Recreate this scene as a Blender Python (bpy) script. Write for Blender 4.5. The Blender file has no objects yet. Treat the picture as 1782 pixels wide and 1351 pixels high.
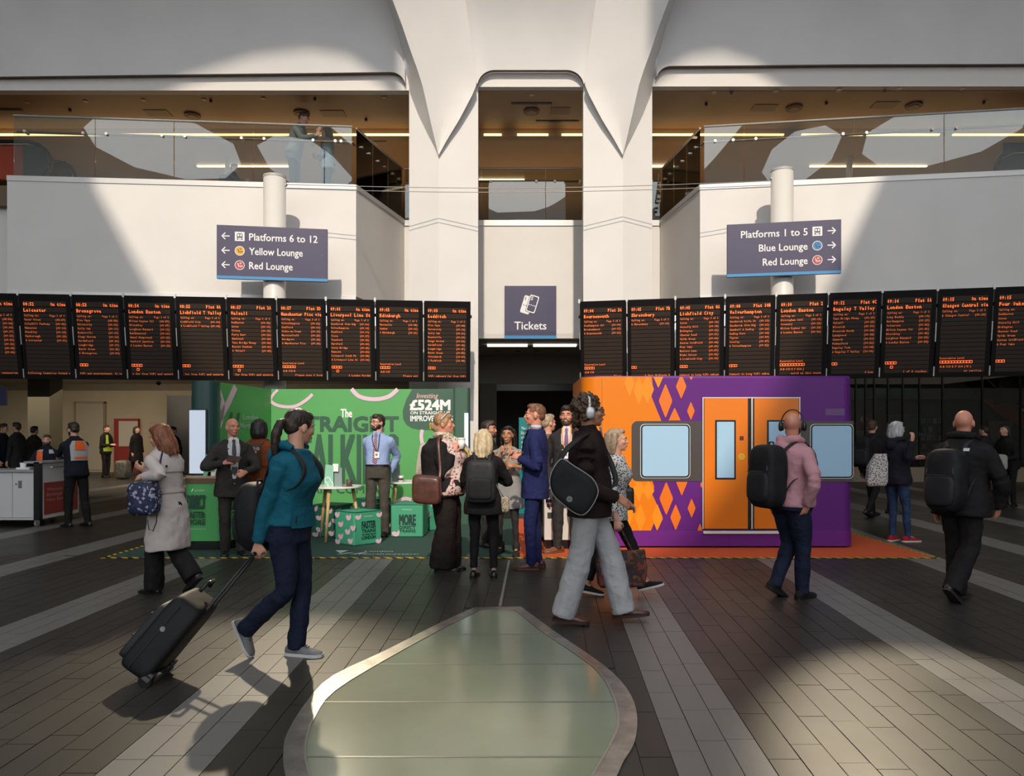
import bpy, bmesh, math, random
from mathutils import Vector, Matrix, geometry
from math import sin, cos, pi, radians, atan2, sqrt

random.seed(7)
SC = bpy.context.scene
COL = SC.collection
F, HX, HY, EYE = 1290.0, 900.0, 757.0, 1.5

# ------------------------------------------------------------------ camera, world, sun, exposure
cam_d = bpy.data.cameras.new('camera')
cam_d.sensor_width = 36.0
cam_d.lens = F / 1782.0 * 36.0
cam_d.shift_x = (891.0 - HX) / 1782.0
cam_d.shift_y = (HY - 675.5) / 1782.0
cam_d.clip_end = 300
cam = bpy.data.objects.new('camera', cam_d)
cam.location = (0, 0, EYE)
cam.rotation_euler = (pi / 2, 0, 0)
COL.objects.link(cam)
SC.camera = cam

world = bpy.data.worlds.new('sky')
SC.world = world
world.use_nodes = True
bg = world.node_tree.nodes['Background']
bg.inputs[0].default_value = (0.95, 0.97, 1.0, 1)
bg.inputs[1].default_value = 2.05

def lamp(name, kind, loc, energy, color=(1, 1, 1), target=None, **kw):
    d = bpy.data.lights.new(name, kind)
    d.energy = energy
    d.color = color
    for k, v in kw.items():
        setattr(d, k, v)
    o = bpy.data.objects.new(name, d)
    o.location = loc
    if target is not None:
        o.rotation_euler = (Vector(target) - Vector(loc)).to_track_quat('-Z', 'Y').to_euler()
    COL.objects.link(o)
    return o

# sun behind the viewer, about 34 degrees up, entering through the roof opening
lamp('sun', 'SUN', (0, -20, 20), 2.85, (1.0, 0.86, 0.69), target=(0, -20 + 0.829, 20 - 0.559), angle=radians(1.0))
# the sun thrown back on to the floor from the two balcony glass fronts
lamp('sun_glint', 'SPOT', (-4.1, 14.4, 7.7), 4600, (1.0, 0.83, 0.58), target=(-1.5, 3.3, 0), spot_size=radians(18.5), spot_blend=0.6, shadow_soft_size=0.10)
lamp('sun_glint', 'SPOT', (6.3, 14.0, 7.7), 4400, (1.0, 0.83, 0.58), target=(2.3, 3.55, 0), spot_size=radians(10.5), spot_blend=0.55, shadow_soft_size=0.10)
# room light of the lower concourse and of the upper gallery
lamp('concourse_light', 'AREA', (-13, 25.5, 3.4), 560, (1.0, 0.84, 0.62), target=(-13, 27.0, 0), shape='RECTANGLE', size=10, size_y=8)
lamp('shop_light', 'AREA', (12, 22, 3.4), 40, (1.0, 0.86, 0.7), target=(12, 22, 0), shape='RECTANGLE', size=8, size_y=4)
lamp('gallery_light', 'AREA', (-7, 18.5, 6.7), 60, (1.0, 0.72, 0.42), target=(-7, 18.5, 9), shape='RECTANGLE', size=9, size_y=4)
lamp('gallery_light', 'AREA', (7.5, 18.5, 6.7), 60, (1.0, 0.72, 0.42), target=(7.5, 18.5, 9), shape='RECTANGLE', size=9, size_y=4)
lamp('gallery_light', 'AREA', (0.3, 20.5, 6.7), 35, (1.0, 0.72, 0.42), target=(0.3, 20.5, 9), shape='RECTANGLE', size=4, size_y=4)
lamp('stand_light', 'SPOT', (-2.6, 10.6, 3.4), 30, (0.95, 1.0, 0.9), target=(-2.2, 12.8, 1.1), spot_size=radians(95), spot_blend=0.8, shadow_soft_size=0.2)

vs = SC.view_settings
vs.view_transform = 'Standard'
vs.look = 'None'
vs.gamma = 1.0
vs.use_curve_mapping = False
vs.exposure = 0.0
SC.cycles.use_denoising = True
SC.cycles.max_bounces = 6
SC.cycles.diffuse_bounces = 3
SC.cycles.use_adaptive_sampling = True
SC.cycles.adaptive_threshold = 0.03
SC.cycles.glossy_bounces = 2
SC.cycles.transparent_max_bounces = 16
SC.cycles.caustics_reflective = False
SC.cycles.caustics_refractive = False
SC.cycles.sample_clamp_indirect = 4.0

# ------------------------------------------------------------------ helpers
def Wp(px, py, D):
    """photo pixel at depth D -> point of the place"""
    return Vector(((px - HX) / F * D, D, EYE + (HY - py) / F * D))

def srgb(r, g, b):
    f = lambda c: (c / 255.0 / 12.92) if c / 255.0 <= 0.04045 else ((c / 255.0 + 0.055) / 1.055) ** 2.4
    return (f(r), f(g), f(b))

MATS = {}
def mat(name, col=(.5, .5, .5), rough=.6, metal=0.0, noise=0.0, nscale=6.0, bump=0.0, bscale=30.0, bdist=.01, emit=0.0, spec=.5, stretch=None, col2=None, pscale=0, sheen=0):
    if name in MATS:
        return MATS[name]
    m = bpy.data.materials.new(name)
    m.use_nodes = True
    nt = m.node_tree
    b = nt.nodes['Principled BSDF']
    b.inputs['Base Color'].default_value = (*col, 1)
    b.inputs['Roughness'].default_value = rough
    b.inputs['Metallic'].default_value = metal
    b.inputs['Specular IOR Level'].default_value = spec
    if sheen:
        b.inputs['Sheen Weight'].default_value = sheen
    if emit:
        b.inputs['Emission Color'].default_value = (*col, 1)
        b.inputs['Emission Strength'].default_value = emit
    if noise or bump or col2:
        tc = nt.nodes.new('ShaderNodeTexCoord')
        src = tc.outputs['Object']
        if stretch:
            mp = nt.nodes.new('ShaderNodeMapping')
            mp.inputs['Scale'].default_value = stretch
            nt.links.new(src, mp.inputs[0])
            src = mp.outputs[0]
    if col2:
        vo = nt.nodes.new('ShaderNodeTexVoronoi')
        vo.inputs['Scale'].default_value = pscale
        nt.links.new(src, vo.inputs['Vector'])
        rp = nt.nodes.new('ShaderNodeValToRGB')
        rp.color_ramp.interpolation = 'CONSTANT'
        els = rp.color_ramp.elements
        els[0].color = (*col, 1)
        els[1].position = .42 if len(col2) > 1 else .40
        els[1].color = (*col2[0], 1)
        for i, c in enumerate(col2[1:]):
            e = els.new(.55 + .15 * i)
            e.color = (*c, 1)
        nt.links.new(vo.outputs['Distance' if len(col2) == 1 else 'Color'], rp.inputs[0])
        nt.links.new(rp.outputs[0], b.inputs['Base Color'])
    elif noise:
        no = nt.nodes.new('ShaderNodeTexNoise')
        no.inputs['Scale'].default_value = nscale
        no.inputs['Detail'].default_value = 5
        nt.links.new(src, no.inputs['Vector'])
        rp = nt.nodes.new('ShaderNodeValToRGB')
        rp.color_ramp.elements[0].position = .3
        rp.color_ramp.elements[1].position = .7
        rp.color_ramp.elements[0].color = (*[c * (1 - noise) for c in col], 1)
        rp.color_ramp.elements[1].color = (*[min(1, c * (1 + noise)) for c in col], 1)
        nt.links.new(no.outputs['Fac'], rp.inputs[0])
        nt.links.new(rp.outputs[0], b.inputs['Base Color'])
    if bump:
        nb = nt.nodes.new('ShaderNodeTexNoise')
        nb.inputs['Scale'].default_value = bscale
        nb.inputs['Detail'].default_value = 3
        nt.links.new(src, nb.inputs['Vector'])
        bp = nt.nodes.new('ShaderNodeBump')
        bp.inputs['Strength'].default_value = bump
        bp.inputs['Distance'].default_value = bdist
        nt.links.new(nb.outputs['Fac'], bp.inputs['Height'])
        nt.links.new(bp.outputs[0], b.inputs['Normal'])
    MATS[name] = m
    return m

def glass_mat(name, tint, refl, rough=0.0, dirt=0.0):
    """thin pane: see-through with a mirror reflection that grows to the edge-on view"""
    if name in MATS:
        return MATS[name]
    m = bpy.data.materials.new(name)
    m.use_nodes = True
    nt = m.node_tree
    nt.nodes.clear()
    out = nt.nodes.new('ShaderNodeOutputMaterial')
    tr = nt.nodes.new('ShaderNodeBsdfTransparent')
    tr.inputs[0].default_value = (*tint, 1)
    gl = nt.nodes.new('ShaderNodeBsdfGlossy')
    gl.inputs['Roughness'].default_value = rough
    fr = nt.nodes.new('ShaderNodeFresnel')
    fr.inputs['IOR'].default_value = 1.5
    mu = nt.nodes.new('ShaderNodeMath')
    mu.operation = 'MULTIPLY_ADD'
    mu.inputs[1].default_value = 1.0
    mu.inputs[2].default_value = refl
    mu.use_clamp = True
    mx = nt.nodes.new('ShaderNodeMixShader')
    nt.links.new(fr.outputs[0], mu.inputs[0])
    nt.links.new(mu.outputs[0], mx.inputs[0])
    nt.links.new(tr.outputs[0], mx.inputs[1])
    nt.links.new(gl.outputs[0], mx.inputs[2])
    nt.links.new(mx.outputs[0], out.inputs[0])
    MATS[name] = m
    return m

class MB:
    """collects verts and faces in place coordinates"""
    def __init__(s):
        s.v, s.f = [], []
    def add(s, vs, fs):
        n = len(s.v)
        s.v += [Vector(v) for v in vs]
        s.f += [tuple(i + n for i in f) for f in fs]
        return s
    def box(s, x0, x1, y0, y1, z0, z1):
        return s.add([(x0, y0, z0), (x1, y0, z0), (x1, y1, z0), (x0, y1, z0), (x0, y0, z1), (x1, y0, z1), (x1, y1, z1), (x0, y1, z1)],
                     [(0, 3, 2, 1), (4, 5, 6, 7), (0, 1, 5, 4), (1, 2, 6, 5), (2, 3, 7, 6), (3, 0, 4, 7)])
    def obox(s, o, ux, uy, uz):
        """box from corner o along three edge vectors"""
        o, ux, uy, uz = map(Vector, (o, ux, uy, uz))
        p = [o, o + ux, o + ux + uy, o + uy]
        return s.add(p + [q + uz for q in p], [(0, 3, 2, 1), (4, 5, 6, 7), (0, 1, 5, 4), (1, 2, 6, 5), (2, 3, 7, 6), (3, 0, 4, 7)])
    def prism(s, pts, off):
        """polygon (3-D points, convex or not) pushed by vector off"""
        pts = [Vector(p) for p in pts]
        off = Vector(off)
        n = len(pts)
        tris = geometry.tessellate_polygon([pts])
        vs = pts + [p + off for p in pts]
        fs = [tuple(t) for t in tris] + [tuple(i + n for i in reversed(t)) for t in tris]
        fs += [(i, (i + 1) % n, (i + 1) % n + n, i + n) for i in range(n)]
        return s.add(vs, fs)
    def grid(s, rows):
        n, m = len(rows), len(rows[0])
        return s.add([p for r in rows for p in r], [(i * m + j, i * m + j + 1, (i + 1) * m + j + 1, (i + 1) * m + j) for i in range(n - 1) for j in range(m - 1)])
    def loft(s, rings, caps=True):
        """closed rings, all with the same count"""
        m = len(rings[0])
        n = len(rings)
        vs = [p for r in rings for p in r]
        fs = [(i * m + j, i * m + (j + 1) % m, (i + 1) * m + (j + 1) % m, (i + 1) * m + j) for i in range(n - 1) for j in range(m)]
        if caps:
            fs += [tuple(reversed(range(m))), tuple(range((n - 1) * m, n * m))]
        return s.add(vs, fs)
    def tube(s, pts, rad, n=8, side=None, flat=1.0, caps=True):
        """round (or flattened) tube along pts; rad a number or a list; side = direction of the wide axis"""
        pts = [Vector(p) for p in pts]
        if not isinstance(rad, (list, tuple)):
            rad = [rad] * len(pts)
        rings = []
        ref = Vector(side) if side is not None else None
        for i, p in enumerate(pts):
            t = (pts[min(i + 1, len(pts) - 1)] - pts[max(i - 1, 0)])
            t = t.normalized() if t.length > 1e-9 else Vector((0, 0, 1))
            r0 = ref if ref is not None else (Vector((0, 0, 1)) if abs(t.z) < .9 else Vector((1, 0, 0)))
            u = r0 - t * r0.dot(t)
            if u.length < 1e-6:
                u = t.orthogonal()
            u.normalize()
            w = t.cross(u)
            if ref is None:
                ref = u
            rings.append([p + u * (cos(a) * rad[i]) + w * (sin(a) * rad[i] * flat) for a in [2 * pi * k / n for k in range(n)]])
        return s.loft(rings, caps)
    def cyl(s, c, r, h, n=24):
        c = Vector(c)
        return s.tube([c, c + Vector((0, 0, h))], r, n)
    def ball(s, c, r, rot=None, n=10, m=7):
        """ellipsoid, r = 3 radii, rot = 3x3 matrix"""
        c = Vector(c)
        r = (r, r, r) if not isinstance(r, (tuple, list)) else r
        vs, fs = [], []
        for i in range(1, m):
            th = pi * i / m
            for j in range(n):
                ph = 2 * pi * j / n
                vs.append(Vector((r[0] * sin(th) * cos(ph), r[1] * sin(th) * sin(ph), r[2] * cos(th))))
        k = len(vs)
        vs += [Vector((0, 0, r[2])), Vector((0, 0, -r[2]))]
        for i in range(m - 2):
            for j in range(n):
                fs.append((i * n + j, (i + 1) * n + j, (i + 1) * n + (j + 1) % n, i * n + (j + 1) % n))
        for j in range(n):
            fs.append((k, j, (j + 1) % n))
            fs.append((k + 1, (m - 2) * n + (j + 1) % n, (m - 2) * n + j))
        if rot is not None:
            vs = [rot @ v for v in vs]
        return s.add([c + v for v in vs], fs)

ORG = {}
def obj(name, mb, m, parent=None, smooth=False, bevel=0.0, stuff=False, kind=None):
    me = bpy.data.meshes.new(name)
    o = bpy.data.objects.new(name, me)
    org = ORG.get(parent.name, Vector((0, 0, 0))) if parent is not None else Vector((0, 0, 0))
    me.from_pydata([v - org for v in mb.v], [], mb.f)
    bm = bmesh.new()
    bm.from_mesh(me)
    bmesh.ops.recalc_face_normals(bm, faces=bm.faces)
    bm.to_mesh(me)
    bm.free()
    if smooth:
        me.polygons.foreach_set('use_smooth', [True] * len(me.polygons))
    if m is not None:
        me.materials.append(m)
    COL.objects.link(o)
    if parent is not None:
        o.parent = parent
        ORG[o.name] = org
    if bevel:
        bv = o.modifiers.new('bevel', 'BEVEL')
        bv.width = bevel
        bv.segments = 3
        bv.limit_method = 'ANGLE'
    if stuff:
        o['kind'] = 'stuff'
    if kind:
        o['kind'] = kind
    return o

def thing(name, label, cat, loc, group=None):
    o = bpy.data.objects.new(name, None)
    o.empty_display_size = .1
    o.location = loc
    COL.objects.link(o)
    ORG[o.name] = Vector(loc)
    return tag(o, label, cat, group)

def tag(o, label, cat, group=None):
    o['label'] = label
    o['category'] = cat
    if group:
        o['group'] = group
    return o

def struct(name, mb, m, label=None, smooth=False, bevel=0, parent=None):
    o = obj(name, mb, m, parent, smooth, bevel)
    if parent is None:
        o['kind'] = 'structure'
    if label:
        o['label'] = label
    return o

# ---- lettering: Blender's built-in font turned into flat shapes
GLY = {}
def glyphs(s, bold=0.0, res=2):
    key = (s, bold, res)
    if key not in GLY:
        cu = bpy.data.curves.new('lettering', 'FONT')
        cu.body = s
        cu.resolution_u = res
        cu.offset = bold
        o = bpy.data.objects.new('lettering', cu)
        me = bpy.data.meshes.new_from_object(o)
        vs = [(v.co.x, v.co.y) for v in me.vertices]
        fs = [tuple(p.vertices) for p in me.polygons]
        bpy.data.objects.remove(o)
        bpy.data.meshes.remove(me)
        bpy.data.curves.remove(cu)
        GLY[key] = (vs, fs)
    return GLY[key]

def put(mb, s, o, ux, uy, h, w=None, bold=0.0, align='L', res=2, slant=0, strike=0.0):
    """lettering of cap height h (fitted to width w) with its lower left corner at o"""
    vs, fs = glyphs(s, bold, res)
    if not vs:
        return
    cap = .72
    x0, x1 = min(v[0] for v in vs), max(v[0] for v in vs)
    k = h / cap
    kx = k if w is None else w / max(x1 - x0, 1e-6)
    wid = (x1 - x0) * kx
    dx = {'L': 0, 'C': -wid / 2, 'R': -wid}[align]
    o, ux, uy = Vector(o), Vector(ux), Vector(uy)
    st = strike * h
    nz = ux.cross(uy).normalized() * .0006
    for si, (sx, sy) in enumerate([(0, 0)] if not strike else [(-1, -1), (1, -1), (1, 1), (-1, 1), (0, 0)]):
        mb.add([o + nz * si + ux * ((x - x0) * kx + dx + slant * y * k + sx * st) + uy * (y * k + sy * st) for x, y in vs], fs)

def put_mono(mb, s, o, ux, uy, h, adv, align='L', bold=.02):
    """one letter after another on a fixed pitch, like a dot display"""
    o, ux, uy = Vector(o), Vector(ux), Vector(uy)
    if align == 'R':
        o = o - ux * (adv * len(s))
    for i, c in enumerate(s):
        if c != ' ':
            vs, fs = glyphs(c, bold, 1)
            if not vs:
                continue
            x0, x1 = min(v[0] for v in vs), max(v[0] for v in vs)
            k = h / .72
            kx = min(k, adv * .86 / max(x1 - x0, .01))
            d = adv * i + (adv - (x1 - x0) * kx) / 2
            mb.add([o + ux * ((x - x0) * kx + d) + uy * (y * k) for x, y in vs], fs)
X1, Y1, Z1 = Vector((1, 0, 0)), Vector((0, 1, 0)), Vector((0, 0, 1))
def sq(x0, x1, y0, y1, mb, o, ux, uy, n=None, t=.004):
    """flat plate t thick on a frame o/ux/uy"""
    n = n if n is not None else ux.cross(uy)
    return mb.obox(o + ux * x0 + uy * y0, ux * (x1 - x0), uy * (y1 - y0), n * t)
# ------------------------------------------------------------------ surface materials
M_WHITE = mat('white_plaster', (.76, .74, .72), .55, noise=.03, nscale=1.2, bump=.04, bscale=3)
M_VAULT = mat('vault_plaster', (.70, .69, .68), .6, noise=.04, nscale=.8, bump=.06, bscale=2)
M_BAND = mat('band_plaster', (.72, .69, .65), .6)
M_BROWN = mat('bronze_ceiling', (.36, .225, .125), .5, noise=.06, nscale=1.5)
M_BROWN2 = mat('bronze_wall', (.16, .11, .065), .5, noise=.1, nscale=1)
M_STEEL = mat('brushed_steel', (.55, .54, .52), .38, .9, noise=.12, nscale=25, stretch=(1, 1, 12))
M_RIM = mat('worn_steel_rim', (.42, .40, .37), .33, .85, noise=.25, nscale=9, bump=.15, bscale=60)
M_CAP = mat('pale_metal', (.68, .67, .65), .3, .3)
M_DARKMETAL = mat('dark_metal', (.03, .03, .032), .4, .3)
M_POLE = mat('pole_paint', (.72, .70, .67), .4)
M_CREAM = mat('cream_wall', (.55, .47, .34), .6, noise=.06, nscale=1)
M_CREAM2 = mat('cream_door', (.50, .44, .34), .5)
M_OLIVE = mat('olive_block', (.07, .062, .04), .5)
M_GREYWALL = mat('grey_bulkhead', (.20, .18, .15), .6)
M_BLACK = mat('black_gloss', (.012, .012, .013), .25)
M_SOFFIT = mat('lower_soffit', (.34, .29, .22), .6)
M_NAVY = mat('sign_navy', srgb(60, 54, 88), .35)
M_SIGNBLUE = mat('sign_blue', srgb(60, 140, 196), .35)
M_PRINT = mat('print_white', (.86, .86, .86), .5)
M_LIGHTSTRIP = mat('light_strip', (1.0, .74, .36), .5, emit=2.4)
M_LIGHTSTRIP2 = mat('light_strip_pale', (1.0, .86, .6), .5, emit=3.0)

def paver_mat(name, col, var, speck):
    m = bpy.data.materials.new(name)
    m.use_nodes = True
    nt = m.node_tree
    b = nt.nodes['Principled BSDF']
    tc = nt.nodes.new('ShaderNodeTexCoord')
    geo = nt.nodes.new('ShaderNodeNewGeometry')
    n1 = nt.nodes.new('ShaderNodeTexNoise')
    n1.inputs['Scale'].default_value = 1.3
    n1.inputs['Detail'].default_value = 4
    n2 = nt.nodes.new('ShaderNodeTexNoise')
    n2.inputs['Scale'].default_value = 220
    n2.inputs['Detail'].default_value = 1
    for n in (n1, n2):
        nt.links.new(geo.outputs['Position'], n.inputs['Vector'])
    rnd = nt.nodes.new('ShaderNodeMath'); rnd.operation = 'MULTIPLY_ADD'
    rnd.inputs[1].default_value = var; rnd.inputs[2].default_value = 1 - var / 2
    nt.links.new(geo.outputs['Random Per Island'], rnd.inputs[0])
    r1 = nt.nodes.new('ShaderNodeMapRange'); r1.inputs[3].default_value = .82; r1.inputs[4].default_value = 1.18
    nt.links.new(n1.outputs['Fac'], r1.inputs[0])
    r2 = nt.nodes.new('ShaderNodeMapRange'); r2.inputs[3].default_value = 1 - speck; r2.inputs[4].default_value = 1 + speck
    nt.links.new(n2.outputs['Fac'], r2.inputs[0])
    a = nt.nodes.new('ShaderNodeMath'); a.operation = 'MULTIPLY'
    c = nt.nodes.new('ShaderNodeMath'); c.operation = 'MULTIPLY'
    nt.links.new(rnd.outputs[0], a.inputs[0]); nt.links.new(r1.outputs[0], a.inputs[1])
    nt.links.new(a.outputs[0], c.inputs[0]); nt.links.new(r2.outputs[0], c.inputs[1])
    mx = nt.nodes.new('ShaderNodeVectorMath'); mx.operation = 'SCALE'
    mx.inputs[0].default_value = col
    nt.links.new(c.outputs[0], mx.inputs['Scale'])
    nt.links.new(mx.outputs[0], b.inputs['Base Color'])
    rr = nt.nodes.new('ShaderNodeMapRange'); rr.inputs[3].default_value = .30; rr.inputs[4].default_value = .52
    nt.links.new(n1.outputs['Fac'], rr.inputs[0])
    nt.links.new(rr.outputs[0], b.inputs['Roughness'])
    b.inputs['Specular IOR Level'].default_value = .22
    MATS[name] = m
    return m
M_DARKP = paver_mat('dark_granite', (.036, .033, .029), .25, .25)
M_LIGHTP = paver_mat('light_granite', (.165, .158, .148), .16, .30)
M_JOINT = mat('paving_joint', (.03, .028, .025), .8)

# ------------------------------------------------------------------ floor
# light stripes: X at D=3.26 of left and right edge, and drift in X per metre of depth
STR = [(-11.6, -11.1, -.01), (-9.7, -9.25, -.01), (-7.8, -7.35, -.008), (-5.92, -5.46, 0), (-4.03, -3.56, 0), (-1.86, -1.40, -.016), (.709, 1.151, .05),
       (2.52, 2.95, .065), (4.28, 4.73, .075), (5.75, 6.2, .09), (7.4, 7.9, .09), (9.2, 9.7, .09)]
edges = []
for l, r, s in STR:
    edges += [(l, s, True), (r, s, False)]
DP0, DP1 = 2.9, 9.2          # depth range laid with single pavers
def ex(e, D):
    return e[0] + e[1] * (D - 3.26)
rows = []                    # (edge function a, edge function b, light?)
for i in range(len(edges) - 1):
    a, b = edges[i], edges[i + 1]
    n = max(1, round((b[0] - a[0]) / .155))
    for k in range(n):
        t0, t1 = k / n, (k + 1) / n
        rows.append(((a[0] + (b[0] - a[0]) * t0, a[1] + (b[1] - a[1]) * t0), (a[0] + (b[0] - a[0]) * t1, a[1] + (b[1] - a[1]) * t1), a[2]))

egg_out = [(838, 1059), (824, 1060), (814, 1064), (756, 1091), (670, 1135), (580, 1178), (536, 1221), (501, 1276), (493, 1311), (496, 1351), (520, 1430), (600, 1540), (760, 1610), (900, 1590), (1000, 1500), (1050, 1400),
           (1075, 1351), (1086, 1327), (1104, 1296), (1109, 1252), (1098, 1213), (1071, 1178), (1031, 1146), (968, 1103), (916, 1065), (906, 1058), (893, 1058)]
egg_in = [(846, 1064), (834, 1064.5), (824, 1069), (760, 1101), (670, 1150), (580, 1205), (544, 1252), (531, 1292), (529, 1320), (536, 1351), (560, 1420), (630, 1510), (770, 1570), (890, 1555), (975, 1475), (1015, 1390),
          (1035, 1351), (1051, 1323), (1075, 1276), (1077, 1245), (1068, 1212), (1047, 1176), (1012, 1146), (941, 1099), (906, 1071), (896, 1064.5), (884, 1064)]
def ground(px, py):
    D = EYE * F / (py - HY)
    return Vector(((px - HX) / F * D, D, 0))
def smooth_closed(pts, n=3):
    out = []
    m = len(pts)
    for i in range(m):
        p0, p1, p2, p3 = pts[i - 1], pts[i], pts[(i + 1) % m], pts[(i + 2) % m]
        for k in range(n):
            t = k / n
            out.append(.5 * ((2 * p1) + (p2 - p0) * t + (2 * p0 - 5 * p1 + 4 * p2 - p3) * t * t + (3 * p1 - p0 - 3 * p2 + p3) * t ** 3))
    return out
EO = smooth_closed([ground(*p) for p in egg_out])
EI = smooth_closed([ground(*p) for p in egg_in])
def inside(p, poly):
    c = False
    for i in range(len(poly)):
        a, b = poly[i], poly[i - 1]
        if (a.y > p.y) != (b.y > p.y) and p.x < (b.x - a.x) * (p.y - a.y) / (b.y - a.y) + a.x:
            c = not c
    return c

mb = MB()
mb.box(-30, 30, -30, DP0, -.06, 0)
mb.box(-30, 30, DP1, 40, -.06, 0)
mb.box(-30, 30, DP0, DP1, -.06, -.007)
floor = struct('floor', mb, M_DARKP, 'dark granite paved concourse floor with pale stripes')
# the laid pavers: the nearest are single pieces, the rest one mesh
pav = []
g = .0025
for ri, (a, b, light) in enumerate(rows):
    L = .40 if light else .56
    D = DP0 - random.random() * L
    while D < DP1:
        D0, D1 = max(D, DP0), min(D + L, DP1)
        D += L
        if D1 - D0 < .03:
            continue
        c = Vector(((ex(a, D0) + ex(b, D1)) / 2, (D0 + D1) / 2, 0))
        if abs(c.x) > .71 * c.y + .35 or inside(c, EI):
            continue
        q = [(ex(a, D0) + g, D0 + g), (ex(b, D0) - g, D0 + g), (ex(b, D1) - g, D1 - g), (ex(a, D1) + g, D1 - g)]
        pav.append((c.y, q, light))
pav.sort(key=lambda t: t[0])
far = {True: MB(), False: MB()}
for i, (d, q, light) in enumerate(pav):
    dz = random.uniform(-.0008, .0008)
    tgt = MB() if i < 300 else far[light]
    tgt.add([(x, y, -.007) for x, y in q] + [(x, y, dz) for x, y in q], [(4, 5, 6, 7), (0, 1, 5, 4), (1, 2, 6, 5), (2, 3, 7, 6), (3, 0, 4, 7)])
    if i < 300:
        obj('light_paver' if light else 'dark_paver', tgt, M_LIGHTP if light else M_DARKP, floor)
obj('light_paving', far[True], M_LIGHTP, floor, stuff=True)
obj('dark_paving', far[False], M_DARKP, floor, stuff=True)
for l, r, s in STR:           # the stripes run on to the back of the hall
    f0 = lambda D: l + s * (D - 3.26)
    f1 = lambda D: r + s * (D - 3.26)
    obj('pale_stripe', MB().add([(f0(DP1), DP1, .001), (f1(DP1), DP1, .001), (f1(32), 32, .001), (f0(32), 32, .001)], [(0, 1, 2, 3)]), M_LIGHTP, floor)
# floor movement joint
p0, p1 = ground(870, 1056), ground(886, 976)
obj('joint_strip', MB().obox(p0 + Vector((-.012, 0, .0015)), (.024, 0, 0), p1 - p0, (0, 0, .002)), M_STEEL, floor)
p0, p1 = ground(1120, 990), ground(1270, 1351)

# glass roof light in the floor
M_FGLASS = mat('frosted_floor_glass', (.245, .275, .195), .16, noise=.10, nscale=1.6, spec=.6)
skl = thing('floor_rooflight', 'pear shaped frosted green glass panel with broad steel rim in the floor', 'floor light', (.05 - .3, 4.2, 0))
n = len(EO)
rz = Vector((0, 0, .010))
mb = MB()
mb.grid([[p for p in EO] + [EO[0]], [p + rz for p in EO] + [EO[0] + rz], [p + rz for p in EI] + [EI[0] + rz], [p + Vector((0, 0, .001)) for p in EI] + [EI[0] + Vector((0, 0, .001))]])
obj('rim', mb, M_RIM, skl)
mb = MB()
mb.grid([[p + rz * 1.15 for p in EI] + [EI[0] + rz * 1.15], [p + (Vector((-.25, 4.0, 0)) - p).normalized() * .012 + rz * 1.15 for p in EI + EI[:1]]])
obj('rim_lip', mb, mat('rim_lip_steel', (.62, .6, .56), .3, .9), skl)
cuts = [9.0, EYE * F / (1106 - HY), EYE * F / (1158 - HY), EYE * F / (1224 - HY), EYE * F / (1320 - HY), 2.72, 2.0, 1.0]
def clip(poly, y, keep_above):
    out = []
    for i in range(len(poly)):
        a, b = poly[i - 1], poly[i]
        ina, inb = (a.y >= y) == keep_above, (b.y >= y) == keep_above
        if ina != inb:
            t = (y - a.y) / (b.y - a.y)
            out.append(a + (b - a) * t)
        if inb:
            out.append(b)
    return out
for i in range(len(cuts) - 1):
    p = clip(clip(EI, cuts[i] - .008, False), cuts[i + 1] + .008, True)
    if len(p) > 2:
        obj('glass_pane', MB().prism([v + Vector((0, 0, .001)) for v in p], (0, 0, .005)), M_FGLASS, skl)
for c in cuts[1:-2]:
    xs = []
    for i in range(n):
        a, b = EI[i - 1], EI[i]
        if (a.y > c) != (b.y > c):
            xs.append(a.x + (b.x - a.x) * (c - a.y) / (b.y - a.y))
    if len(xs) >= 2:
        obj('glazing_bar', MB().box(min(xs), max(xs), c - .008, c + .008, .0015, .0075), mat('glazing_bar_grey', (.16, .17, .14), .4), skl)

# ------------------------------------------------------------------ columns, vault arms, vault
def column(name, xl, xr, xrid, label):
    D0, D1, Db = 14.6, 14.78, 15.0
    pts = [(((xl - HX) / F * D1), D1), ((xrid - HX) / F * D0, D0), ((xr - HX) / F * D1, D1), ((xr - HX) / F * D1, Db), ((xl - HX) / F * D1, Db)]
    mb = MB().loft([[Vector((x, y, 0)) for x, y in pts], [Vector((x, y, 11.5)) for x, y in pts]])
    return struct(name, mb, M_WHITE, label)
column('column_left', 712, 832, 763, 'white folded column left of the ticket sign')
column('column_right', 1015, 1135, 1084, 'white folded column right of the ticket sign')

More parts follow.
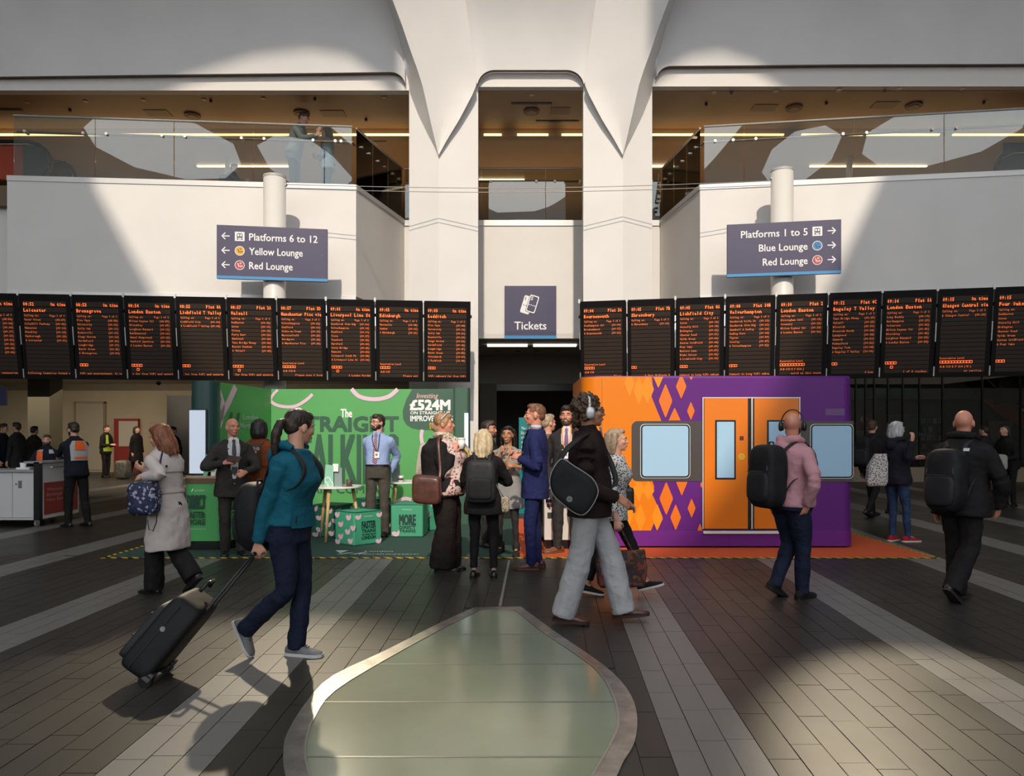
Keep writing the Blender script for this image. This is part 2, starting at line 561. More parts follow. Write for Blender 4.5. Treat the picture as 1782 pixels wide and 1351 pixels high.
def arm(mir, name, label):
    mx = (lambda x: 1847 - x) if mir else (lambda x: x)
    fo = [(763, 270, 14.52), (755, 236, 14.48), (745, 192, 14.40), (735, 148, 14.28), (726, 120, 14.18), (714, 87, 14.06), (700, 45, 13.9), (683, 0, 13.7), (650, -75, 13.3), (600, -170, 12.7)]
    fi = [(763, 270, 14.52), (780, 240, 14.52), (800, 207, 14.52), (822, 165, 14.52), (829, 148, 14.52), (826, 118, 14.45), (820, 70, 14.33), (810, 0, 14.1), (795, -75, 13.8), (770, -170, 13.4)]
    bk = [(763, 272, 14.62), (745, 235, 14.66), (728, 198, 14.7), (714, 165, 14.78), (709, 138, 14.78), (700, 105, 14.75), (688, 55, 14.6), (672, 0, 14.4), (640, -75, 14.0), (590, -170, 13.5)]
    P3 = lambda t: Wp(mx(t[0]), t[1], t[2])
    rowsA = []
    for o, i in zip(fo, fi):
        a, b = P3(o), P3(i)
        rowsA.append([a.lerp(b, k / 6) + Vector((0, .06 * sin(pi * k / 6), 0)) for k in range(7)])
    mb = MB().grid(rowsA)
    o = struct(name, mb, M_WHITE, label, smooth=True)
    obj('arm_side', MB().grid([[P3(b), P3(a).lerp(P3(b), .5), P3(a)] for a, b in zip(fo, bk)]), M_WHITE, o, smooth=True)
    ins = [(t[0] - 1, t[1], t[2] + .35) for t in fi]
    obj('arm_return', MB().grid([[P3(a), P3(b)] for a, b in zip(fi, ins)]), M_WHITE, o, smooth=True)
arm(False, 'vault_arm_left', 'white folded vault arm tapering on to the left column')
arm(True, 'vault_arm_right', 'white folded vault arm tapering on to the right column')

PROF = [(0, 0), (-.10, .5), (-.35, 1.1), (-.8, 1.8), (-1.6, 2.8), (-3.0, 4.2), (-5.2, 5.8), (-8.0, 7.2), (-10.2, 8.45)]
def vault(name, curve, D, label, spread=0):
    """curve: X,z of the opening's upper edge seen from the front; the shell rises from it towards the hall"""
    zt = max(z for x, z in curve)
    rws = []
    for dD, dz in PROF:
        k = min(1, dz / 1.1)
        rws.append([Vector((x + spread * min(1, dz / .5) * (1 if x > .27 else -1), D + dD, (z + dz) * (1 - k) + (zt + dz) * k)) for x, z in curve])
    o = struct(name, MB().grid(rws), M_VAULT, label, smooth=True)
    lip = [[Vector((x, D, z)) for x, z in curve], [Vector((x, D + .15, z + .03)) for x, z in curve]]
    obj('lip_underside', MB().grid(lip), mat('lip_shade', (.24, .16, .11), .6), o, smooth=True)  # shade under the lip, put into the brown colour
    return o
def arc(cx, cz, r, a0, a1, n=6):
    return [(cx + r * cos(radians(a0 + (a1 - a0) * i / n)), cz + r * sin(radians(a0 + (a1 - a0) * i / n))) for i in range(n + 1)]
cl = [(-26, 8.50), (-15, 8.54), (-10, 8.57), (-6, 8.62), (-4, 8.64)] + arc(-2.50, 8.36, .30, 90, 15)
vault('vault_left', cl, 14.62, 'grey white concave vault over the left gallery')
cr = arc(3.04, 8.48, .30, 165, 90) + [(4.5, 8.79), (6.5, 8.81), (10, 8.82), (15, 8.82), (26, 8.8)]
vault('vault_right', cr, 14.62, 'grey white concave vault over the right gallery')
cc = arc(-.45, 8.36, .34, 170, 90) + arc(.98, 8.36, .34, 90, 10)
vault('vault_centre', cc, 14.62, 'cream white vault bay over the ticket hall gallery', .5)
struct('trim_1', MB().box(-26, -2.15, 14.76, 14.95, 8.36, 8.80), M_BAND, 'pale band under the left vault lip')
struct('trim_2', MB().box(2.68, 26, 14.76, 14.95, 8.44, 8.95), M_BAND, 'pale band under the right vault lip')
struct('trim_3', MB().box(-.79, 1.33, 14.78, 15.0, 8.44, 8.85), M_BAND, 'pale band under the centre vault lip')

# ------------------------------------------------------------------ unseen roof, openings shaped for the sun patches and glass reflections
HOLE = [(-8.5, .4), (-7.9, 1.3), (-6.6, 2.1), (-5.2, 2.6), (-4.1, 2.75), (-3.3, 2.6), (-2.7, 2.1), (-2.35, 1.6), (-2.3, 4.1), (.2, 4.6), (2.42, 4.1), (2.5, 1.7), (2.8, 2.2), (3.4, 2.65), (4.0, 2.75), (4.7, 2.5), (5.4, 1.9), (6.4, 1.4), (7.2, .6), (7.25, -.6),
        (6.27, -3.7), (4.9, -8), (3.5, -12.1), (2.85, -13.85), (2.2, -15.2), (1.2, -16.3), (-1.4, -16.6), (-2.6, -14.5), (-3.6, -12), (-5.0, -9.7), (-7.4, -3.6), (-8.3, -1.2)]
PAN = [[(-18, -10), (-16.8, -8.4), (-14.5, -7.8), (-12.3, -8.6), (-11, -11), (-11.2, -14), (-12.6, -16.6), (-15, -17.2), (-17.4, -15.5), (-18.4, -12.6)],
       [(18, -10), (16.8, -8.4), (14.5, -7.8), (12.3, -8.6), (11, -11), (11.2, -14), (12.6, -16.6), (15, -17.2), (17.4, -15.5), (18.4, -12.6)],
       [(-4.2, -21), (-3.4, -19.2), (0, -18.2), (4.0, -18.4), (6.6, -20), (6.4, -24.5), (3, -26.4), (-2.8, -25.6)],
       [(-9.8, -11), (-8.6, -9.4), (-6.9, -9.8), (-5.9, -12), (-5.0, -15.5), (-6, -17.8), (-8.5, -17.8), (-9.7, -14.5)], [(9.8, -11), (8.8, -9.4), (7.4, -9.8), (6.4, -12), (6.0, -15.5), (6.6, -17.8), (8.5, -17.8), (9.7, -14.5)]]
def v3(l, z):
    return [Vector((x, y, z)) for x, y in l]
outer = v3([(-26, -27), (26, -27), (26, 4.6), (-26, 4.6)], 17)
polys = [outer, v3(HOLE, 17)] + [v3(p, 17) for p in PAN]
mb = MB()
mb.add([p for q in polys for p in q], [tuple(t) for t in geometry.tessellate_polygon(polys)])
roof = struct('ceiling', mb, M_VAULT, 'unseen white atrium roof shell with openings shaped for the sun patches')
m = bpy.data.materials.new('roof_foil')
m.use_nodes = True
nt = m.node_tree
nt.nodes.clear()
o_ = nt.nodes.new('ShaderNodeOutputMaterial')
t_ = nt.nodes.new('ShaderNodeBsdfTranslucent')
t_.inputs[0].default_value = (.62, .68, .74, 1)
nt.links.new(t_.outputs[0], o_.inputs[0])
for p in PAN:
    obj('foil_panel', MB().add(v3(p, 17.02), [tuple(range(len(p)))]), m, roof)  # unseen panels, added to show as pale shapes in the balcony glass

M_SHELL = mat('hall_shell', (.42, .40, .38), .7)
struct('wall_behind', MB().box(-26, 26, -27.3, -27, 0, 5), M_SHELL, 'far wall of the hall behind the viewer')  # unseen wall, added to darken glass reflections, low to let sky light in
struct('wall_side_left', MB().box(-26.3, -26, -27, 36, 0, 17), M_SHELL, 'left side wall of the hall')
struct('wall_side_right', MB().box(26, 26.3, -27, 36, 0, 17), M_SHELL, 'right side wall of the hall')
# ------------------------------------------------------------------ balconies
A, B, C = Vector((-9.95, 14.46, 0)), Vector((-3.26, 15.0, 0)), Vector((-2.66, 17.4, 0))
A2, B2, C2 = Vector((10.6, 14.02, 0)), Vector((3.70, 15.0, 0)), Vector((3.36, 17.4, 0))
def wallstrip(pts, z0, z1, t=.2):
    """upright wall along ground points, t thick towards the back"""
    mb = MB()
    for a, b in zip(pts, pts[1:]):
        n = Vector((-(b - a).y, (b - a).x, 0)).normalized()
        mb.obox(a + Z1 * z0, b - a, n * t, Z1 * (z1 - z0))
    return mb
struct('wall_left', wallstrip([A, B], 4.30, 6.46), M_WHITE, 'white balcony front on the left with sun and shade on it')
struct('wall_left_return', wallstrip([B, C], 4.30, 6.46), M_WHITE, 'white return of the left balcony front')
struct('wall_right', wallstrip([B2, A2], 4.30, 6.46), M_WHITE, 'white balcony front on the right with sun and shade on it')
struct('wall_right_return', wallstrip([C2, B2], 4.30, 6.46), M_WHITE, 'white return of the right balcony front')
struct('wall_centre', MB().box(-2.9, 3.6, 17.45, 17.7, 3.77, 6.42), M_WHITE, 'white wall panel above the ticket hall opening')
struct('wall_far_left', MB().box(-26, -9.93, 14.9, 15.1, 3.6, 6.50), M_WHITE, 'grey white wall beyond the left balcony front')
struct('wall_far_right', MB().box(10.5, 26, 14.9, 15.1, 3.6, 6.50), M_WHITE, 'grey white wall beyond the right balcony front')
# edge profiles below and above the fronts
def strip(name, pts, z0, z1, out, m, label):
    mb = MB()
    for a, b in zip(pts, pts[1:]):
        n = Vector((-(b - a).y, (b - a).x, 0)).normalized()
        mb.obox(a + Z1 * z0 - n * out, b - a, n * (out + .12), Z1 * (z1 - z0))
    return struct(name, mb, m, label)
strip('trim_4', [A, B], 6.46, 6.56, .02, M_CAP, 'metal shoe along the left balcony glass')
strip('trim_5', [B, C], 6.46, 6.56, .02, M_CAP, 'metal shoe along the left balcony return')
strip('trim_6', [B2, A2], 6.46, 6.56, .02, M_CAP, 'metal shoe along the right balcony glass')
strip('trim_7', [C2, B2], 6.46, 6.56, .02, M_CAP, 'metal shoe along the right balcony return')
strip('trim_8', [Vector((-2.66, 17.45, 0)), Vector((3.4, 17.45, 0))], 6.42, 6.55, .03, M_CAP, 'metal shoe along the centre balcony glass')
strip('trim_9', [A, B], 4.22, 4.30, .04, M_CAP, 'lower edge of the left balcony front')
strip('trim_10', [B2, A2], 4.22, 4.30, .04, M_CAP, 'lower edge of the right balcony front')

M_GLASS = glass_mat('balustrade_glass', (.80, .84, .80), .09)
def balustrade(name, label, a, b, n, z0=6.56, z1=7.74, rail=True, offs=None):
    t = thing(name, label, 'balustrade', (a + b) / 2 + Z1 * z0)
    d = b - a
    u = d.normalized()
    nn = Vector((-u.y, u.x, 0))
    offs = offs or [i / n for i in range(n + 1)]
    for f0, f1 in zip(offs, offs[1:]):
        obj('glass_pane', MB().obox(a + d * f0 + u * .008 + Z1 * z0 + nn * .04, d * (f1 - f0) - u * .016, nn * .006, Z1 * (z1 - z0)), M_GLASS, t)
        for g_ in (f0, f1):
            q = a + d * g_ + (u * .22 if g_ == f0 else u * -.22) + Z1 * (z1 - .30) + nn * .06
            obj('bolt', MB().tube([q - nn * .06, q + nn * .09], .028, 10), M_STEEL, t)
    obj('top_rail', MB().tube([a + nn * .04 + Z1 * (z1 + .01), b + nn * .04 + Z1 * (z1 + .01)], .022, 8), M_STEEL, t)
    if rail:
        obj('handrail', MB().tube([a + nn * .16 + Z1 * (z1 - .26), b + nn * .16 + Z1 * (z1 - .26)], .028, 10), mat('bronze_rail', (.30, .18, .10), .3, .6), t)
    return t
balustrade('balustrade', 'long clear glass balustrade on the left white balcony front', A + Vector((.1, 0, 0)), B - Vector((.08, .01, 0)), 5, offs=[0, .235, .465, .70, .915, 1])
balustrade('balustrade', 'long clear glass balustrade on the right white balcony front', B2 + Vector((.08, -.01, 0)), A2, 6, offs=[0, .115, .42, .66, .93, 1])
balustrade('balustrade', 'short angled glass balustrade beside the left column', B + (C - B) * .04, C, 3)
balustrade('balustrade', 'short angled glass balustrade beside the right column', C2, B2 + (C2 - B2) * .04, 3)
balustrade('balustrade', 'glass balustrade between the columns above the ticket sign', Vector((-2.66, 17.5, 0)), Vector((3.4, 17.5, 0)), 4, z0=6.55, z1=7.80, offs=[0, .30, .55, .72, 1])

# upper gallery: slab, ceiling, back wall
struct('floor_gallery_left', MB().prism([Vector((-22,15.1,6.05)),Vector((-9.95,14.7,6.05)),Vector((-3.5,15.22,6.05)),Vector((-2.92,17.5,6.05)),Vector((-2.7,17.7,6.05)),Vector((-2.7,26,6.05)),Vector((-22,26,6.05))],(0,0,.40)), M_BROWN2, 'floor slab of the left gallery')
struct('floor_gallery_right', MB().prism([Vector((22,15.1,6.05)),Vector((10.6,14.25,6.05)),Vector((3.93,15.22,6.05)),Vector((3.62,17.5,6.05)),Vector((3.4,17.7,6.05)),Vector((3.4,26,6.05)),Vector((22,26,6.05))],(0,0,.40)), M_BROWN2, 'floor slab of the right gallery')
struct('floor_gallery_centre', MB().box(-2.7, 3.3, 17.7, 26, 6.05, 6.45), M_BROWN2, 'floor slab of the centre gallery')
cg = struct('ceiling_gallery', MB().box(-26, 26, 14.95, 26, 8.42, 8.6), M_BROWN, 'bronze brown gallery ceiling with recessed fittings')
obj('bulkhead', MB().box(-22, 22, 16.75, 17.0, 8.25, 8.42), M_BROWN, cg)
struct('wall_gallery_back', MB().box(-26, 26, 25.6, 25.9, 6.3, 8.45), M_BROWN2, 'dark bronze back wall of the gallery')
cz = 8.415
def at_ceiling(px, py):
    D = (cz - EYE) * F / (HY - py)
    return Vector(((px - HX) / F * D, D, cz))
for i, (px, py) in enumerate([(335, 200), (525, 196), (925, 193), (1382, 187), (1590, 183)]):
    c = at_ceiling(px, py)
    o = obj('air_diffuser', MB().cyl(c - Z1 * .035, .17, .034, 24), mat('diffuser_bronze', (.15, .09, .05), .5), cg)
    obj('diffuser_core', MB().cyl(c - Z1 * .05, .11, .02, 20), mat('diffuser_core', (.26, .17, .1), .5), o)
for px, py in [(47, 178), (149, 176), (250, 174), (355, 173), (458, 171), (668, 169), (925, 165), (1243, 161), (1350, 159), (1460, 157), (1675, 155), (1565, 155)]:
    c = at_ceiling(px, py)
    obj('downlight', MB().cyl(c - Z1 * .012, .05, .011, 14), mat('downlight_trim', (.55, .45, .33), .4), cg)
for px, py in [(367, 174), (548, 171), (1273, 159), (1540, 156), (122, 190), (637, 207), (1229, 180), (1438, 178), (1712, 177)]:
    c = at_ceiling(px, py)
    obj('sensor', MB().cyl(c - Z1 * .05, .03, .05, 10), M_DARKMETAL, cg)
for px, py, w in [(580, 198, .5), (275, 197, .5), (975, 193, .42), (1330, 188, .5), (1540, 183, .5)]:
    c = at_ceiling(px, py)
    obj('access_panel', MB().box(c.x - w / 2, c.x + w / 2, c.y - .16, c.y + .16, cz - .006, cz - .001), mat('access_panel', (.24, .15, .085), .5), cg)
for px, py, w in [(925, 180, .85), (970, 211, .95), (15, 191, .6), (650, 245, .6)]:
    c = at_ceiling(px, py)
    obj('slot_grille', MB().box(c.x - w / 2, c.x + w / 2, c.y - .035, c.y + .035, cz - .012, cz - .001), M_DARKMETAL, cg)
def strip_light(x0, x1, y, z, m=M_LIGHTSTRIP, w=.03):
    o = obj('strip_light', MB().box(x0, x1, y - w, y + w, z - .03, z), m)
    return o
sl = [(-12, -2.4, 16.68, 8.27), (2.9, 6.0, 16.68, 8.27), (6.4, 9.5, 16.68, 8.27), (9.8, 12, 16.68, 8.27), (-.75, -.35, 16.68, 8.27), (.0, .7, 16.68, 8.27), (1.0, 1.6, 16.68, 8.27)]
for i, s in enumerate(sl):
    px = HX + (s[0] + s[1]) / 2 / s[2] * F
    tag(strip_light(*s), ['long thin amber light line under the left gallery ceiling', 'amber light line right of the right column', 'amber light line above the right balcony glass', 'amber light line at the far right of the gallery',
                          'short amber light line beside the left column', 'middle amber light line in the centre gallery', 'amber light line beside the right column in the centre gallery'][i], 'strip light', 'amber light lines under the gallery ceiling')
SLAB = ['pale strip light behind the left balcony glass above the sign pole', 'pale strip light deep between the columns', 'lower pale strip light deep in the left gallery', 'short pale strip light beside the right column', 'upper pale strip light behind the right balcony glass', 'lower pale strip light behind the right balcony glass']
for i, (x0, x1, D, py) in enumerate([(-8.2, -5.6, 19.0, 255), (-1.2, 0.2, 20, 262), (-7.3, -4.6, 21, 289), (2.6, 4.2, 19, 245), (7.5, 10.5, 19, 252), (7.8, 10.8, 21.5, 277)]):
    z = EYE + (HY - py) / F * D
    tag(strip_light(x0, x1, D, min(z, 8.4), M_LIGHTSTRIP2), SLAB[i], 'strip light', 'pale strip lights deep in the gallery')

# ------------------------------------------------------------------ lower concourse behind the stands
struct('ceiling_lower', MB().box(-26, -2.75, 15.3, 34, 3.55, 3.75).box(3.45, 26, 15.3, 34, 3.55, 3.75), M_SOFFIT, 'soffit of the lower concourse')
struct('wall_back_left', MB().box(-26, -3.2, 29.8, 30.1, 0, 3.6), M_CREAM, 'cream back wall of the lower concourse')
struct('trim_11', MB().box(-22, -3.2, 29.70, 29.8, 3.28, 3.55), mat('soffit_beam', (.24, .20, .15), .6), 'darker beam along the cream back wall')
def front_panel(x0, x1, y0, y1, D, t=.05):
    a, b = Wp(x0, y1, D), Wp(x1, y0, D)
    return MB().box(a.x, b.x, D - t, D, a.z, b.z)
d1 = struct('door_1', front_panel(131, 181, 702, 818, 29.8), M_CREAM2, 'cream flush door in the back wall')
obj('door_frame', MB().box(Wp(129, 0, 29.7).x, Wp(131, 0, 29.7).x, 29.68, 29.8, 0, 2.82).box(Wp(181, 0, 29.7).x, Wp(183, 0, 29.7).x, 29.68, 29.8, 0, 2.82).box(Wp(129, 0, 29.7).x, Wp(183, 0, 29.7).x, 29.68, 29.8, 2.77, 2.84), mat('door_frame_buff', (.36, .31, .23), .5), d1)
obj('door_handle', MB().box(Wp(134, 0, 29.7).x, Wp(136, 0, 29.7).x, 29.66, 29.8, 1.1, 1.35), M_DARKMETAL, d1)
struct('wall_dark_left', MB().box(Wp(48, 0, 24).x, Wp(86, 0, 24).x, 24, 24.7, 0, 3.55), M_OLIVE, 'dark olive block for a darker wall stretch in the lower concourse')  # block added to stand for a darker stretch of wall
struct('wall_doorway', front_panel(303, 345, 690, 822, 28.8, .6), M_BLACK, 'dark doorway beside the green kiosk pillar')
t = thing('notice_board', 'tall red framed notice board on the cream back wall', 'notice board', Wp(224, 818, 29.6))
obj('frame', front_panel(203, 244, 729, 821.8, 29.8, .20), mat('red_frame', (.32, .02, .02), .5), t)
obj('notice', front_panel(207, 240, 733, 777, 29.58, .02), mat('notice_paper', (.62, .56, .47), .6), t)
obj('lower_board', front_panel(207, 240, 781, 812, 29.58, .02), mat('red_board', (.30, .03, .02), .5), t)
t = obj('wall_notice', front_panel(261, 298, 733, 765, 29.7, .06), mat('notice_cream', (.50, .43, .32), .6))
tag(t, 'cream framed notice left of the dark doorway', 'notice')
t = thing('hanging_sign', 'dark blue hanging sign at the left edge above the welcome desk', 'sign', Wp(0, 690, 15.6))
obj('panel', front_panel(-40, 13, 674, 706, 15.6, .06), mat('deep_blue', (.012, .014, .07), .4), t)
obj('hanger', MB().tube([Wp(-8, 674, 15.57), Vector((Wp(-8, 674, 15.57).x, 15.57, 3.55))], .012, 6), M_STEEL, t)
tag(obj('cctv_camera', MB().tube([Vector((Wp(276, 661, 15.6).x, 15.6, 3.55)), Wp(276, 661, 15.6)], .022, 10).ball(Wp(276, 667, 15.6), (.05, .05, .045)), M_BLACK), 'small black dome camera hanging under the left departure boards', 'camera')

# ticket hall opening
struct('ceiling_ticket_hall', MB().box(-2.6, 3.3, 17.7, 34, 3.77, 3.9), mat('ticket_soffit', (.40, .37, .32), .6), 'pale soffit of the ticket hall opening')
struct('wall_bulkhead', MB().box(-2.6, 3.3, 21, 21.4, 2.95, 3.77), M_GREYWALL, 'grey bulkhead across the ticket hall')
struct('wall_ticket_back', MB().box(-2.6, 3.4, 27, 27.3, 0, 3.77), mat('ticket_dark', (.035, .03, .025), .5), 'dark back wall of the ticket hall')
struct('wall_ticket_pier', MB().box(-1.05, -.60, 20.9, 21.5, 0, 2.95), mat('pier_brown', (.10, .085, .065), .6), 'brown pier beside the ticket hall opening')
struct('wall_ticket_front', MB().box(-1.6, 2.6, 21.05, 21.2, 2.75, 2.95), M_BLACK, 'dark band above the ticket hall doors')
for i, (a, b) in enumerate([(848, 918), (928, 1003)]):
    p, q = Wp(a, 593, 18.6), Wp(b, 593, 18.6)
    tag(obj('ceiling_tube_light', MB().box(p.x, q.x, 18.5, 18.7, 3.72, 3.765), mat('tube_light', (1, .94, .8), .5, emit=1.6)), ['left', 'right'][i] + ' of two pale tube lights over the ticket hall opening', 'tube light', 'tube lights over the ticket hall')
for i, px in enumerate([866, 901, 934, 972]):
    c = Wp(px, 612, 20)
    tag(obj('ceiling_sensor', MB().cyl(c, .05, .10, 10), M_DARKMETAL), ['first', 'second', 'third', 'fourth'][i] + ' small dark ceiling fitting from the left over the ticket hall', 'fitting', 'ticket hall ceiling fittings')
t = thing('banner_stand', 'teal information panel standing behind the group in the ticket hall', 'panel', Wp(915, 830, 14.2))
obj('panel', front_panel(903, 932, 727, 905, 14.2, .05), mat('teal_panel', (.0, .20, .22), .4), t)
mb = MB()
for i, s in enumerate(['The best', 'Designed', 'refurbished', 'station in', 'the city']):
    put(mb, s, Wp(907, 748 + i * 8, 14.14), X1, Z1, .055, w=.2)
obj('lettering', mb, M_PRINT, t)
# right: dark shop front
sf = struct('wall_back_right', MB().box(4.6, 26, 24.9, 25.2, 0, 3.6), mat('shop_dark', (.025, .022, .018), .5), 'dark shop wall behind the glazing')
for i, px in enumerate([1489, 1506, 1521, 1545, 1571, 1600, 1640, 1709, 1776]):
    p = Wp(px, 0, 23.9)
    obj('mullion', MB().box(p.x - .02, p.x + .02, 23.86, 23.94, 0, 3.55), M_BLACK, sf)
M_SHOPG = glass_mat('shop_glass', (.72, .74, .72), .0)
pxs = [1440, 1489, 1521, 1571, 1640, 1709, 1776, 1850]
for a, b in zip(pxs, pxs[1:]):
    p, q = Wp(a, 0, 23.9), Wp(b, 0, 23.9)
    obj('shop_pane', MB().box(p.x + .03, q.x - .03, 23.895, 23.905, .45, 3.5), M_SHOPG, sf)
obj('sill', MB().box(Wp(1400, 0, 23.9).x, 26, 23.6, 24.2, 0, .46), mat('sill_stone', (.36, .30, .22), .6), sf)
def shop(name, x0, x1, y0, y1, col, D=24.85, lab=None, cat=None, emit=0):
    o = obj(name, front_panel(x0, x1, y0, y1, D, .03), mat('shop_' + name + str(x0), col, .6, emit=emit, noise=.15, nscale=5))
    return tag(o, lab, cat)
t = thing('shop_poster', 'dark red shop poster reading 49 behind the train stand', 'poster', Wp(1500, 790, 24.8))
obj('sheet', front_panel(1487, 1520, 722, 748, 24.8, .03), mat('poster_red', (.18, .035, .03), .6), t)
mb = MB(); put(mb, '.49', Wp(1493, 735, 24.74), X1, Z1, .2)
obj('lettering', mb, mat('poster_print', (.45, .40, .34), .6), t)
shop('poster', 1487, 1519, 749, 800, (.16, .13, .09), lab='pale beige shop poster under the red 49 poster', cat='poster')
shop('poster', 1545, 1598, 722, 760, (.05, .085, .055), lab='dark green shop display panel behind the grey haired woman', cat='poster')
shop('poster', 1580, 1600, 764, 800, (.20, .20, .07), lab='yellow green shop poster beside the grey haired woman', cat='poster')
shop('poster', 1487, 1525, 800, 815, (.22, .06, .04), lab='low red shop display strip beside the train stand', cat='poster')
shop('poster', 1720, 1760, 733, 770, (.22, .15, .10), lab='brown shop poster beside the bald man in black', cat='poster')
shop('poster', 1490, 1600, 655, 692, (.03, .07, .09), D=24.55, lab='long dim blue panel above the shop window', cat='poster')
for r in range(5):
    for c in range(4):
        x = 1602 + c * 10 + (r % 2) * 2
        y = 728 + r * 15
        if (r * 4 + c) % 7 == 6:
            continue
        o = obj('product_card', front_panel(x, x + 7, y, y + 9, 24.75, .05), mat('product_card%d' % ((r + c) % 3), [(.16, .14, .12), (.10, .09, .08), (.20, .19, .16)][(r + c) % 3], .6))
        tag(o, 'small pale package in the %s row, %s from the left, in the dark shop window' % (['top', 'second', 'middle', 'fourth', 'bottom'][r], ['first', 'second', 'third', 'fourth'][c]), 'package', 'packages in the dark shop window')
esc = thing('escalator', 'orange red escalator reflection modelled in the dark shop glazing', 'escalator', Wp(1700, 740, 24.6))  # mirror image in the shop glass, built as solid coloured shapes
obj('side_panel', MB().prism([Wp(x, y, 24.6) for x, y in [(1660, 650), (1712, 650), (1780, 712), (1782, 745), (1740, 722), (1705, 690)]], (0, .1, 0)), mat('orange_panel', (.40, .07, .015), .4), esc)
obj('handrail', MB().tube([Wp(1711, 654, 24.5), Wp(1745, 686, 24.5), Wp(1782, 715, 24.5)], .03, 8), M_STEEL, esc)
struct('wall_shop_upper', MB().box(10.8, 20, 24.6, 24.85, 2.7, 3.6).box(15.8, 17.2, 24.3, 24.8, 2.5, 3.5), mat('shop_grey', (.07, .068, .06), .6), 'dim grey fascia above the shop')
# ------------------------------------------------------------------ poles, wires, signs
def sign_pole(px, D, top_py, name, label):
    c = Wp(px, top_py, D)
    t = thing(name, label, 'pole', (c.x, c.y, 0))
    obj('shaft', MB().cyl((c.x, c.y, 0), .205, c.z, 32), M_POLE, t, smooth=False)
    for p in t.children:
        p.data.polygons.foreach_set('use_smooth', [len(q.vertices) == 4 for q in p.data.polygons])
    obj('rim', MB().tube([Vector((c.x, c.y, c.z - .03)), Vector((c.x, c.y, c.z + .012))], .212, 32), mat('pole_rim', (.5, .49, .47), .4), t)
    obj('cable_clamp', MB().ball(Vector((c.x + (.21 if px < 900 else -.21), c.y, c.z - .15)), .035), M_STEEL, t)
    return t
PL = sign_pole(478, 14.0, 308, 'sign_pole', 'white round pole behind the left sign with the yellow lounge')
PR = sign_pole(1361, 14.0, 297, 'sign_pole', 'white round pole behind the right sign with the blue lounge')
for i, z in enumerate((6.20, 6.28)):
    a = Vector((Wp(497, 0, 14).x, 14.0, z - .05)); b = Vector((Wp(1342, 0, 14).x, 14.0, z + .02))
    pts = [a.lerp(b, k / 16) - Z1 * (.10 * sin(pi * k / 16)) for k in range(17)]
    tag(obj('cable', MB().tube(pts, .007, 6), mat('cable_grey', (.22, .21, .2), .4, .5)), ['lower', 'upper'][i] + ' of two thin steel cables stretched between the sign poles', 'cable', 'cables between the sign poles')

def arrow(mb, o, ux, uy, s, right):
    d = 1 if right else -1
    c = o
    for a, b in (((-.5, 0), (.5, 0)), ((.5, 0), (.08, .42)), ((.5, 0), (.08, -.42))):
        p = c + ux * (a[0] * s * d) + uy * (a[1] * s)
        q = c + ux * (b[0] * s * d) + uy * (b[1] * s)
        t = (q - p).normalized()
        w = ux.cross(uy).normalized().cross(t) * (.075 * s)
        e = t * (.05 * s)
        mb.add([p - w - e, q - w + e, q + w + e, p + w - e], [(0, 1, 2, 3)])
def disc(mb, c, ux, uy, r, r0=0, n=24):
    if r0:
        mb.grid([[c + ux * (cos(2 * pi * k / n) * q) + uy * (sin(2 * pi * k / n) * q) for k in range(n + 1)] for q in (r0, r)])
    else:
        mb.add([c + ux * (cos(2 * pi * k / n) * r) + uy * (sin(2 * pi * k / n) * r) for k in range(n)], [tuple(range(n))])
def seat_icon(mb, c, ux, uy, s):
    for pts in ([(-.55, .45), (-.35, .5), (-.18, -.1), (.2, -.12), (.2, -.3), (-.32, -.28)], [(-.3, -.35), (-.2, -.35), (-.2, -.6), (-.3, -.6)], [(.1, -.35), (.2, -.35), (.2, -.6), (.1, -.6)],
                [(.28, -.38), (.7, -.38), (.7, -.1), (.28, -.1)]):
        mb.add([c + ux * (x * s) + uy * (y * s) for x, y in pts], [tuple(range(len(pts)))])
    disc(mb, c + ux * (.2 * s) + uy * (.45 * s), ux, uy, .22 * s, .12 * s, 12)
def train_icon(wh, dk, c, ux, uy, s, n):
    wh.add([c + ux * (x * s) + uy * (y * s) for x, y in [(-1, -1), (1, -1), (1, 1), (-1, 1)]], [(0, 1, 2, 3)])
    c = c + n * .001
    B = lambda x0, x1, y0, y1: dk.add([c + ux * (x * s) + uy * (y * s) for x, y in [(x0, y0), (x1, y0), (x1, y1), (x0, y1)]], [(0, 1, 2, 3)])
    B(-.45, .45, .5, .68); B(-.6, -.45, -.3, .55); B(.45, .6, -.3, .55); B(-.45, .45, -.3, .02); B(-.08, .08, 0, .55)
    B(-.6, -.35, -.72, -.38); B(.35, .6, -.72, -.38); B(-.6, .6, -.62, -.54)

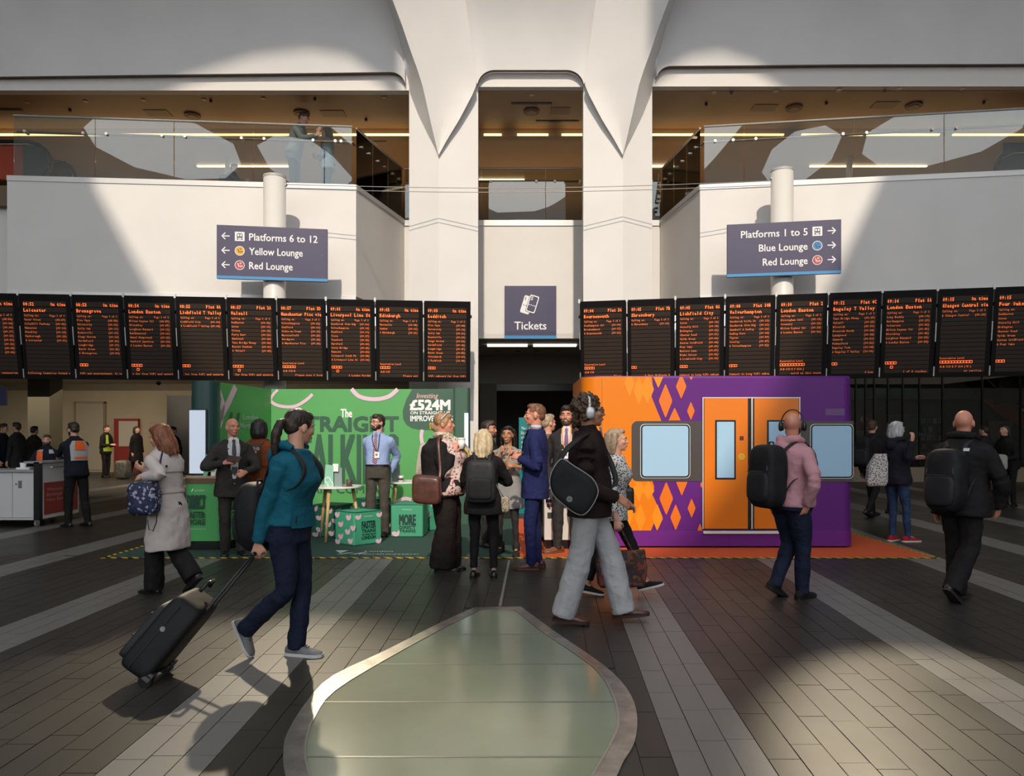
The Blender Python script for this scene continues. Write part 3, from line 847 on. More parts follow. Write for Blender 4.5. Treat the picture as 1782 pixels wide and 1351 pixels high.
def way_sign(tl, tr, hgt, lines, right, label, pole):
    tl, tr = Vector(tl), Vector(tr)
    ux = (tr - tl)
    w = ux.length
    ux.normalize()
    uy = Z1
    n = ux.cross(uy)
    if n.y > 0:
        n = -n
    t = thing('wayfinding_sign', label, 'sign', (tl + tr) / 2 - Z1 * hgt)
    o = tl - Z1 * hgt
    obj('panel', MB().obox(o - n * .0, ux * w, Z1 * hgt, -n * .07), M_NAVY, t, bevel=.006)
    obj('blue_edge', MB().obox(o + n * .001, ux * w, Z1 * (hgt * .055), n * .003), M_SIGNBLUE, t)
    for fx, fy in ((.04, .09), (.96, .09), (.04, .93), (.96, .93), (.5, .09), (.95, .5)):
        obj('rivet', MB().ball(o + ux * (w * fx) + Z1 * (hgt * fy), .008, n=6, m=4), M_STEEL, t)
    obj('bracket', MB().obox(tl.lerp(tr, .46) - Z1 * (hgt * .7) - n * .07, ux * .16, Z1 * (hgt * .4), -n * .05), M_STEEL, t)
    wh, dk = MB(), MB()
    fac = n * .003
    for i, (s, kind) in enumerate(lines):
        y = hgt * (.76 - i * .268)
        cy = o + Z1 * (y + .035) + fac
        ar, tx = MB(), MB()
        if not right:
            arrow(ar, cy + ux * (w * .08), ux, uy, .13, False)
            ic = cy + ux * (w * .205)
            put(tx, s, o + ux * (w * .29) + Z1 * (y - .03) + fac, ux, uy, .135, w=w * {20: .62}.get(len(s), .034 * len(s) + (.04 if len(s) > 12 else .05)), bold=.0, strike=.018)
        else:
            arrow(ar, cy + ux * (w * .918), ux, uy, .13, True)
            ic = cy + ux * (w * .795)
            put(tx, s, o + ux * (w * .71) + Z1 * (y - .03) + fac, ux, uy, .135, w=w * (.034 * len(s) + (.04 if len(s) > 12 else .05)), bold=.0, strike=.018, align='R')
        obj('arrow', ar, M_PRINT, t)
        obj('lettering', tx, M_PRINT, t, stuff=True)
        if kind == 'train':
            train_icon(wh, dk, ic, ux, uy, .085, n)
        else:
            md = MB(); disc(md, ic, ux, uy, .085)
            obj('lounge_roundel', md, mat('roundel_' + kind, {'yellow': srgb(224, 170, 40), 'red': srgb(176, 60, 66), 'blue': srgb(50, 130, 185)}[kind], .4), t)
            mr = MB(); disc(mr, ic + n * .001, ux, uy, .088, .078)
            obj('roundel_ring', mr, M_PRINT, t)
            mi = MB(); seat_icon(mi, ic + n * .002, ux, uy, .075)
            obj('roundel_icon', mi, mat('icon_' + kind, {'yellow': (.05, .04, .02), 'red': (.85, .8, .8), 'blue': (.05, .04, .08)}[kind], .5), t)
    obj('symbol_plate', wh, M_PRINT, t)
    obj('train_symbol', dk, M_NAVY, t)
    return t
way_sign(Wp(377, 391, 13.58), Wp(570, 399, 13.86), .985, [('Platforms 6 to 12', 'train'), ('Yellow Lounge', 'yellow'), ('Red Lounge', 'red')], False, 'dark blue sign reading Platforms 6 to 12 with left arrows', PL)
way_sign(Wp(1265, 391, 13.86), Wp(1464, 381.5, 13.5), .985, [('Platforms 1 to 5', 'train'), ('Blue Lounge', 'blue'), ('Red Lounge', 'red')], True, 'dark blue sign reading Platforms 1 to 5 with right arrows', PR)

# tickets sign
t = thing('ticket_sign', 'square dark blue Tickets sign with two ticket cards above the ticket hall', 'sign', Wp(923, 590, 17.4))
a, b = Wp(878, 590, 17.4), Wp(968, 498, 17.4)
obj('panel', MB().box(a.x, b.x, 17.37, 17.44, a.z, b.z), M_NAVY, t, bevel=.004)
obj('blue_edge', MB().box(a.x, b.x, 17.364, 17.372, a.z, a.z + .075), M_SIGNBLUE, t)
w, h = b.x - a.x, b.z - a.z
mb = MB()
put(mb, 'Tickets', Vector((a.x + w * .5, 17.362, a.z + h * .175)), X1, Z1, .19, w=w * .62, bold=.012, align='C')
obj('lettering', mb, M_PRINT, t)
def card(c, ang, cw, ch, filled, d):
    u = Vector((cos(ang), 0, sin(ang))); v = Vector((-sin(ang), 0, cos(ang)))
    P = lambda x, y: c + u * (x * cw) + v * (y * ch) - Y1 * d
    o = [P(*q) for q in [(-.42, -.5), (.42, -.5), (.5, -.42), (.5, .42), (.42, .5), (-.42, .5), (-.5, .42), (-.5, -.42)]]
    mb = MB()
    if filled:
        mb.add(o, [tuple(range(8))])
    else:
        i = [P(x * .8, y * .88) for x, y in [(-.42, -.5), (.42, -.5), (.5, -.42), (.5, .42), (.42, .5), (-.42, .5), (-.5, .42), (-.5, -.42)]]
        mb.grid([o + o[:1], i + i[:1]])
        for k in range(4):
            disc(mb, P(-.3 + .2 * k, -.08), u, v, .013)
        put(mb, '5', P(-.33, .2), u, v, .085, bold=.02)
    return mb, P, u, v
cA = Vector((a.x + w * .43, 17.362, a.z + h * .64)); cB = Vector((a.x + w * .54, 17.362, a.z + h * .655))
mbA, PA, u, v = card(cA, radians(-17), .22, .42, True, 0)
obj('white_card', mbA, M_PRINT, t)
md = MB(); put(md, '1', PA(-.35, .22), u, v, .085, bold=.02); disc(md, PA(-.3, -.06), u, v, .013); disc(md, PA(-.05, -.06), u, v, .013)
obj('card_numeral', MB().add([p - Y1 * .001 for p in md.v], md.f), M_NAVY, t)
mk, PK, _, _ = card(cB, radians(-17), .24, .43, True, .002)
obj('card_gap', mk, M_NAVY, t)
mbB, PB, _, _ = card(cB, radians(-17), .22, .41, False, .004)
obj('outlined_card', mbB, M_PRINT, t)

# ------------------------------------------------------------------ departure boards
M_SCREEN = mat('board_frame_black', (.006, .005, .005), .45, spec=.12)
M_LED = mat('led_orange', (1.0, .17, .03), .5, emit=.85)
M_LED2 = mat('led_dim', (.85, .17, .035), .5, emit=.36)
ms = bpy.data.materials.new('board_rows')
ms.use_nodes = True
nt = ms.node_tree
b_ = nt.nodes['Principled BSDF']
b_.inputs['Base Color'].default_value = (.034, .023, .016, 1)
b_.inputs['Specular IOR Level'].default_value = .2
b_.inputs['Roughness'].default_value = .42
M_ROW = ms
LEFT = [
 ('08:51', 'On time', '', ['', '', '', '', '', '', '', '', ''], '', 'ng connection'),
 ('08:52', 'On time', 'Leicester', ['Water Orton', 'Coleshill Parkway', 'Nuneaton', 'Hinckley', 'Narborough', '& Leicester'], '', 'following Countries formed o'),
 ('08:53', 'On time', 'Bromsgrove', ['Five Ways', 'University', 'Selly Oak', 'Bournville', 'Kings Norton', 'Northfield', 'Longbridge', 'Barnt Green', '& Bromsgrove'], '3', 'WiFi and entertainment. It is'),
 ('08:54', 'On time', 'London Euston', ['Milton Keynes Ctl', 'Bletchley', 'Leighton Buzzard', 'Berkhamsted', 'Hemel Hempstead', 'Watford Junction', '& London Euston'], '4b', 's for free WiFi and entert'),
 ('08:55', 'Plat 8A', 'Lichfield T Valley', ['Lichfield City', '& Lichfield T Valley'], '3', 'for free WiFi and enterta'),
 ('08:57', 'Plat 2A', 'Walsall', ['Duddeston', 'Aston', 'Witton', 'Perry Barr', 'Hamstead', 'Tame Bridge Pkway', 'Bescot Stadium', '& Walsall'], '4b', 'for free WiFi and enterta'),
 ('08:57', 'Plat 5D', 'Manchester Picc via', ['Wolverhampton', 'Stafford', 'Stoke-on-Trent', 'Macclesfield', 'Stockport', '& Manchester Picc'], 'R5', 'Please note A food'),
 ('09:01', 'On time', 'Liverpool Lime St', ['Smethwick Gltn Bdg', 'Wolverhampton', 'Stafford', 'Crewe', 'Winsford', 'Hartford', 'Acton Bridge', 'Runcorn', 'Liverpool South Pk', '& Liverpool Lime St'], '4b', 'A London Northw'),
 ('09:03', 'On time', 'Edinburgh', ['Newcastle', 'Dunbar', '& Edinburgh'], 'R4', 'Please not'),
 ('09:03', 'On time', 'Redditch', ['Five Ways', 'University', 'Selly Oak', 'Bournville', 'Kings Norton', 'Northfield', 'Longbridge', 'Barnt Green', 'Alvechurch', '& Redditch'], '3', 'WiFi onboard for free WiFi'),
]
RIGHT = [
 ('09:04', 'Plat 3A', 'Bournemouth', ['Southampton Ctl', 'Brockenhurst', '& Bournemouth'], 'R4', 'Pleas'),
 ('09:05', 'Plat 7B', 'Shrewsbury', ['& Shrewsbury'], '2', 'A West Midlands R'),
 ('09:05', 'Plat 8A', 'Lichfield City', ['Aston', 'Gravelly Hill', 'Erdington', 'Chester Road', 'Wylde Green', 'Sutton Coldfield', 'Four Oaks', 'Butlers Lane', 'Blake Street', '& Lichfield City'], '3', 'connect to Long WiFi onboar'),
 ('09:08', 'Plat 10B', 'Wolverhampton', ['Smethwick Rolfe St', 'Smethwick Gltn Bdg', 'Sandwell & Dudley', 'Dudley Port', 'Tipton', 'Coseley', '& Wolverhampton'], '3', 'Connect to Long WiFi onboa'),
 ('09:10', 'Plat 2', 'London Euston', ['Birmingham Intl', 'Coventry', 'Milton Keynes Ctl', '& London Euston'], 'R9', 'valid on this train'),
 ('09:12', 'Plat 4C', 'Rugeley T Valley', ['Tame Bridge Pkway', 'Walsall', 'Bloxwich', 'Bloxwich North', 'Landywood', 'Cannock', 'Hednesford', 'Rugeley Town', '& Rugeley T Valley'], '2', 'A Lon'),
 ('09:14', 'Plat 1A', 'London Euston', ['Long Buckby', 'Northampton', 'Wolverton', 'Milton Keynes Ctl', 'Bletchley', 'Leighton Buzzard', '& London Euston'], '4b', '1 of 4 coaches.'),
 ('09:15', 'On time', 'Glasgow Central via', ['& Glasgow Central'], 'R11', 'no service.'),
 ('09:15', 'On time', 'Four Oaks', ['Duddeston', 'Aston', 'Gravelly Hill', 'Erdington', 'Chester Road', 'Wylde Green', 'Sutton Coldfield', '& Four Oaks'], '3', ''),
]
def departure_board(p0, u, w, data, label, grp):
    """p0: top left corner; u: direction along the row"""
    H = 1.47
    tilt = radians(8)
    n0 = Vector((u.y, -u.x, 0))                       # towards the hall
    if n0.y > 0:
        n0 = -n0
    v = (Z1 * cos(tilt) + n0 * sin(tilt))             # up the face, top leaning out
    n = (n0 * cos(tilt) - Z1 * sin(tilt))
    t = thing('departure_board', label, 'departure board', p0 - v * H, grp)
    o = p0 - v * H
    g = .010
    obj('housing', MB().obox(o + u * g, u * (w - 2 * g), v * H, -n * .09), M_SCREEN, t, bevel=.006)
    obj('clip', MB().obox(p0 + u * (-.018) - v * .03 + n * .0, u * .036, v * .07, -n * .03), mat('clip_white', (.8, .8, .78), .4), t)
    obj('hinge', MB().obox(o + u * (-.009) + v * .02, u * .018, v * .16, -n * .03), M_STEEL, t)
    obj('side_rod', MB().obox(o + u * (-.008) + v * .60, u * .016, v * .32, -n * .05), M_STEEL, t)
    mr = MB()
    x0, x1 = .075, w - .085
    def P(x, fy):
        return o + u * x + v * (H * (1 - fy)) + n * .002
    def row(f0, f1, xa=x0, xb=x1):
        mr.add([P(xa, f1), P(xb, f1), P(xb, f0), P(xa, f0)], [(0, 1, 2, 3)])
    row(.083, .142); row(.154, .214)
    for k in range(15):
        row(.226 + k * .0483, .226 + k * .0483 + .041)
    obj('row_strips', mr, M_ROW, t, stuff=True)
    hi, lo = MB(), MB()
    tm, st, dest, calls, form, foot = data
    Q = lambda x, fy: P(x, fy) + n * .002
    aw = .0415
    put_mono(hi, tm, Q(x0 + .004, .137), u, v, .058, .036, bold=.03)
    put_mono(hi, st, Q(x1 - .004, .137), u, v, .058, .036, 'R', bold=.03)
    put_mono(hi, dest, Q(x0 + .004, .207), u, v, .058, min(aw, (x1 - x0) / max(1, len(dest))), bold=.03)
    y = .226
    put_mono(lo, 'Calling at:', Q(x0 + .006, y + .036), u, v, .036, .0225)
    put_mono(lo, 'Page 1 of 1', Q(x1 - .03, y + .036), u, v, .036, .0225, 'R')
    hh, mm = int(tm[:2]), int(tm[3:])
    for k, s in enumerate(calls):
        y = .226 + (k + 1) * .0483
        put_mono(lo, s, Q(x0 + .006, y + .036), u, v, .036, .0245)
        mm += 5 + (k * 3) % 6
        if mm > 59:
            mm -= 60; hh += 1
        put_mono(lo, '(%02d:%02d)' % (hh, mm), Q(x1 - .02, y + .036), u, v, .036, .0245, 'R')
    yr = .226 + 12 * .0483
    nb = int(''.join(c for c in form if c.isdigit()) or 0)
    if form.startswith('R'):
        put_mono(lo, 'Reservation Level', Q(x0 + .006, yr - .0483 + .036), u, v, .036, .0225)
        put_mono(lo, 'ABCDEFGHJKLM'[:nb], Q(x0 + .006, yr + .0483 + .036), u, v, .036, .046)
    for k in range(nb):
        xa = x0 + .006 + k * .046
        for (q0, q1, r0, r1) in ((0, .044, .004, .010), (0, .044, .030, .036), (0, .008, .004, .036), (.036, .044, .004, .036)):
            hi.add([Q(xa + q0, yr + r1), Q(xa + q1, yr + r1), Q(xa + q1, yr + r0), Q(xa + q0, yr + r0)], [(0, 1, 2, 3)])
    if form.endswith('b'):
        xa, ya = x0 + .09, yr + .0483
        for (q0, q1, r0, r1) in ((0, .044, .004, .010), (0, .044, .030, .036), (0, .008, .004, .036), (.036, .044, .004, .036)):
            hi.add([Q(xa + q0, ya + r1), Q(xa + q1, ya + r1), Q(xa + q1, ya + r0), Q(xa + q0, ya + r0)], [(0, 1, 2, 3)])
    yf = .226 + 14 * .0483
    ff = foot[:30]
    put_mono(lo, ff, Q(x1 - .004, yf + .036) if len(ff) > 12 else Q(x1 - .02, yf + .036), u, v, .036, min(.0265, (x1 - x0) / max(1, len(ff))), 'R')
    if hi.v: obj('headline_text', hi, M_LED, t, stuff=True)
    if lo.v: obj('small_text', lo, M_LED2, t, stuff=True)
    return t
zt = 3.93
a, b = Vector((Wp(30, 0, 12.74).x, 12.74, zt)), Vector((Wp(820, 0, 13.51).x, 13.51, zt))
u = (b - a).normalized(); wd = (b - a).length / 9
for k, dta in enumerate(LEFT):
    departure_board(a + u * (wd * (k - 1)), u, wd, dta, 'departure board for ' + (dta[2] + {3: ', fourth board from the left edge'}.get(k, '') if dta[2] else 'a train cut off at the left edge'), 'left row of departure boards')
a2, b2 = Vector((Wp(1008, 0, 13.51).x, 13.51, zt)), Vector((Wp(1731, 0, 12.2).x, 12.2, zt))
u2 = (b2 - a2).normalized(); wd2 = (b2 - a2).length / 8
for k, dta in enumerate(RIGHT):
    departure_board(a2 + u2 * (wd2 * k), u2, wd2, dta, 'departure board for ' + dta[2] + {4: ' above the train doors', 6: ' between the Rugeley and Glasgow boards'}.get(k, ''), 'right row of departure boards')
for nm, p, q in (('left', a - u * wd, b), ('right', a2, b2 + u2 * wd2)):
    d = (q - p).normalized()
    o = obj('board_rail', MB().tube([p + Vector((0, .16, -.25)), q + Vector((0, .16, -.25))], .03, 8), M_DARKMETAL)
    tag(o, 'dark carrying rail behind the %s row of departure boards' % nm, 'rail')
    for k in range(1, 4):
        c = p.lerp(q, k / 4) + Vector((0, .16, -.25))
        obj('hanger', MB().tube([c, Vector((c.x, 15.35, c.z - .05))], .015, 6), M_STEEL, o)

# ------------------------------------------------------------------ escalator heads on the gallery
def esc_head(pts, px0, name, label, D, colr, inner):
    t = thing(name, label, 'escalator', Wp(px0, 312, D))
    obj('handrail', MB().tube([Wp(x, y, D) for x, y in pts], .045, 10), M_BLACK, t, smooth=True)
    obj('steel_edge', MB().tube([Wp(x + (-4 if x > px0 else 0), y + 4 if y < 280 else y - 3, D) for x, y in pts], .025, 8), M_STEEL, t, smooth=True)
    obj('side_panel', MB().prism([Wp(x, y, D + .02) for x, y in pts] + [Wp(pts[0][0], pts[-1][1], D + .02)], (0, .08, 0)), colr, t)
    if inner:
        obj('glass_infill', MB().prism([Wp(x, y, D - .05) for x, y in inner], (0, .02, 0)), mat('teal_infill', (.03, .055, .055), .2), t)
    return t
pts = [(-60, 247), (0, 247), (50, 247), (68, 252), (82, 264), (90, 280), (88, 296), (78, 307), (62, 312), (20, 312)]
esc_head(pts, 0, 'escalator', 'red sided escalator end with round black handrail on the left gallery', 16.2, mat('escalator_red', (.36, .05, .02), .4),
         [(40, 252), (60, 254), (78, 266), (85, 282), (82, 296), (70, 306), (40, 308)])
pts = [(80, 386), (84, 290), (96, 282), (112, 283), (124, 292), (131, 305), (134, 386)]
e = esc_head(pts, 100, 'escalator', 'dark escalator end with small lettering behind the red one on the left gallery', 17.2, mat('escalator_navy', (.02, .02, .035), .4), None)
mb = MB()
for i in range(4):
    put(mb, 'Mind the step', Wp(101, 296 + i * 4.5, 17.1), X1, Z1, .028, w=.2)
obj('lettering', mb, mat('esc_print', (.3, .3, .34), .5), e)
pts = [(1900, 262), (1782, 262), (1762, 263), (1742, 272), (1733, 286), (1732, 298)]
esc_head(pts, 1790, 'escalator', 'dark escalator end with round black handrail on the right gallery', 16.0, M_BLACK, None)
t = obj('blue_panel', front_panel(1744, 1782, 233, 270, 17.6, .05), mat('panel_blue', (.04, .12, .42), .4)); tag(t, 'bright blue panel behind the right gallery escalator', 'panel')
tag(obj('gallery_post', MB().cyl(Wp(1478, 309, 18.5), .07, 1.75, 14), M_CAP), 'slim pale post on the right gallery', 'post')
tag(obj('gallery_post', MB().cyl(Wp(396, 320, 18.5), .06, 1.2, 14), M_CAP), 'slim pale post beside the young man on the left gallery', 'post')
# ------------------------------------------------------------------ mats and tape of the exhibition stand
M_CARPG = mat('carpet_green', srgb(44, 74, 66), .9, noise=.12, nscale=40, bump=.2, bscale=400)
M_CARPO = mat('carpet_orange', srgb(206, 88, 40), .9, noise=.10, nscale=40, bump=.2, bscale=400)
def tape_mat():
    m = bpy.data.materials.new('hazard_tape')
    m.use_nodes = True
    nt = m.node_tree
    b = nt.nodes['Principled BSDF']
    b.inputs['Roughness'].default_value = .45
    geo = nt.nodes.new('ShaderNodeNewGeometry')
    sp = nt.nodes.new('ShaderNodeSeparateXYZ')
    nt.links.new(geo.outputs['Position'], sp.inputs[0])
    ad = nt.nodes.new('ShaderNodeMath'); ad.operation = 'ADD'
    nt.links.new(sp.outputs[0], ad.inputs[0]); nt.links.new(sp.outputs[1], ad.inputs[1])
    mu = nt.nodes.new('ShaderNodeMath'); mu.operation = 'MULTIPLY'; mu.inputs[1].default_value = 7.5
    nt.links.new(ad.outputs[0], mu.inputs[0])
    fr = nt.nodes.new('ShaderNodeMath'); fr.operation = 'FRACT'
    nt.links.new(mu.outputs[0], fr.inputs[0])
    rp = nt.nodes.new('ShaderNodeValToRGB'); rp.color_ramp.interpolation = 'CONSTANT'
    rp.color_ramp.elements[0].color = (.015, .015, .015, 1)
    rp.color_ramp.elements[1].position = .5
    rp.color_ramp.elements[1].color = (.72, .47, .04, 1)
    nt.links.new(fr.outputs[0], rp.inputs[0])
    nt.links.new(rp.outputs[0], b.inputs['Base Color'])
    return m
M_TAPE = tape_mat()
g_ = obj('floor_mat', MB().box(-5.0, -.02, 9.03, 13.2, .002, .006), M_CARPG); tag(g_, 'dark green floor mat of the green stand edged with hazard tape', 'mat')
o_ = obj('floor_mat', MB().box(-.02, 5.08, 9.03, 13.2, .002, .006), M_CARPO); tag(o_, 'orange floor mat under the train front edged with hazard tape', 'mat')
obj('hazard_tape', MB().box(-5.05, -.02, 8.985, 9.04, .003, .008), M_TAPE, g_)
obj('hazard_tape', MB().box(-5.05, -4.995, 9.0, 13.2, .003, .008), M_TAPE, g_)
obj('hazard_tape', MB().box(-.02, 5.13, 8.985, 9.04, .003, .008), M_TAPE, o_)
obj('hazard_tape', MB().box(5.075, 5.13, 9.0, 13.2, .003, .008), M_TAPE, o_)
mb = MB()
gx = lambda px, py: ground(px, py) + Z1 * .0075
a = gx(632, 963); ux = X1; uy = Y1
put(mb, 'London', gx(634, 961.5), X1, Y1, .085, w=.36)
put(mb, 'Northwestern', gx(624, 966.5), X1, Y1, .085, w=.74)
obj('floor_lettering', mb, mat('mat_print', (.55, .60, .56), .7), g_)
mb = MB()
for dx in (0, .17):
    p = gx(585, 966) + X1 * dx
    mb.add([p, p + X1 * .06, p + Vector((.20, .14, 0)), p + Vector((.13, .14, 0))], [(0, 1, 2, 3)])
mb.add([gx(630 - 45, 959) - X1 * .01, gx(585, 959) + X1 * .16, gx(585, 964) + X1 * .05], [(0, 1, 2)])
obj('floor_emblem', mb, mat('mat_print2', (.45, .62, .52), .7), g_)

# ------------------------------------------------------------------ train front
M_PURP = mat('train_purple', srgb(98, 36, 124), .35, spec=.3)
M_PURP2 = mat('train_skirt_purple', srgb(106, 40, 130), .35, spec=.3)
M_ORNG = mat('train_orange', srgb(230, 128, 24), .3, spec=.3)
M_ORNG2 = mat('train_orange_pale', srgb(238, 146, 38), .3, spec=.3)
M_ORNG3 = mat('train_orange_deep', srgb(232, 118, 30), .3)
M_ORND = mat('train_door_orange', srgb(228, 122, 14), .3)
M_BAND2 = mat('window_band', srgb(76, 70, 68), .3)
M_WING = mat('train_window_print', srgb(166, 204, 232), .22)
M_TRIMW = mat('trim_white', (.75, .75, .74), .35)
tr = thing('train_front', 'orange and purple printed railway carriage side with sliding doors', 'display', (2.65, 10.6, 0))
TD = 9.8
def TT(x, y, d=0):
    return Wp(1080 + x * .2517, 640 + y * .2517, TD) - Y1 * d
def foot(x0, x1, y0, y1, rl, rr, n=6):
    p = []
    for cx, cy, r, a0 in ((x0 + rl, y0 + rl, rl, 180), (x1 - rr, y0 + rr, rr, 270), (x1 - rr, y1 - rr, rr, 0), (x0 + rl, y1 - rl, rl, 90)):
        p += [(cx + r * cos(radians(a0 + 90 * k / n)), cy + r * sin(radians(a0 + 90 * k / n))) for k in range(n + 1)]
    return p
fp = foot(.86, 4.452, TD, 11.6, .24, .13)
fl = foot(.84, 4.462, TD - .012, 11.6, .24, .14)
body = obj('body', MB().loft([[Vector((x, y, .22)) for x, y in fp], [Vector((x, y, 2.25)) for x, y in fp], [Vector((x * .995 + .01, y + .012, 2.28)) for x, y in fp]]), M_PURP, tr)
obj('skirt', MB().loft([[Vector((x, y, .03)) for x, y in fl], [Vector((x, y, .235)) for x, y in fl]]), M_PURP2, tr)
obj('plinth', MB().box(1.0, 4.3, 9.95, 11.5, 0.006, .05), M_BLACK, tr)
# orange skin, wrapped round the left corner
lz = [(215, 62), (225, 150), (213, 200), (245, 280), (280, 365), (285, 380), (285, 780), (220, 787), (232, 825), (218, 875), (250, 945), (292, 1045), (262, 1110), (240, 1080), (228, 1080), (205, 1138)]
obj('orange_skin', MB().prism([TT(-142, 62, .002)] + [TT(x, y, .002) for x, y in lz] + [TT(-142, 1138, .002)], (0, -.002, 0)), M_ORNG, tr)
cw = [(x, y) for x, y in fp[:7]]
mbs = MB().grid([[Vector((x - .003, y - .003, z)) for x, y in [(.86, 11.4)] + cw] for z in (.235, 2.268)])
obj('orange_corner', mbs, M_ORNG, tr, smooth=True)
obj('panel_seam', MB().obox(TT(-131, 1138, .004), X1 * .006, Z1 * (2.035), -Y1 * .001), mat('seam_dark', (.25, .10, .02), .5), tr)
def rrect(x0, x1, y0, y1, r, d, n=5, corners=(1, 1, 1, 1)):
    p = []
    for (cx, cy, a0, on) in ((x0 + r, y0 + r, 180, corners[0]), (x1 - r, y0 + r, 270, corners[1]), (x1 - r, y1 - r, 0, corners[2]), (x0 + r, y1 - r, 90, corners[3])):
        if on:
            p += [(cx + r * cos(radians(a0 + 90 * k / n)), cy + r * sin(radians(a0 + 90 * k / n))) for k in range(n + 1)]
        else:
            p.append((cx - r if a0 in (180, 90) else cx + r, cy - r if a0 in (180, 270) else cy + r))
    return [TT(x, y, d) for x, y in p]
DN = [0]
def diamond(cx, cy, hw, hh, m, d=.004, clip_y=None, sc=1.0):
    DN[0] += 1
    d = d + .0004 * DN[0] * .25
    pts = []
    for (ax, ay), (bx, by) in zip([(0, -1), (1, 0), (0, 1), (-1, 0)], [(1, 0), (0, 1), (-1, 0), (0, -1)]):
        for t in (.06, .94):
            pts.append((cx + (ax + (bx - ax) * t) * hw, cy + (ay + (by - ay) * t) * hh))
    if clip_y:
        lo, hi = clip_y
        pts2 = []
        for i in range(len(pts)):
            p, q = pts[i - 1], pts[i]
            for lim, sg in ((lo, 1), (hi, -1)):
                if (p[1] - lim) * (q[1] - lim) < 0:
                    t = (lim - p[1]) / (q[1] - p[1])
                    pts2.append((p[0] + (q[0] - p[0]) * t, lim))
            if lo <= q[1] <= hi:
                pts2.append(q)
        pts = pts2
    obj('diamond', MB().prism([TT(x, y, d) for x, y in pts], (0, -.002, 0)), m, tr)
for a in [(260, 55, 38, 88), (310, 230, 48, 120), (418, 130, 37, 88), (485, 300, 27, 65), (373, 375, 46, 100), (487, 50, 20, 38)]:
    diamond(*a, M_ORNG3 if a[0] > 280 else M_ORNG2, clip_y=(64, 366))
for a in [(315, 905, 48, 118), (422, 790, 40, 98), (490, 972, 28, 68), (380, 1035, 38, 92), (252, 1035, 38, 95), (548, 1150, 26, 75), (558, 810, 9, 25)]:
    diamond(*a, M_ORNG3 if a[0] > 280 else M_ORNG2, clip_y=(790, 1136))
for a in [(185, 150, 46, 104), (125, 160, 40, 100), (190, 850, 44, 70), (125, 840, 38, 95), (135, 1040, 40, 100), (60, 110, 36, 90), (60, 1000, 36, 90)]:
    diamond(*a, M_ORNG2, d=.0042, clip_y=(64, 366) if a[1] < 400 else (790, 1136))
# window bands and windows
obj('window_band', MB().prism(rrect(75, 562, 370, 785, 42, .005, corners=(1, 0, 0, 1)), (0, -.003, 0)), M_BAND2, tr)
obj('window_band', MB().prism(rrect(1242, 1608, 370, 790, 5, .005), (0, -.003, 0)), M_BAND2, tr)
def window(x0, x1, y0, y1):
    o = obj('window', MB().prism(rrect(x0, x1, y0, y1, 30, .009), (0, -.003, 0)), M_TRIMW, tr)
    obj('gasket', MB().prism(rrect(x0 + 4, x1 - 4, y0 + 4, y1 - 4, 28, .013), (0, -.002, 0)), M_BLACK, o)
    obj('pane', MB().prism(rrect(x0 + 14, x1 - 14, y0 + 13, y1 - 14, 20, .016), (0, -.002, 0)), M_WING, o)
window(135, 480, 390, 765)
window(1308, 1607, 390, 768)
# doors
obj('door_surround', MB().prism(rrect(563, 1243, 207, 1122, 2, .005), (0, -.006, 0)), M_BLACK, tr)
for x0, x1, side in ((576, 876, 'l'), (921, 1226, 'r')):
    dr = obj('door', MB().prism(rrect(x0, x1, 213, 1113, 2, .012), (0, -.010, 0)), M_ORND, tr)
    wx = (650, 793) if side == 'l' else (1008, 1150)
    obj('window_gasket', MB().prism(rrect(wx[0], wx[1], 363, 773, 3, .023), (0, -.003, 0)), M_BLACK, dr)
    obj('pane', MB().prism(rrect(wx[0] + 12, wx[1] - 12, 375, 761, 3, .027), (0, -.002, 0)), M_WING, dr)
    if side == 'l':
        obj('button_plate', MB().prism(rrect(808, 856, 456, 519, 3, .023), (0, -.002, 0)), M_ORNG3, dr)
        obj('door_button', MB().prism(rrect(819, 846, 474, 502, 2, .026), (0, -.004, 0)), mat('button_brown', (.08, .03, .01), .4), dr)
        mb = MB(); disc(mb, TT(833, 615, .0245), X1, Z1, .042, .022)
        obj('call_ring', mb, mat('ring_gold', srgb(214, 190, 60), .4), dr)
        mb = MB(); disc(mb, TT(833, 615, .025), X1, Z1, .014)
        obj('call_button', mb, mat('ring_gold', srgb(214, 190, 60), .4), dr)
for x in (563, 900, 1230):
    obj('door_rail', MB().prism(rrect(x, x + (8 if x != 900 else 10), 207, 1115, 1, .012), (0, -.012, 0)), M_CAP, tr)
obj('door_head_rail', MB().prism(rrect(567, 1240, 205, 212, 1, .012), (0, -.008, 0)), M_CAP, tr)
obj('door_step', MB().obox(TT(568, 1146, .013), X1 * (.2517 * 672 / F * TD), Z1 * .035, -Y1 * .03), M_TRIMW, tr)
for k in range(5):
    obj('vent_slot', MB().prism(rrect(1415, 1548, 286 + k * 9.5, 290 + k * 9.5, 1, .003), (0, -.002, 0)), mat('vent_grey', (.22, .18, .25), .4), tr)

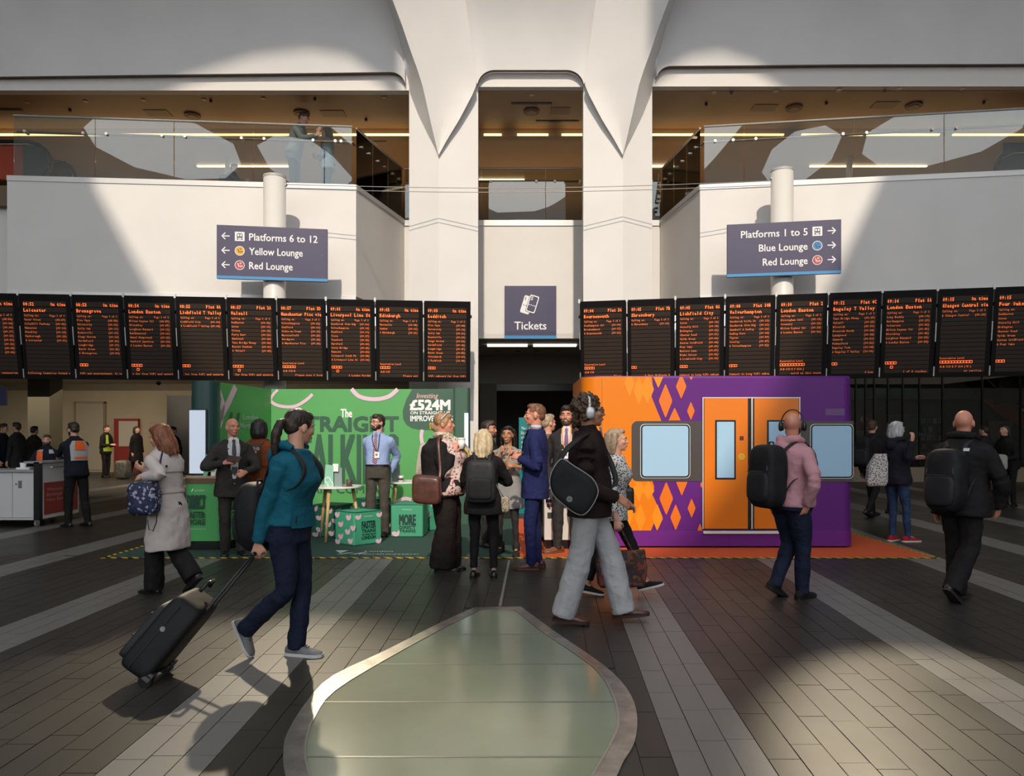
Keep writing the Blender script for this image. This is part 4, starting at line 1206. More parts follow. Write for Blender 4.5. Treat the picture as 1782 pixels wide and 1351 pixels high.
# ------------------------------------------------------------------ green stand
M_GRN = mat('stand_green', srgb(84, 160, 90), .5, noise=.04, nscale=1)
M_GRND = mat('stand_dark_green', srgb(58, 92, 76), .5)
M_GRNL = mat('letter_dark_green', srgb(48, 90, 68), .5)
M_PINK = mat('stand_pink', srgb(222, 188, 208), .5)
M_TEALG = mat('stool_green', srgb(66, 158, 122), .55)
M_TEALD = mat('stool_dark_green', srgb(36, 104, 84), .55)
SD = 12.8
gs = thing('exhibition_wall', 'green exhibition wall with dark lettering The Straight Talking and pink ribbons', 'display', (-2.6, 12.9, 0))
xc = (472 - HX) / F * SD
obj('back_panel', MB().box(xc, -.82, SD, SD + .12, .006, 2.29), M_GRN, gs)
q = Vector(((372 - HX) / F * 10.95, 10.95, .006))
c0 = Vector((xc, SD, .006))
w_ = (c0 - q); nn = Vector((w_.y, -w_.x, 0)).normalized()
obj('side_panel', MB().obox(q, w_, -nn * .10, Z1 * 2.284), M_GRN, gs)
def Z3(x, y, d=.003):
    return Wp(540 + x * .2516, 660 + y * .2516, SD) - Y1 * d
def Z2(x, y, d=.003):
    return Wp(300 + x * .2516, 660 + y * .2516, SD) - Y1 * d
mb = MB()
blob = [(705, 70), (665, 140), (640, 215), (642, 275), (665, 315), (705, 340), (760, 350), (860, 352), (960, 340), (1075, 345), (1078, 70)]
obj('dark_blob', MB().prism([Z3(x, y) for x, y in blob], (0, -.002, 0)), M_GRND, gs)
def line(name, s, x0, x1, y0, y1, m, d, bold=0.0, slant=0, strike=.03):
    mb = MB()
    a, b = Z3(x0, y1, d), Z3(x1, y0, d)
    put(mb, s, a, X1, Z1, b.z - a.z, w=b.x - a.x, bold=0, slant=slant, strike=strike)
    return obj(name, mb, m, gs)
line('headline_the', 'The', 212, 288, 205, 264, M_PRINT, .006, .018)
line('headline_straight', 'STRAIGHT', -95, 607, 257, 360, M_GRNL, .004, strike=.055)
line('headline_talking', 'TALKING', -95, 607, 372, 720, M_GRNL, .004, strike=.022)
line('headline_company', 'TRAIN COMPANY', -95, 600, 738, 790, M_GRNL, .004, .0)
line('caption_investing', 'Investing', 735, 880, 96, 132, mat('pink_script', srgb(224, 170, 170), .5), .008, 0, .2, .012)
line('caption_amount', '£524M', 693, 966, 143, 212, M_PRINT, .008, strike=.06)
line('caption_on', 'ON STRAIGHT-UP', 693, 966, 222, 244, M_PRINT, .008, .018)
line('caption_improvements', 'IMPROVEMENTS', 693, 985, 252, 291, M_PRINT, .008, .0)
obj('yellow_tag', MB().prism([Z3(x, y, .008) for x, y in [(826, 302), (860, 304), (858, 350), (828, 346)]], (0, -.002, 0)), mat('tag_yellow', srgb(222, 190, 50), .5), gs)
def ribbon(pts, w, fn=Z3):
    P = [fn(x, y, .006) for x, y in pts]
    out = []
    for i in range(len(P) - 1):
        p0, p1, p2, p3 = P[max(i - 1, 0)], P[i], P[i + 1], P[min(i + 2, len(P) - 1)]
        for k in range(6):
            t = k / 6
            out.append(.5 * ((2 * p1) + (p2 - p0) * t + (2 * p0 - 5 * p1 + 4 * p2 - p3) * t * t + (3 * p1 - p0 - 3 * p2 + p3) * t ** 3))
    out.append(P[-1])
    l, r = [], []
    for i, p in enumerate(out):
        t = (out[min(i + 1, len(out) - 1)] - out[max(i - 1, 0)]).normalized()
        s = Vector((-t.z, 0, t.x)) * (w / 2)
        l.append(p + s); r.append(p - s)
    n = len(out)
    mb = MB().grid([l, r])
    mb.v += [v - Y1 * .002 for v in mb.v[:2 * n]]
    mb.f += [tuple(i + 2 * n for i in f) for f in mb.f]
    return mb
for pts, w, fn in [([(285, 68), (340, 120), (440, 140), (540, 122), (605, 70)], .07, Z3), ([(568, 62), (572, 140), (615, 205), (665, 160), (700, 105), (730, 75)], .045, Z2),
                   ([(652, 75), (680, 150), (740, 185), (840, 190), (920, 150), (970, 105)], .055, Z2), ([(775, 350), (768, 400), (780, 470)], .06, Z3), ([(580, 865), (620, 838), (660, 826), (700, 835)], .06, Z3)]:
    obj('pink_ribbon', ribbon(pts, w, fn), M_PINK, gs)
def side_pt(f, z):
    return q + w_ * f + nn * .004 + Z1 * z
for pl in ([(.05, 2.28), (.14, 2.0), (.10, 1.7), (.02, 1.5)], [(.34, 2.25), (.24, 2.02), (.12, 1.8), (.03, 1.62)]):
    mb = MB(); P = [side_pt(*p) for p in pl]
    mb.grid([[p - Z1 * .035 + w_ * .03 for p in P], [p + Z1 * .035 - w_ * .03 for p in P]])
    obj('pink_ribbon', mb, M_PINK, gs)
mb = MB()
wu = w_.normalized()
put(mb, 'London', side_pt(.47, 1.74), wu, Z1, .085, w=.5, strike=.01)
put(mb, 'Northwestern', side_pt(.42, 1.60), wu, Z1, .085, w=.85, strike=.01)
obj('operator_lettering', mb, mat('operator_print', (.5, .65, .52), .6), gs)
mb = MB()
for k in (0, .12):
    mb.add([side_pt(.20 + k, 1.60), side_pt(.25 + k, 1.60), side_pt(.30 + k, 1.84), side_pt(.25 + k, 1.84)], [(0, 1, 2, 3)])
obj('operator_emblem', mb, M_GRNL, gs)
# right end pillar with a bright screen
rp = thing('screen_pillar', 'dark green pillar with a narrow bright screen at the right end of the green wall', 'pillar', Wp(802, 920, 12.5) * 1.0)
a, b = Wp(789, 0, 12.4), Wp(817, 0, 12.4)
obj('post', MB().loft([[Vector((x, y, z)) for x, y in foot(a.x, b.x, 12.36, 12.66, .05, .05)] for z in (.006, 2.285)]), M_GRND, rp)
obj('screen', MB().box(Wp(808, 0, 12.35).x, Wp(815, 0, 12.35).x, 12.345, 12.36, Wp(0, 805, 12.35).z, Wp(0, 719, 12.35).z), mat('screen_light', (.62, .70, .82), .4, emit=.45), rp)

# kiosk: counter with pillar
kc = thing('kiosk_counter', 'green rounded kiosk counter reading Direct Faster More with wooden top', 'counter', (-4.02, 9.9, 0))
kf = foot(-4.36, -3.70, 9.62, 10.15, .16, .26)
sh = lambda z, s=1.0: [Vector((-4.03 + (x + 4.03) * s, 9.88 + (y - 9.88) * s, z)) for x, y in kf]
obj('base', MB().loft([sh(.006, 1.0), sh(.12, 1.0)]), M_BLACK, kc)
obj('body', MB().loft([sh(.12, .985), sh(.86, .985)]), mat('kiosk_green', srgb(84, 178, 98), .4), kc)
obj('edge_band', MB().loft([sh(.86, 1.0), sh(.935, 1.0)]), mat('kiosk_wood_edge', (.16, .09, .05), .5), kc)
obj('top', MB().loft([sh(.935, 1.01), sh(.96, 1.01)]), mat('kiosk_wood', (.50, .34, .21), .45, noise=.2, nscale=8, stretch=(12, 1, 1)), kc)
def KC(x, y, d=0):
    return Wp(300 + x * .2516, 660 + y * .2516, 9.61) - Y1 * d
for s, x0, x1, y0, y1 in (('DIRECT', 105, 228, 800, 895), ('FASTER', 105, 226, 915, 960), ('MORE', 105, 228, 970, 1006)):
    a, b = KC(x0, y1, .012), KC(x1, y0, .012)
    mb = MB(); put(mb, s, a, X1, Z1, b.z - a.z, w=b.x - a.x, strike=.035)
    obj('lettering', mb, mat('kiosk_lettering', srgb(34, 74, 56), .5), kc)
mb = MB(); put(mb, 'London Northwestern', KC(155, 775, .012), X1, Z1, .025, w=.13)
mb.add([KC(132, 778, .012), KC(140, 778, .012), KC(150, 757, .012), KC(142, 757, .012)], [(0, 1, 2, 3)])
put(mb, 'londonnorthwestern.co.uk', KC(120, 1040, .012), X1, Z1, .012, w=.22)
obj('small_print', mb, M_PRINT, kc)
kp = thing('kiosk_pillar', 'dark green rounded pillar with a tall bright screen on the kiosk counter', 'pillar', (-4.15, 9.98, .96))
kf2 = foot(-4.345, -4.005, 9.80, 10.12, .12, .14)
obj('post', MB().loft([[Vector((x, y, z)) for x, y in kf2] for z in (.96, 2.215)]), mat('pillar_green', srgb(36, 74, 70), .4), kp, smooth=False)
obj('screen_surround', MB().box(-4.335, -4.09, 9.785, 9.80, .985, 1.84), M_BLACK, kp)
obj('screen', MB().box(-4.325, -4.115, 9.778, 9.786, .99, 1.825), mat('screen_light', (.62, .70, .82), .4, emit=.45), kp)
for i, (px, py, hh) in enumerate([(360, 822, .28), (367, 822, .10)]):
    p = Wp(px, py, 9.75); p.z = .96
    o = obj('leaflet_holder', MB().prism([p + Vector((-.05, 0, 0)), p + Vector((.05, 0, 0)), p + Vector((.075, 0, hh)), p + Vector((-.02, 0, hh))], (0, .05, 0)), mat('leaflet_green', srgb(120, 190, 150), .5) if i == 0 else M_PRINT)
    tag(o, ['green leaflet stand leaning on the kiosk counter', 'small white leaflet box on the kiosk counter'][i], 'leaflet holder')
    obj('leaflet', MB().prism([p + Vector((-.045, -.003, hh * .55)), p + Vector((.045, -.003, hh * .55)), p + Vector((.065, -.003, hh * .9)), p + Vector((-.015, -.003, hh * .9))], (0, .002, 0)), M_PRINT if i == 0 else M_GRN, o)

# tables
M_TOP = mat('table_white', (.80, .78, .77), .35)
M_LEGW = mat('beech_leg', (.62, .42, .18), .5, noise=.15, nscale=20, stretch=(4, 4, .4))
def table(x, D, label, legs):
    t = thing('round_table', label, 'table', (x, D, .006))
    ring = lambda r, z: [Vector((x + r * cos(2 * pi * k / 40), D + r * sin(2 * pi * k / 40), z)) for k in range(40)]
    obj('table_top', MB().loft([ring(.36, .745), ring(.365, .75), ring(.365, .765), ring(.36, .77)]), M_TOP, t)
    for a in legs:
        d = Vector((cos(radians(a)), sin(radians(a)), 0))
        obj('leg', MB().tube([Vector((x, D, .007)) + d * .36, Vector((x, D, .745)) + d * .24], [.018, .027], 12), M_LEGW, t, smooth=True)
        obj('leg_bracket', MB().box(x + d.x * .24 - .03, x + d.x * .24 + .03, D + d.y * .24 - .03, D + d.y * .24 + .03, .735, .745), M_STEEL, t)
    return t
table(-2.60, 10.62, 'round white table with wooden legs nearest the teal hooded woman', (262, 20, 140))
table(-1.80, 11.7, 'round white table with wooden legs behind the man in the blue shirt', (250, 10, 130))
def brochure(x, D, label):
    t = thing('brochure_stand', label, 'brochure stand', (x, D, .77))
    obj('green_box', MB().prism([Vector((x - .15, D, .77)), Vector((x - .02, D, .77)), Vector((x - .02, D, 1.06)), Vector((x - .13, D, 1.08))], (0, .09, 0)), mat('brochure_green', srgb(140, 196, 172), .5), t)
    obj('grey_card', MB().prism([Vector((x - .01, D + .02, .77)), Vector((x + .10, D + .02, .77)), Vector((x + .09, D + .05, 1.03)), Vector((x - .02, D + .05, 1.04))], (0, .03, 0)), mat('brochure_grey', srgb(120, 140, 136), .5), t)
    obj('white_card', MB().box(x - .03, x + .05, D + .005, D + .02, .98, 1.09), M_PRINT, t)
    for dx, dz in ((-.1, .86), (-.06, .80)):
        mb = MB(); disc(mb, Vector((x + dx, D - .002, dz)), X1, Z1, .045, .035, 20)
        obj('ring_print', mb, M_PRINT, t)
brochure(-2.58, 10.48, 'brochure boxes on the table nearest the teal hooded woman')
brochure(-1.93, 11.55, 'brochure boxes on the table behind the man in the blue shirt')
def mug(x, D, z, label, col, r=.045, h=.10, lid=False):
    t = thing('cup', label, 'cup', (x, D, z))
    ring = lambda rr, zz: [Vector((x + rr * cos(2 * pi * k / 20), D + rr * sin(2 * pi * k / 20), zz)) for k in range(20)]
    obj('cup_body', MB().loft([ring(r * .86, z), ring(r, z + h), ring(r * .9, z + h), ring(r * .8, z + h * .8)]), col, t, smooth=True)
    obj('cup_band', MB().loft([ring(r * .92, z + h * .3), ring(r * .97, z + h * .65)], caps=False), mat('cup_band_dark', (.10, .06, .05), .5), t, smooth=True)
    return t
mug(-2.37, 10.46, .77, 'dark printed cup on the table nearest the teal hooded woman', mat('mug_dark', (.10, .07, .06), .4))
mug(-1.80, 11.45, .77, 'white printed cup on the table behind the man in the blue shirt', M_TOP)
for i, (x, D) in enumerate([(-2.85, 10.5), (-2.45, 10.42), (-1.62, 11.5)]):
    tag(obj('flyer', MB().obox((x, D, .771), (.14, .03, 0), (-.03, .10, 0), (0, 0, .004)), [M_PINK, mat('flyer_magenta', srgb(190, 80, 130), .5), M_PINK][i]),
        ['pale pink flyer at the left of the near round table', 'magenta flyer beside the dark cup on the near round table', 'pale pink flyer on the far round table'][i], 'flyer')
# cube stools
def stool(p0, p1, p2, h, label, lines, leaves, dark=False):
    """p0 nearest corner, p1 left corner, p2 right corner on the floor"""
    t = thing('cube_stool', label, 'stool', (p0 + p1 + p2) / 3)
    p0, p1, p2 = [Vector((p.x, p.y, .008)) for p in (p0, p1, p2)]
    e1, e2 = p1 - p0, p2 - p0
    obj('cover', MB().obox(p0, e2, e1, Z1 * h), M_TEALD if dark else M_TEALG, t, bevel=.018)
    obj('piping', MB().tube([p0 + Z1 * h, p2 + Z1 * h, p2 + e1 + Z1 * h, p1 + Z1 * h, p0 + Z1 * h], .007, 6), M_TEALD, t)
    n2 = e2.cross(Z1).normalized()
    n2 = -n2 if n2.dot(e1) > 0 else n2
    n1 = e1.cross(Z1).normalized()
    n1 = -n1 if n1.dot(e2) > 0 else n1
    u2, u1 = e2.normalized(), e1.normalized()
    L2, L1 = e2.length, e1.length
    for s, fy, fh, fw in lines:
        mb = MB()
        put(mb, s, p0 + u2 * (L2 * (.5 - fw / 2 + .02)) + Z1 * (h * fy) + n2 * .006, u2, Z1, h * fh, w=L2 * fw, strike=.04)
        obj('lettering', mb, mat('stool_lettering', srgb(26, 62, 54), .5), t)
    mb = MB(); put(mb, 'London Northwestern', p0 + u2 * (L2 * .36) + Z1 * (h * .84) + n2 * .006, u2, Z1, .018, w=L2 * .3)
    obj('small_print', mb, M_PRINT, t)
    def leaf(o, u, n, s):
        pts = [(-.5, .1), (-.35, -.25), (0, -.42), (.35, -.3), (.5, .05), (.42, .4), (.15, .1), (-.15, .25)]
        obj('leaf_print', MB().prism([o + u * (x * s) + Z1 * (y * s) + n * .004 for x, y in pts], n * .001), M_PINK, t)
    if leaves:
        for i, (fx, fz) in enumerate([(.3, .85), (.75, .62), (.35, .42), (.75, .25), (.92, .08), (.2, .15), (.95, .9), (.05, .55)]):
            leaf(p0 + e1 * fx * .92 + Z1 * (h * fz), -u1, n1, .115)
        for fx, fz in [(.14, .86), (.9, .88), (.88, .08)]:
            leaf(p0 + e2 * fx + Z1 * (h * fz), u2, n2, .10)
    else:
        leaf(p0 + e2 * .15 + Z1 * (h * .12), u2, n2, .12)
    return t
S = lambda px, py: ground(px, py)
stool(S(616, 952), S(583, 947), S(664, 946), .45, 'green cube stool reading Faster Trains in front of the man in the blue shirt',
      [('FASTER', .50, .22, .5), ('TRAINS', .37, .10, .5), ('TO AND FROM', .29, .05, .5), ('LONDON', .17, .10, .5)], True)
p = S(680, 936)
stool(p, p + Vector((.02, .45, 0)), p + Vector((.47, .0, 0)), .47, 'green cube stool reading More Direct Trains beside the woman with the coffee',
      [('MORE', .38, .33, .5), ('DIRECT', .26, .09, .5), ('TRAINS', .15, .09, .5)], False)
p = S(748, 925)
stool(p, p + Vector((-.28, .36, 0)), p + Vector((.36, .28, 0)), .46, 'patterned green cube stool behind the More Direct Trains stool', [], True)
p = S(582, 939) + Vector((0, .1, 0))
stool(p, p + Vector((-.40, .16, 0)), p + Vector((.16, .40, 0)), .46, 'dark patterned cube stool under the round table', [], True, True)
p = S(640, 922)
stool(p, p + Vector((-.3, .32, 0)), p + Vector((.32, .3, 0)), .46, 'patterned cube stool behind the legs of the man in the blue shirt', [], True, True)
# white model stand between the navy suit and the grey suit
t = thing('display_plinth', 'white display plinth with small pictures between the two suited men', 'plinth', (.62, 9.95, 0))
a, b = Wp(947, 0, 9.7), Wp(1000, 0, 9.7)
obj('body', MB().box(a.x, b.x, 9.7, 10.2, .12, .86), mat('plinth_white', (.76, .73, .70), .45), t, bevel=.01)
obj('foot', MB().box(a.x + .02, b.x - .02, 9.72, 10.2, .006, .12), M_BLACK, t)
for px, py in ((957, 880), (958, 895), (955, 872), (958, 900)):
    c = Wp(px, py, 9.69)
    obj('picture', MB().box(c.x - .04, c.x + .04, 9.694, 9.699, c.z - .02, c.z + .02), mat('picture_dark%d' % (px % 3), [(.15, .03, .06), (.05, .05, .05), (.2, .12, .1)][px % 3], .5), t)

# ------------------------------------------------------------------ welcome desk
M_DESK = mat('desk_white', (.62, .63, .62), .4)
wd_ = thing('welcome_desk', 'white mobile welcome desk on castors with a red poster on its end', 'desk', (-8.8, 12.5, 0))
obj('carcass', MB().box(-10.4, -7.74, 12.0, 13.0, .12, .90), M_DESK, wd_)
for x0, x1 in ((-10.38, -9.30), (-9.28, -8.18), (-8.155, -7.80)):
    pass
for x0, x1 in ((-10.38, -9.28), (-9.27, -8.165), (-8.155, -7.80)):
    dd = obj('door', MB().box(x0, x1, 11.985, 12.0, .16, .88), M_DESK, wd_, bevel=.003)
lk = obj('lock', MB().box(-8.06, -8.01, 11.972, 11.986, .64, .76), mat('lock_grey', (.25, .25, .25), .4, .6), wd_)
obj('keyhole', MB().tube([Vector((-8.1, 11.98, .70)), Vector((-8.1, 11.99, .70))], .012, 10), M_BLACK, wd_)
obj('worktop', MB().box(-10.42, -7.76, 11.95, 12.55, .90, .935), mat('desk_grey_top', (.35, .36, .36), .4), wd_)
obj('edge_post', MB().box(-7.79, -7.70, 11.94, 12.03, .12, 1.06), M_BLACK, wd_)
obj('end_panel', MB().box(-7.74, -7.70, 12.03, 13.02, .14, 1.04), M_DESK, wd_)
obj('raised_shelf', MB().box(-7.95, -7.66, 11.94, 13.05, 1.04, 1.07), mat('desk_grey_top', (.35, .36, .36), .4), wd_)
ps = obj('poster', MB().box(-7.70, -7.692, 12.06, 12.98, .2, .72), mat('poster_brick', srgb(150, 44, 30), .5), wd_)
mb = MB()
for i, s in enumerate(['Welcome to', 'Birmingham', 'New Street']):
    put(mb, s, Vector((-7.69, 12.12, .58 - i * .085)), Y1, Z1, .055, w=.55)
obj('lettering', mb, mat('poster_pale', (.55, .3, .24), .6), ps)
obj('grab_handle', MB().tube([Vector((-7.66, 12.15, .97)), Vector((-7.62, 12.15, .97)), Vector((-7.62, 12.6, .97)), Vector((-7.66, 12.6, .97))], .012, 8), M_STEEL, wd_)
for x in (-10.2, -9.0, -7.85):
    for y in (12.12, 12.9):
        cs = obj('castor', MB().tube([Vector((x - .02, y, .05)), Vector((x + .02, y, .05))], .05, 16), mat('castor_grey', (.3, .3, .3), .5), wd_)
        obj('castor_fork', MB().box(x - .03, x + .03, y - .02, y + .02, .05, .13), M_STEEL, cs)
tag(obj('paper_cup', MB().loft([[Vector((-8.13 + r * cos(2 * pi * k / 16), 12.2 + r * sin(2 * pi * k / 16), z)) for k in range(16)] for r, z in ((.035, .935), (.05, 1.04), (.045, 1.04), (.035, .96))]), M_PRINT, smooth=True), 'white paper cup on the welcome desk', 'cup')
tag(obj('paper_stack', MB().box(-7.98 - .2, -7.98 + .02, 12.1, 12.35, .935, .965), M_PRINT), 'small stack of white papers on the welcome desk', 'papers')
# ------------------------------------------------------------------ people
def cloth(name, col, noise=.12, bump=.5, bscale=18, rough=.85, **k):
    return mat(name, col, rough, noise=noise, nscale=k.pop('nscale', 7), bump=bump, bscale=bscale, bdist=.02, spec=.18, **k)
SKIN = {'fair': mat('skin_fair', srgb(214, 160, 136), .5, noise=.05, nscale=12), 'pink': mat('skin_pink', srgb(208, 142, 118), .5, noise=.06, nscale=12),
        'tan': mat('skin_tan', srgb(190, 132, 104), .5, noise=.06, nscale=12), 'olive': mat('skin_olive', srgb(176, 122, 92), .5, noise=.06, nscale=12)}
def hairmat(name, c):
    return mat('hair_' + name, c, .5, noise=.45, nscale=26, bump=.8, bscale=40, bdist=.012, stretch=(1, 1, .22))
HAIR = {'black': hairmat('black', (.012, .010, .009)), 'dark': hairmat('dark', (.028, .017, .011)), 'brown': hairmat('brown', (.075, .04, .022)), 'auburn': hairmat('auburn', (.20, .062, .024)),
        'blonde': hairmat('blonde', (.58, .46, .28)), 'sandy': hairmat('sandy', (.34, .20, .10)), 'grey': hairmat('grey', (.42, .42, .43)), 'greybrown': hairmat('greybrown', (.34, .25, .17)), 'ginger': hairmat('ginger', (.17, .075, .035))}
M_EYE = mat('eye_white', (.75, .72, .68), .3)
M_IRIS = mat('eye_dark', (.02, .015, .01), .2)
M_LIPS = mat('lips', srgb(168, 92, 84), .5)
BAKE = []
TEX = {}
def clouds(scale):
    if scale not in TEX:
        t = bpy.data.textures.new('folds', 'CLOUDS')
        t.noise_scale = scale
        t.noise_depth = 2
        TEX[scale] = t
    return TEX[scale]
def organic(name, mb, m, parent, vox, it=4, folds=0.0, fscale=.12):
    """overlapping closed shapes fused into one smooth skin"""
    o = obj(name, mb, m, parent)
    r = o.modifiers.new('fuse', 'REMESH')
    r.mode = 'VOXEL'
    r.voxel_size = vox
    r.use_smooth_shade = True
    s = o.modifiers.new('relax', 'SMOOTH')
    s.factor = .5
    s.iterations = it
    if folds:
        d = o.modifiers.new('folds', 'DISPLACE')
        d.texture = clouds(fscale)
        d.texture_coords = 'OBJECT' if False else 'LOCAL'
        d.strength = folds
        d.mid_level = .5
    BAKE.append(o)
    return o
def ik(a, b, l1, l2, pole):
    d = b - a
    L = d.length
    if L > (l1 + l2) * .998:
        b = a + d * ((l1 + l2) * .998 / L)
        d = b - a
        L = d.length
    u = d / L
    x = (l1 * l1 - l2 * l2 + L * L) / (2 * L)
    y = sqrt(max(0, l1 * l1 - x * x))
    p = pole - u * pole.dot(u)
    p = p.normalized() if p.length > 1e-6 else u.orthogonal().normalized()
    return a + u * x + p * y, b
def spline(P, R=None, n=4):
    out, rr = [], []
    for i in range(len(P) - 1):
        p0, p1, p2, p3 = P[max(i - 1, 0)], P[i], P[i + 1], P[min(i + 2, len(P) - 1)]
        for k in range(n):
            t = k / n
            out.append(.5 * ((2 * p1) + (p2 - p0) * t + (2 * p0 - 5 * p1 + 4 * p2 - p3) * t * t + (3 * p1 - p0 - 3 * p2 + p3) * t ** 3))
            if R:
                rr.append(R[i] + (R[i + 1] - R[i]) * t)
    out.append(P[-1])
    if R:
        rr.append(R[-1])
    return (out, rr) if R else out
def sellip(mb, c, ax, ay, az, e=.35, n=20, m=14):
    """rounded box with half axes ax, ay, az"""
    c, ax, ay, az = map(Vector, (c, ax, ay, az))
    sg = lambda v, p: math.copysign(abs(v) ** p, v)
    vs, fs = [], []
    for i in range(m + 1):
        th = -pi / 2 + pi * i / m
        for j in range(n):
            ph = 2 * pi * j / n
            vs.append(c + ax * (sg(cos(th), e) * sg(cos(ph), e)) + ay * (sg(cos(th), e) * sg(sin(ph), e)) + az * sg(sin(th), e))
    fs = [(i * n + j, i * n + (j + 1) % n, (i + 1) * n + (j + 1) % n, (i + 1) * n + j) for i in range(m) for j in range(n)]
    return mb.add(vs, fs)

TORSO = [(-.36, .098, .070), (-.20, .102, .072), (-.06, .100, .070), (.0, .099, .070), (.05, .092, .066), (.10, .087, .062), (.15, .091, .064), (.20, .099, .067), (.245, .105, .063), (.275, .098, .054), (.298, .068, .046), (.318, .044, .042), (.335, .037, .039)]
class Person:
    def __init__(s, label, px, D, h, yaw, group=None, base=0.0, lean=3, bw=1.0, bd=1.0, belly=0.0, bust=0.0, feet=None, hands=None, hy=0, hp=0, skin='fair', hair=None, hcol='dark', bare=False, smile=False, hipz=.53, hip=1.0, shl=1.0, tilt=0, palms=(.35, .35), poles=(None, None), face=True, dpx=0):
        s.h, s.D, s.bare, s.smile = h, D, bare, smile
        s.t = thing('person', label, 'person', ((px - HX) / F * D, D, base), group)
        s.O = Vector(((px - HX) / F * D, D, base))
        y = radians(yaw)
        s.f = Vector((sin(y), -cos(y), 0))
        s.l = Vector((-s.f.y, s.f.x, 0))
        s.bw, s.bd, s.belly, s.bust, s.hipk = bw, bd, belly, bust, hip
        a = radians(lean)
        s.up = (Z1 * cos(a) + s.f * sin(a)).normalized()
        if tilt:
            s.up = (s.up + s.l * math.tan(radians(tilt))).normalized()
        s.ff = (s.f - s.up * s.f.dot(s.up)).normalized()
        s.ll = s.up.cross(s.ff) * 1
        if s.ll.dot(s.l) < 0:
            s.ll = -s.ll
        s.pel = s.O + Z1 * (hipz * h)
        s.vox = .0105 if D < 7.3 else .0135 if D < 12.5 else .02
        s.fine = D < 12.5
        feet = feet or [(.085, 0, 0, 0), (-.085, 0, 0, 0)]
        hands = hands or [(.25, .06, .47 * h), (-.25, .06, .47 * h)]
        s.an, s.kn, s.hipj, s.footp = [], [], [], []
        for sd, ft in zip((1, -1), feet):
            hj = s.pel + s.l * (sd * .052 * h)
            an = s.O + s.l * ft[0] + s.f * ft[1] + Z1 * (.078 + ft[2])
            k, an = ik(hj, an, .245 * h, .242 * h, s.f + s.l * (sd * .12))
            s.hipj.append(hj); s.kn.append(k); s.an.append(an); s.footp.append((ft[3], ft[4] if len(ft) > 4 else 0))
        s.sh, s.el, s.wr = [], [], []
        for i, (sd, hd) in enumerate(zip((1, -1), hands)):
            sj = s.pel + s.up * (.254 * h) + s.ll * (sd * .098 * h * shl)
            if len(hd) == 4:                      # ('p', px, py, D): where the wrist shows
                tg = Wp(hd[1], hd[2], hd[3])
            else:
                tg = s.O + s.l * hd[0] + s.f * hd[1] + Z1 * hd[2]
            pole = poles[i]
            pv = (s.l * pole[0] + s.f * pole[1] + Z1 * pole[2]) if pole else (-s.f * .8 + s.l * (sd * .6) - Z1 * .5)
            e, w = ik(sj, tg, .172 * h, .150 * h, pv)
            s.sh.append(sj); s.el.append(e); s.wr.append(w)
        # head frame
        s.neck = s.pel + s.up * (.325 * h)
        y2 = radians(yaw + hy)
        hf = Vector((sin(y2), -cos(y2), 0))
        p2 = radians(hp)
        s.hl = Vector((-hf.y, hf.x, 0))
        s.hf = (hf * cos(p2) + Z1 * sin(p2)).normalized()
        s.hu = s.hf.cross(s.hl)
        if s.hu.z < 0:
            s.hu = -s.hu
        s.hs = h / 1.75 * 1.03
        s.hc = s.neck + s.up * (.020 * h) + s.hu * (.062 * h) + s.hf * .012
        s.R = Matrix((s.hl, s.hf, s.hu)).transposed()
        s.body(skin, palms)
        if hair:
            s.hair(hair, hcol)
        if face:
            s.face(hcol)
    def H(s, a, b, c):
        return s.hc + (s.hl * a + s.hf * b + s.hu * c) * s.hs
    def body(s, skin, palms):
        h, k = s.h, s.hs
        mb = MB()
        B = lambda c, r: mb.ball(s.H(*c), tuple(x * k for x in r), s.R, 14, 10)
        B((0, -.012, .022), (.074, .096, .090)); B((0, .022, -.030), (.062, .070, .072)); B((0, .040, -.072), (.046, .048, .036)); B((0, .070, -.094), (.022, .020, .018))
        B((0, .070, .020), (.054, .028, .014)); B((.038, .062, -.022), (.024, .026, .022)); B((-.038, .062, -.022), (.024, .026, .022)); B((0, .086, -.060), (.026, .014, .016))
        B((.077, -.008, -.012), (.011, .022, .034)); B((-.077, -.008, -.012), (.011, .022, .034))
        mb.tube([s.H(0, .082, .018), s.H(0, .100, -.012), s.H(0, .109, -.030), s.H(0, .092, -.040)], [.010 * k, .011 * k, .015 * k, .012 * k], 8)
        mb.tube([s.H(0, -.022, -.03), s.neck + s.up * (.015 * h), s.neck - s.up * (.02 * h), s.pel + s.up * (.26 * h)], [.058 * k, .055 * k, .062 * k, .07 * k], 12)
        mb.tube([s.pel + s.up * (.27 * h), s.pel], [.075, .07], 10)
        for i, sd in enumerate((1, -1)):
            mb.tube([s.pel + s.up * (.25 * h), s.sh[i]], .026, 8)
            ar = (.040, .036, .032, .024) if s.bare else (.022, .022, .022, .024)
            mb.tube([s.sh[i], s.el[i], s.el[i].lerp(s.wr[i], .5), s.wr[i]], [ar[0] * k, ar[1] * k, ar[2] * k, ar[3] * k], 8)
            mb.tube([s.pel, s.hipj[i], s.kn[i], s.an[i]], [.05, .035, .028, .026], 8)
            d = (s.an[i] - s.kn[i]).normalized()
            mb.tube([s.an[i], s.an[i] + d * .03 + s.f * .04], [.026, .024], 8)
            if palms[i] is not None:
                s.hand(mb, i, sd, palms[i])
        s.bodyo = organic('body', mb, SKIN[skin], s.t, .0072 if s.D < 7.3 else .0095 if s.fine else .016, 2)
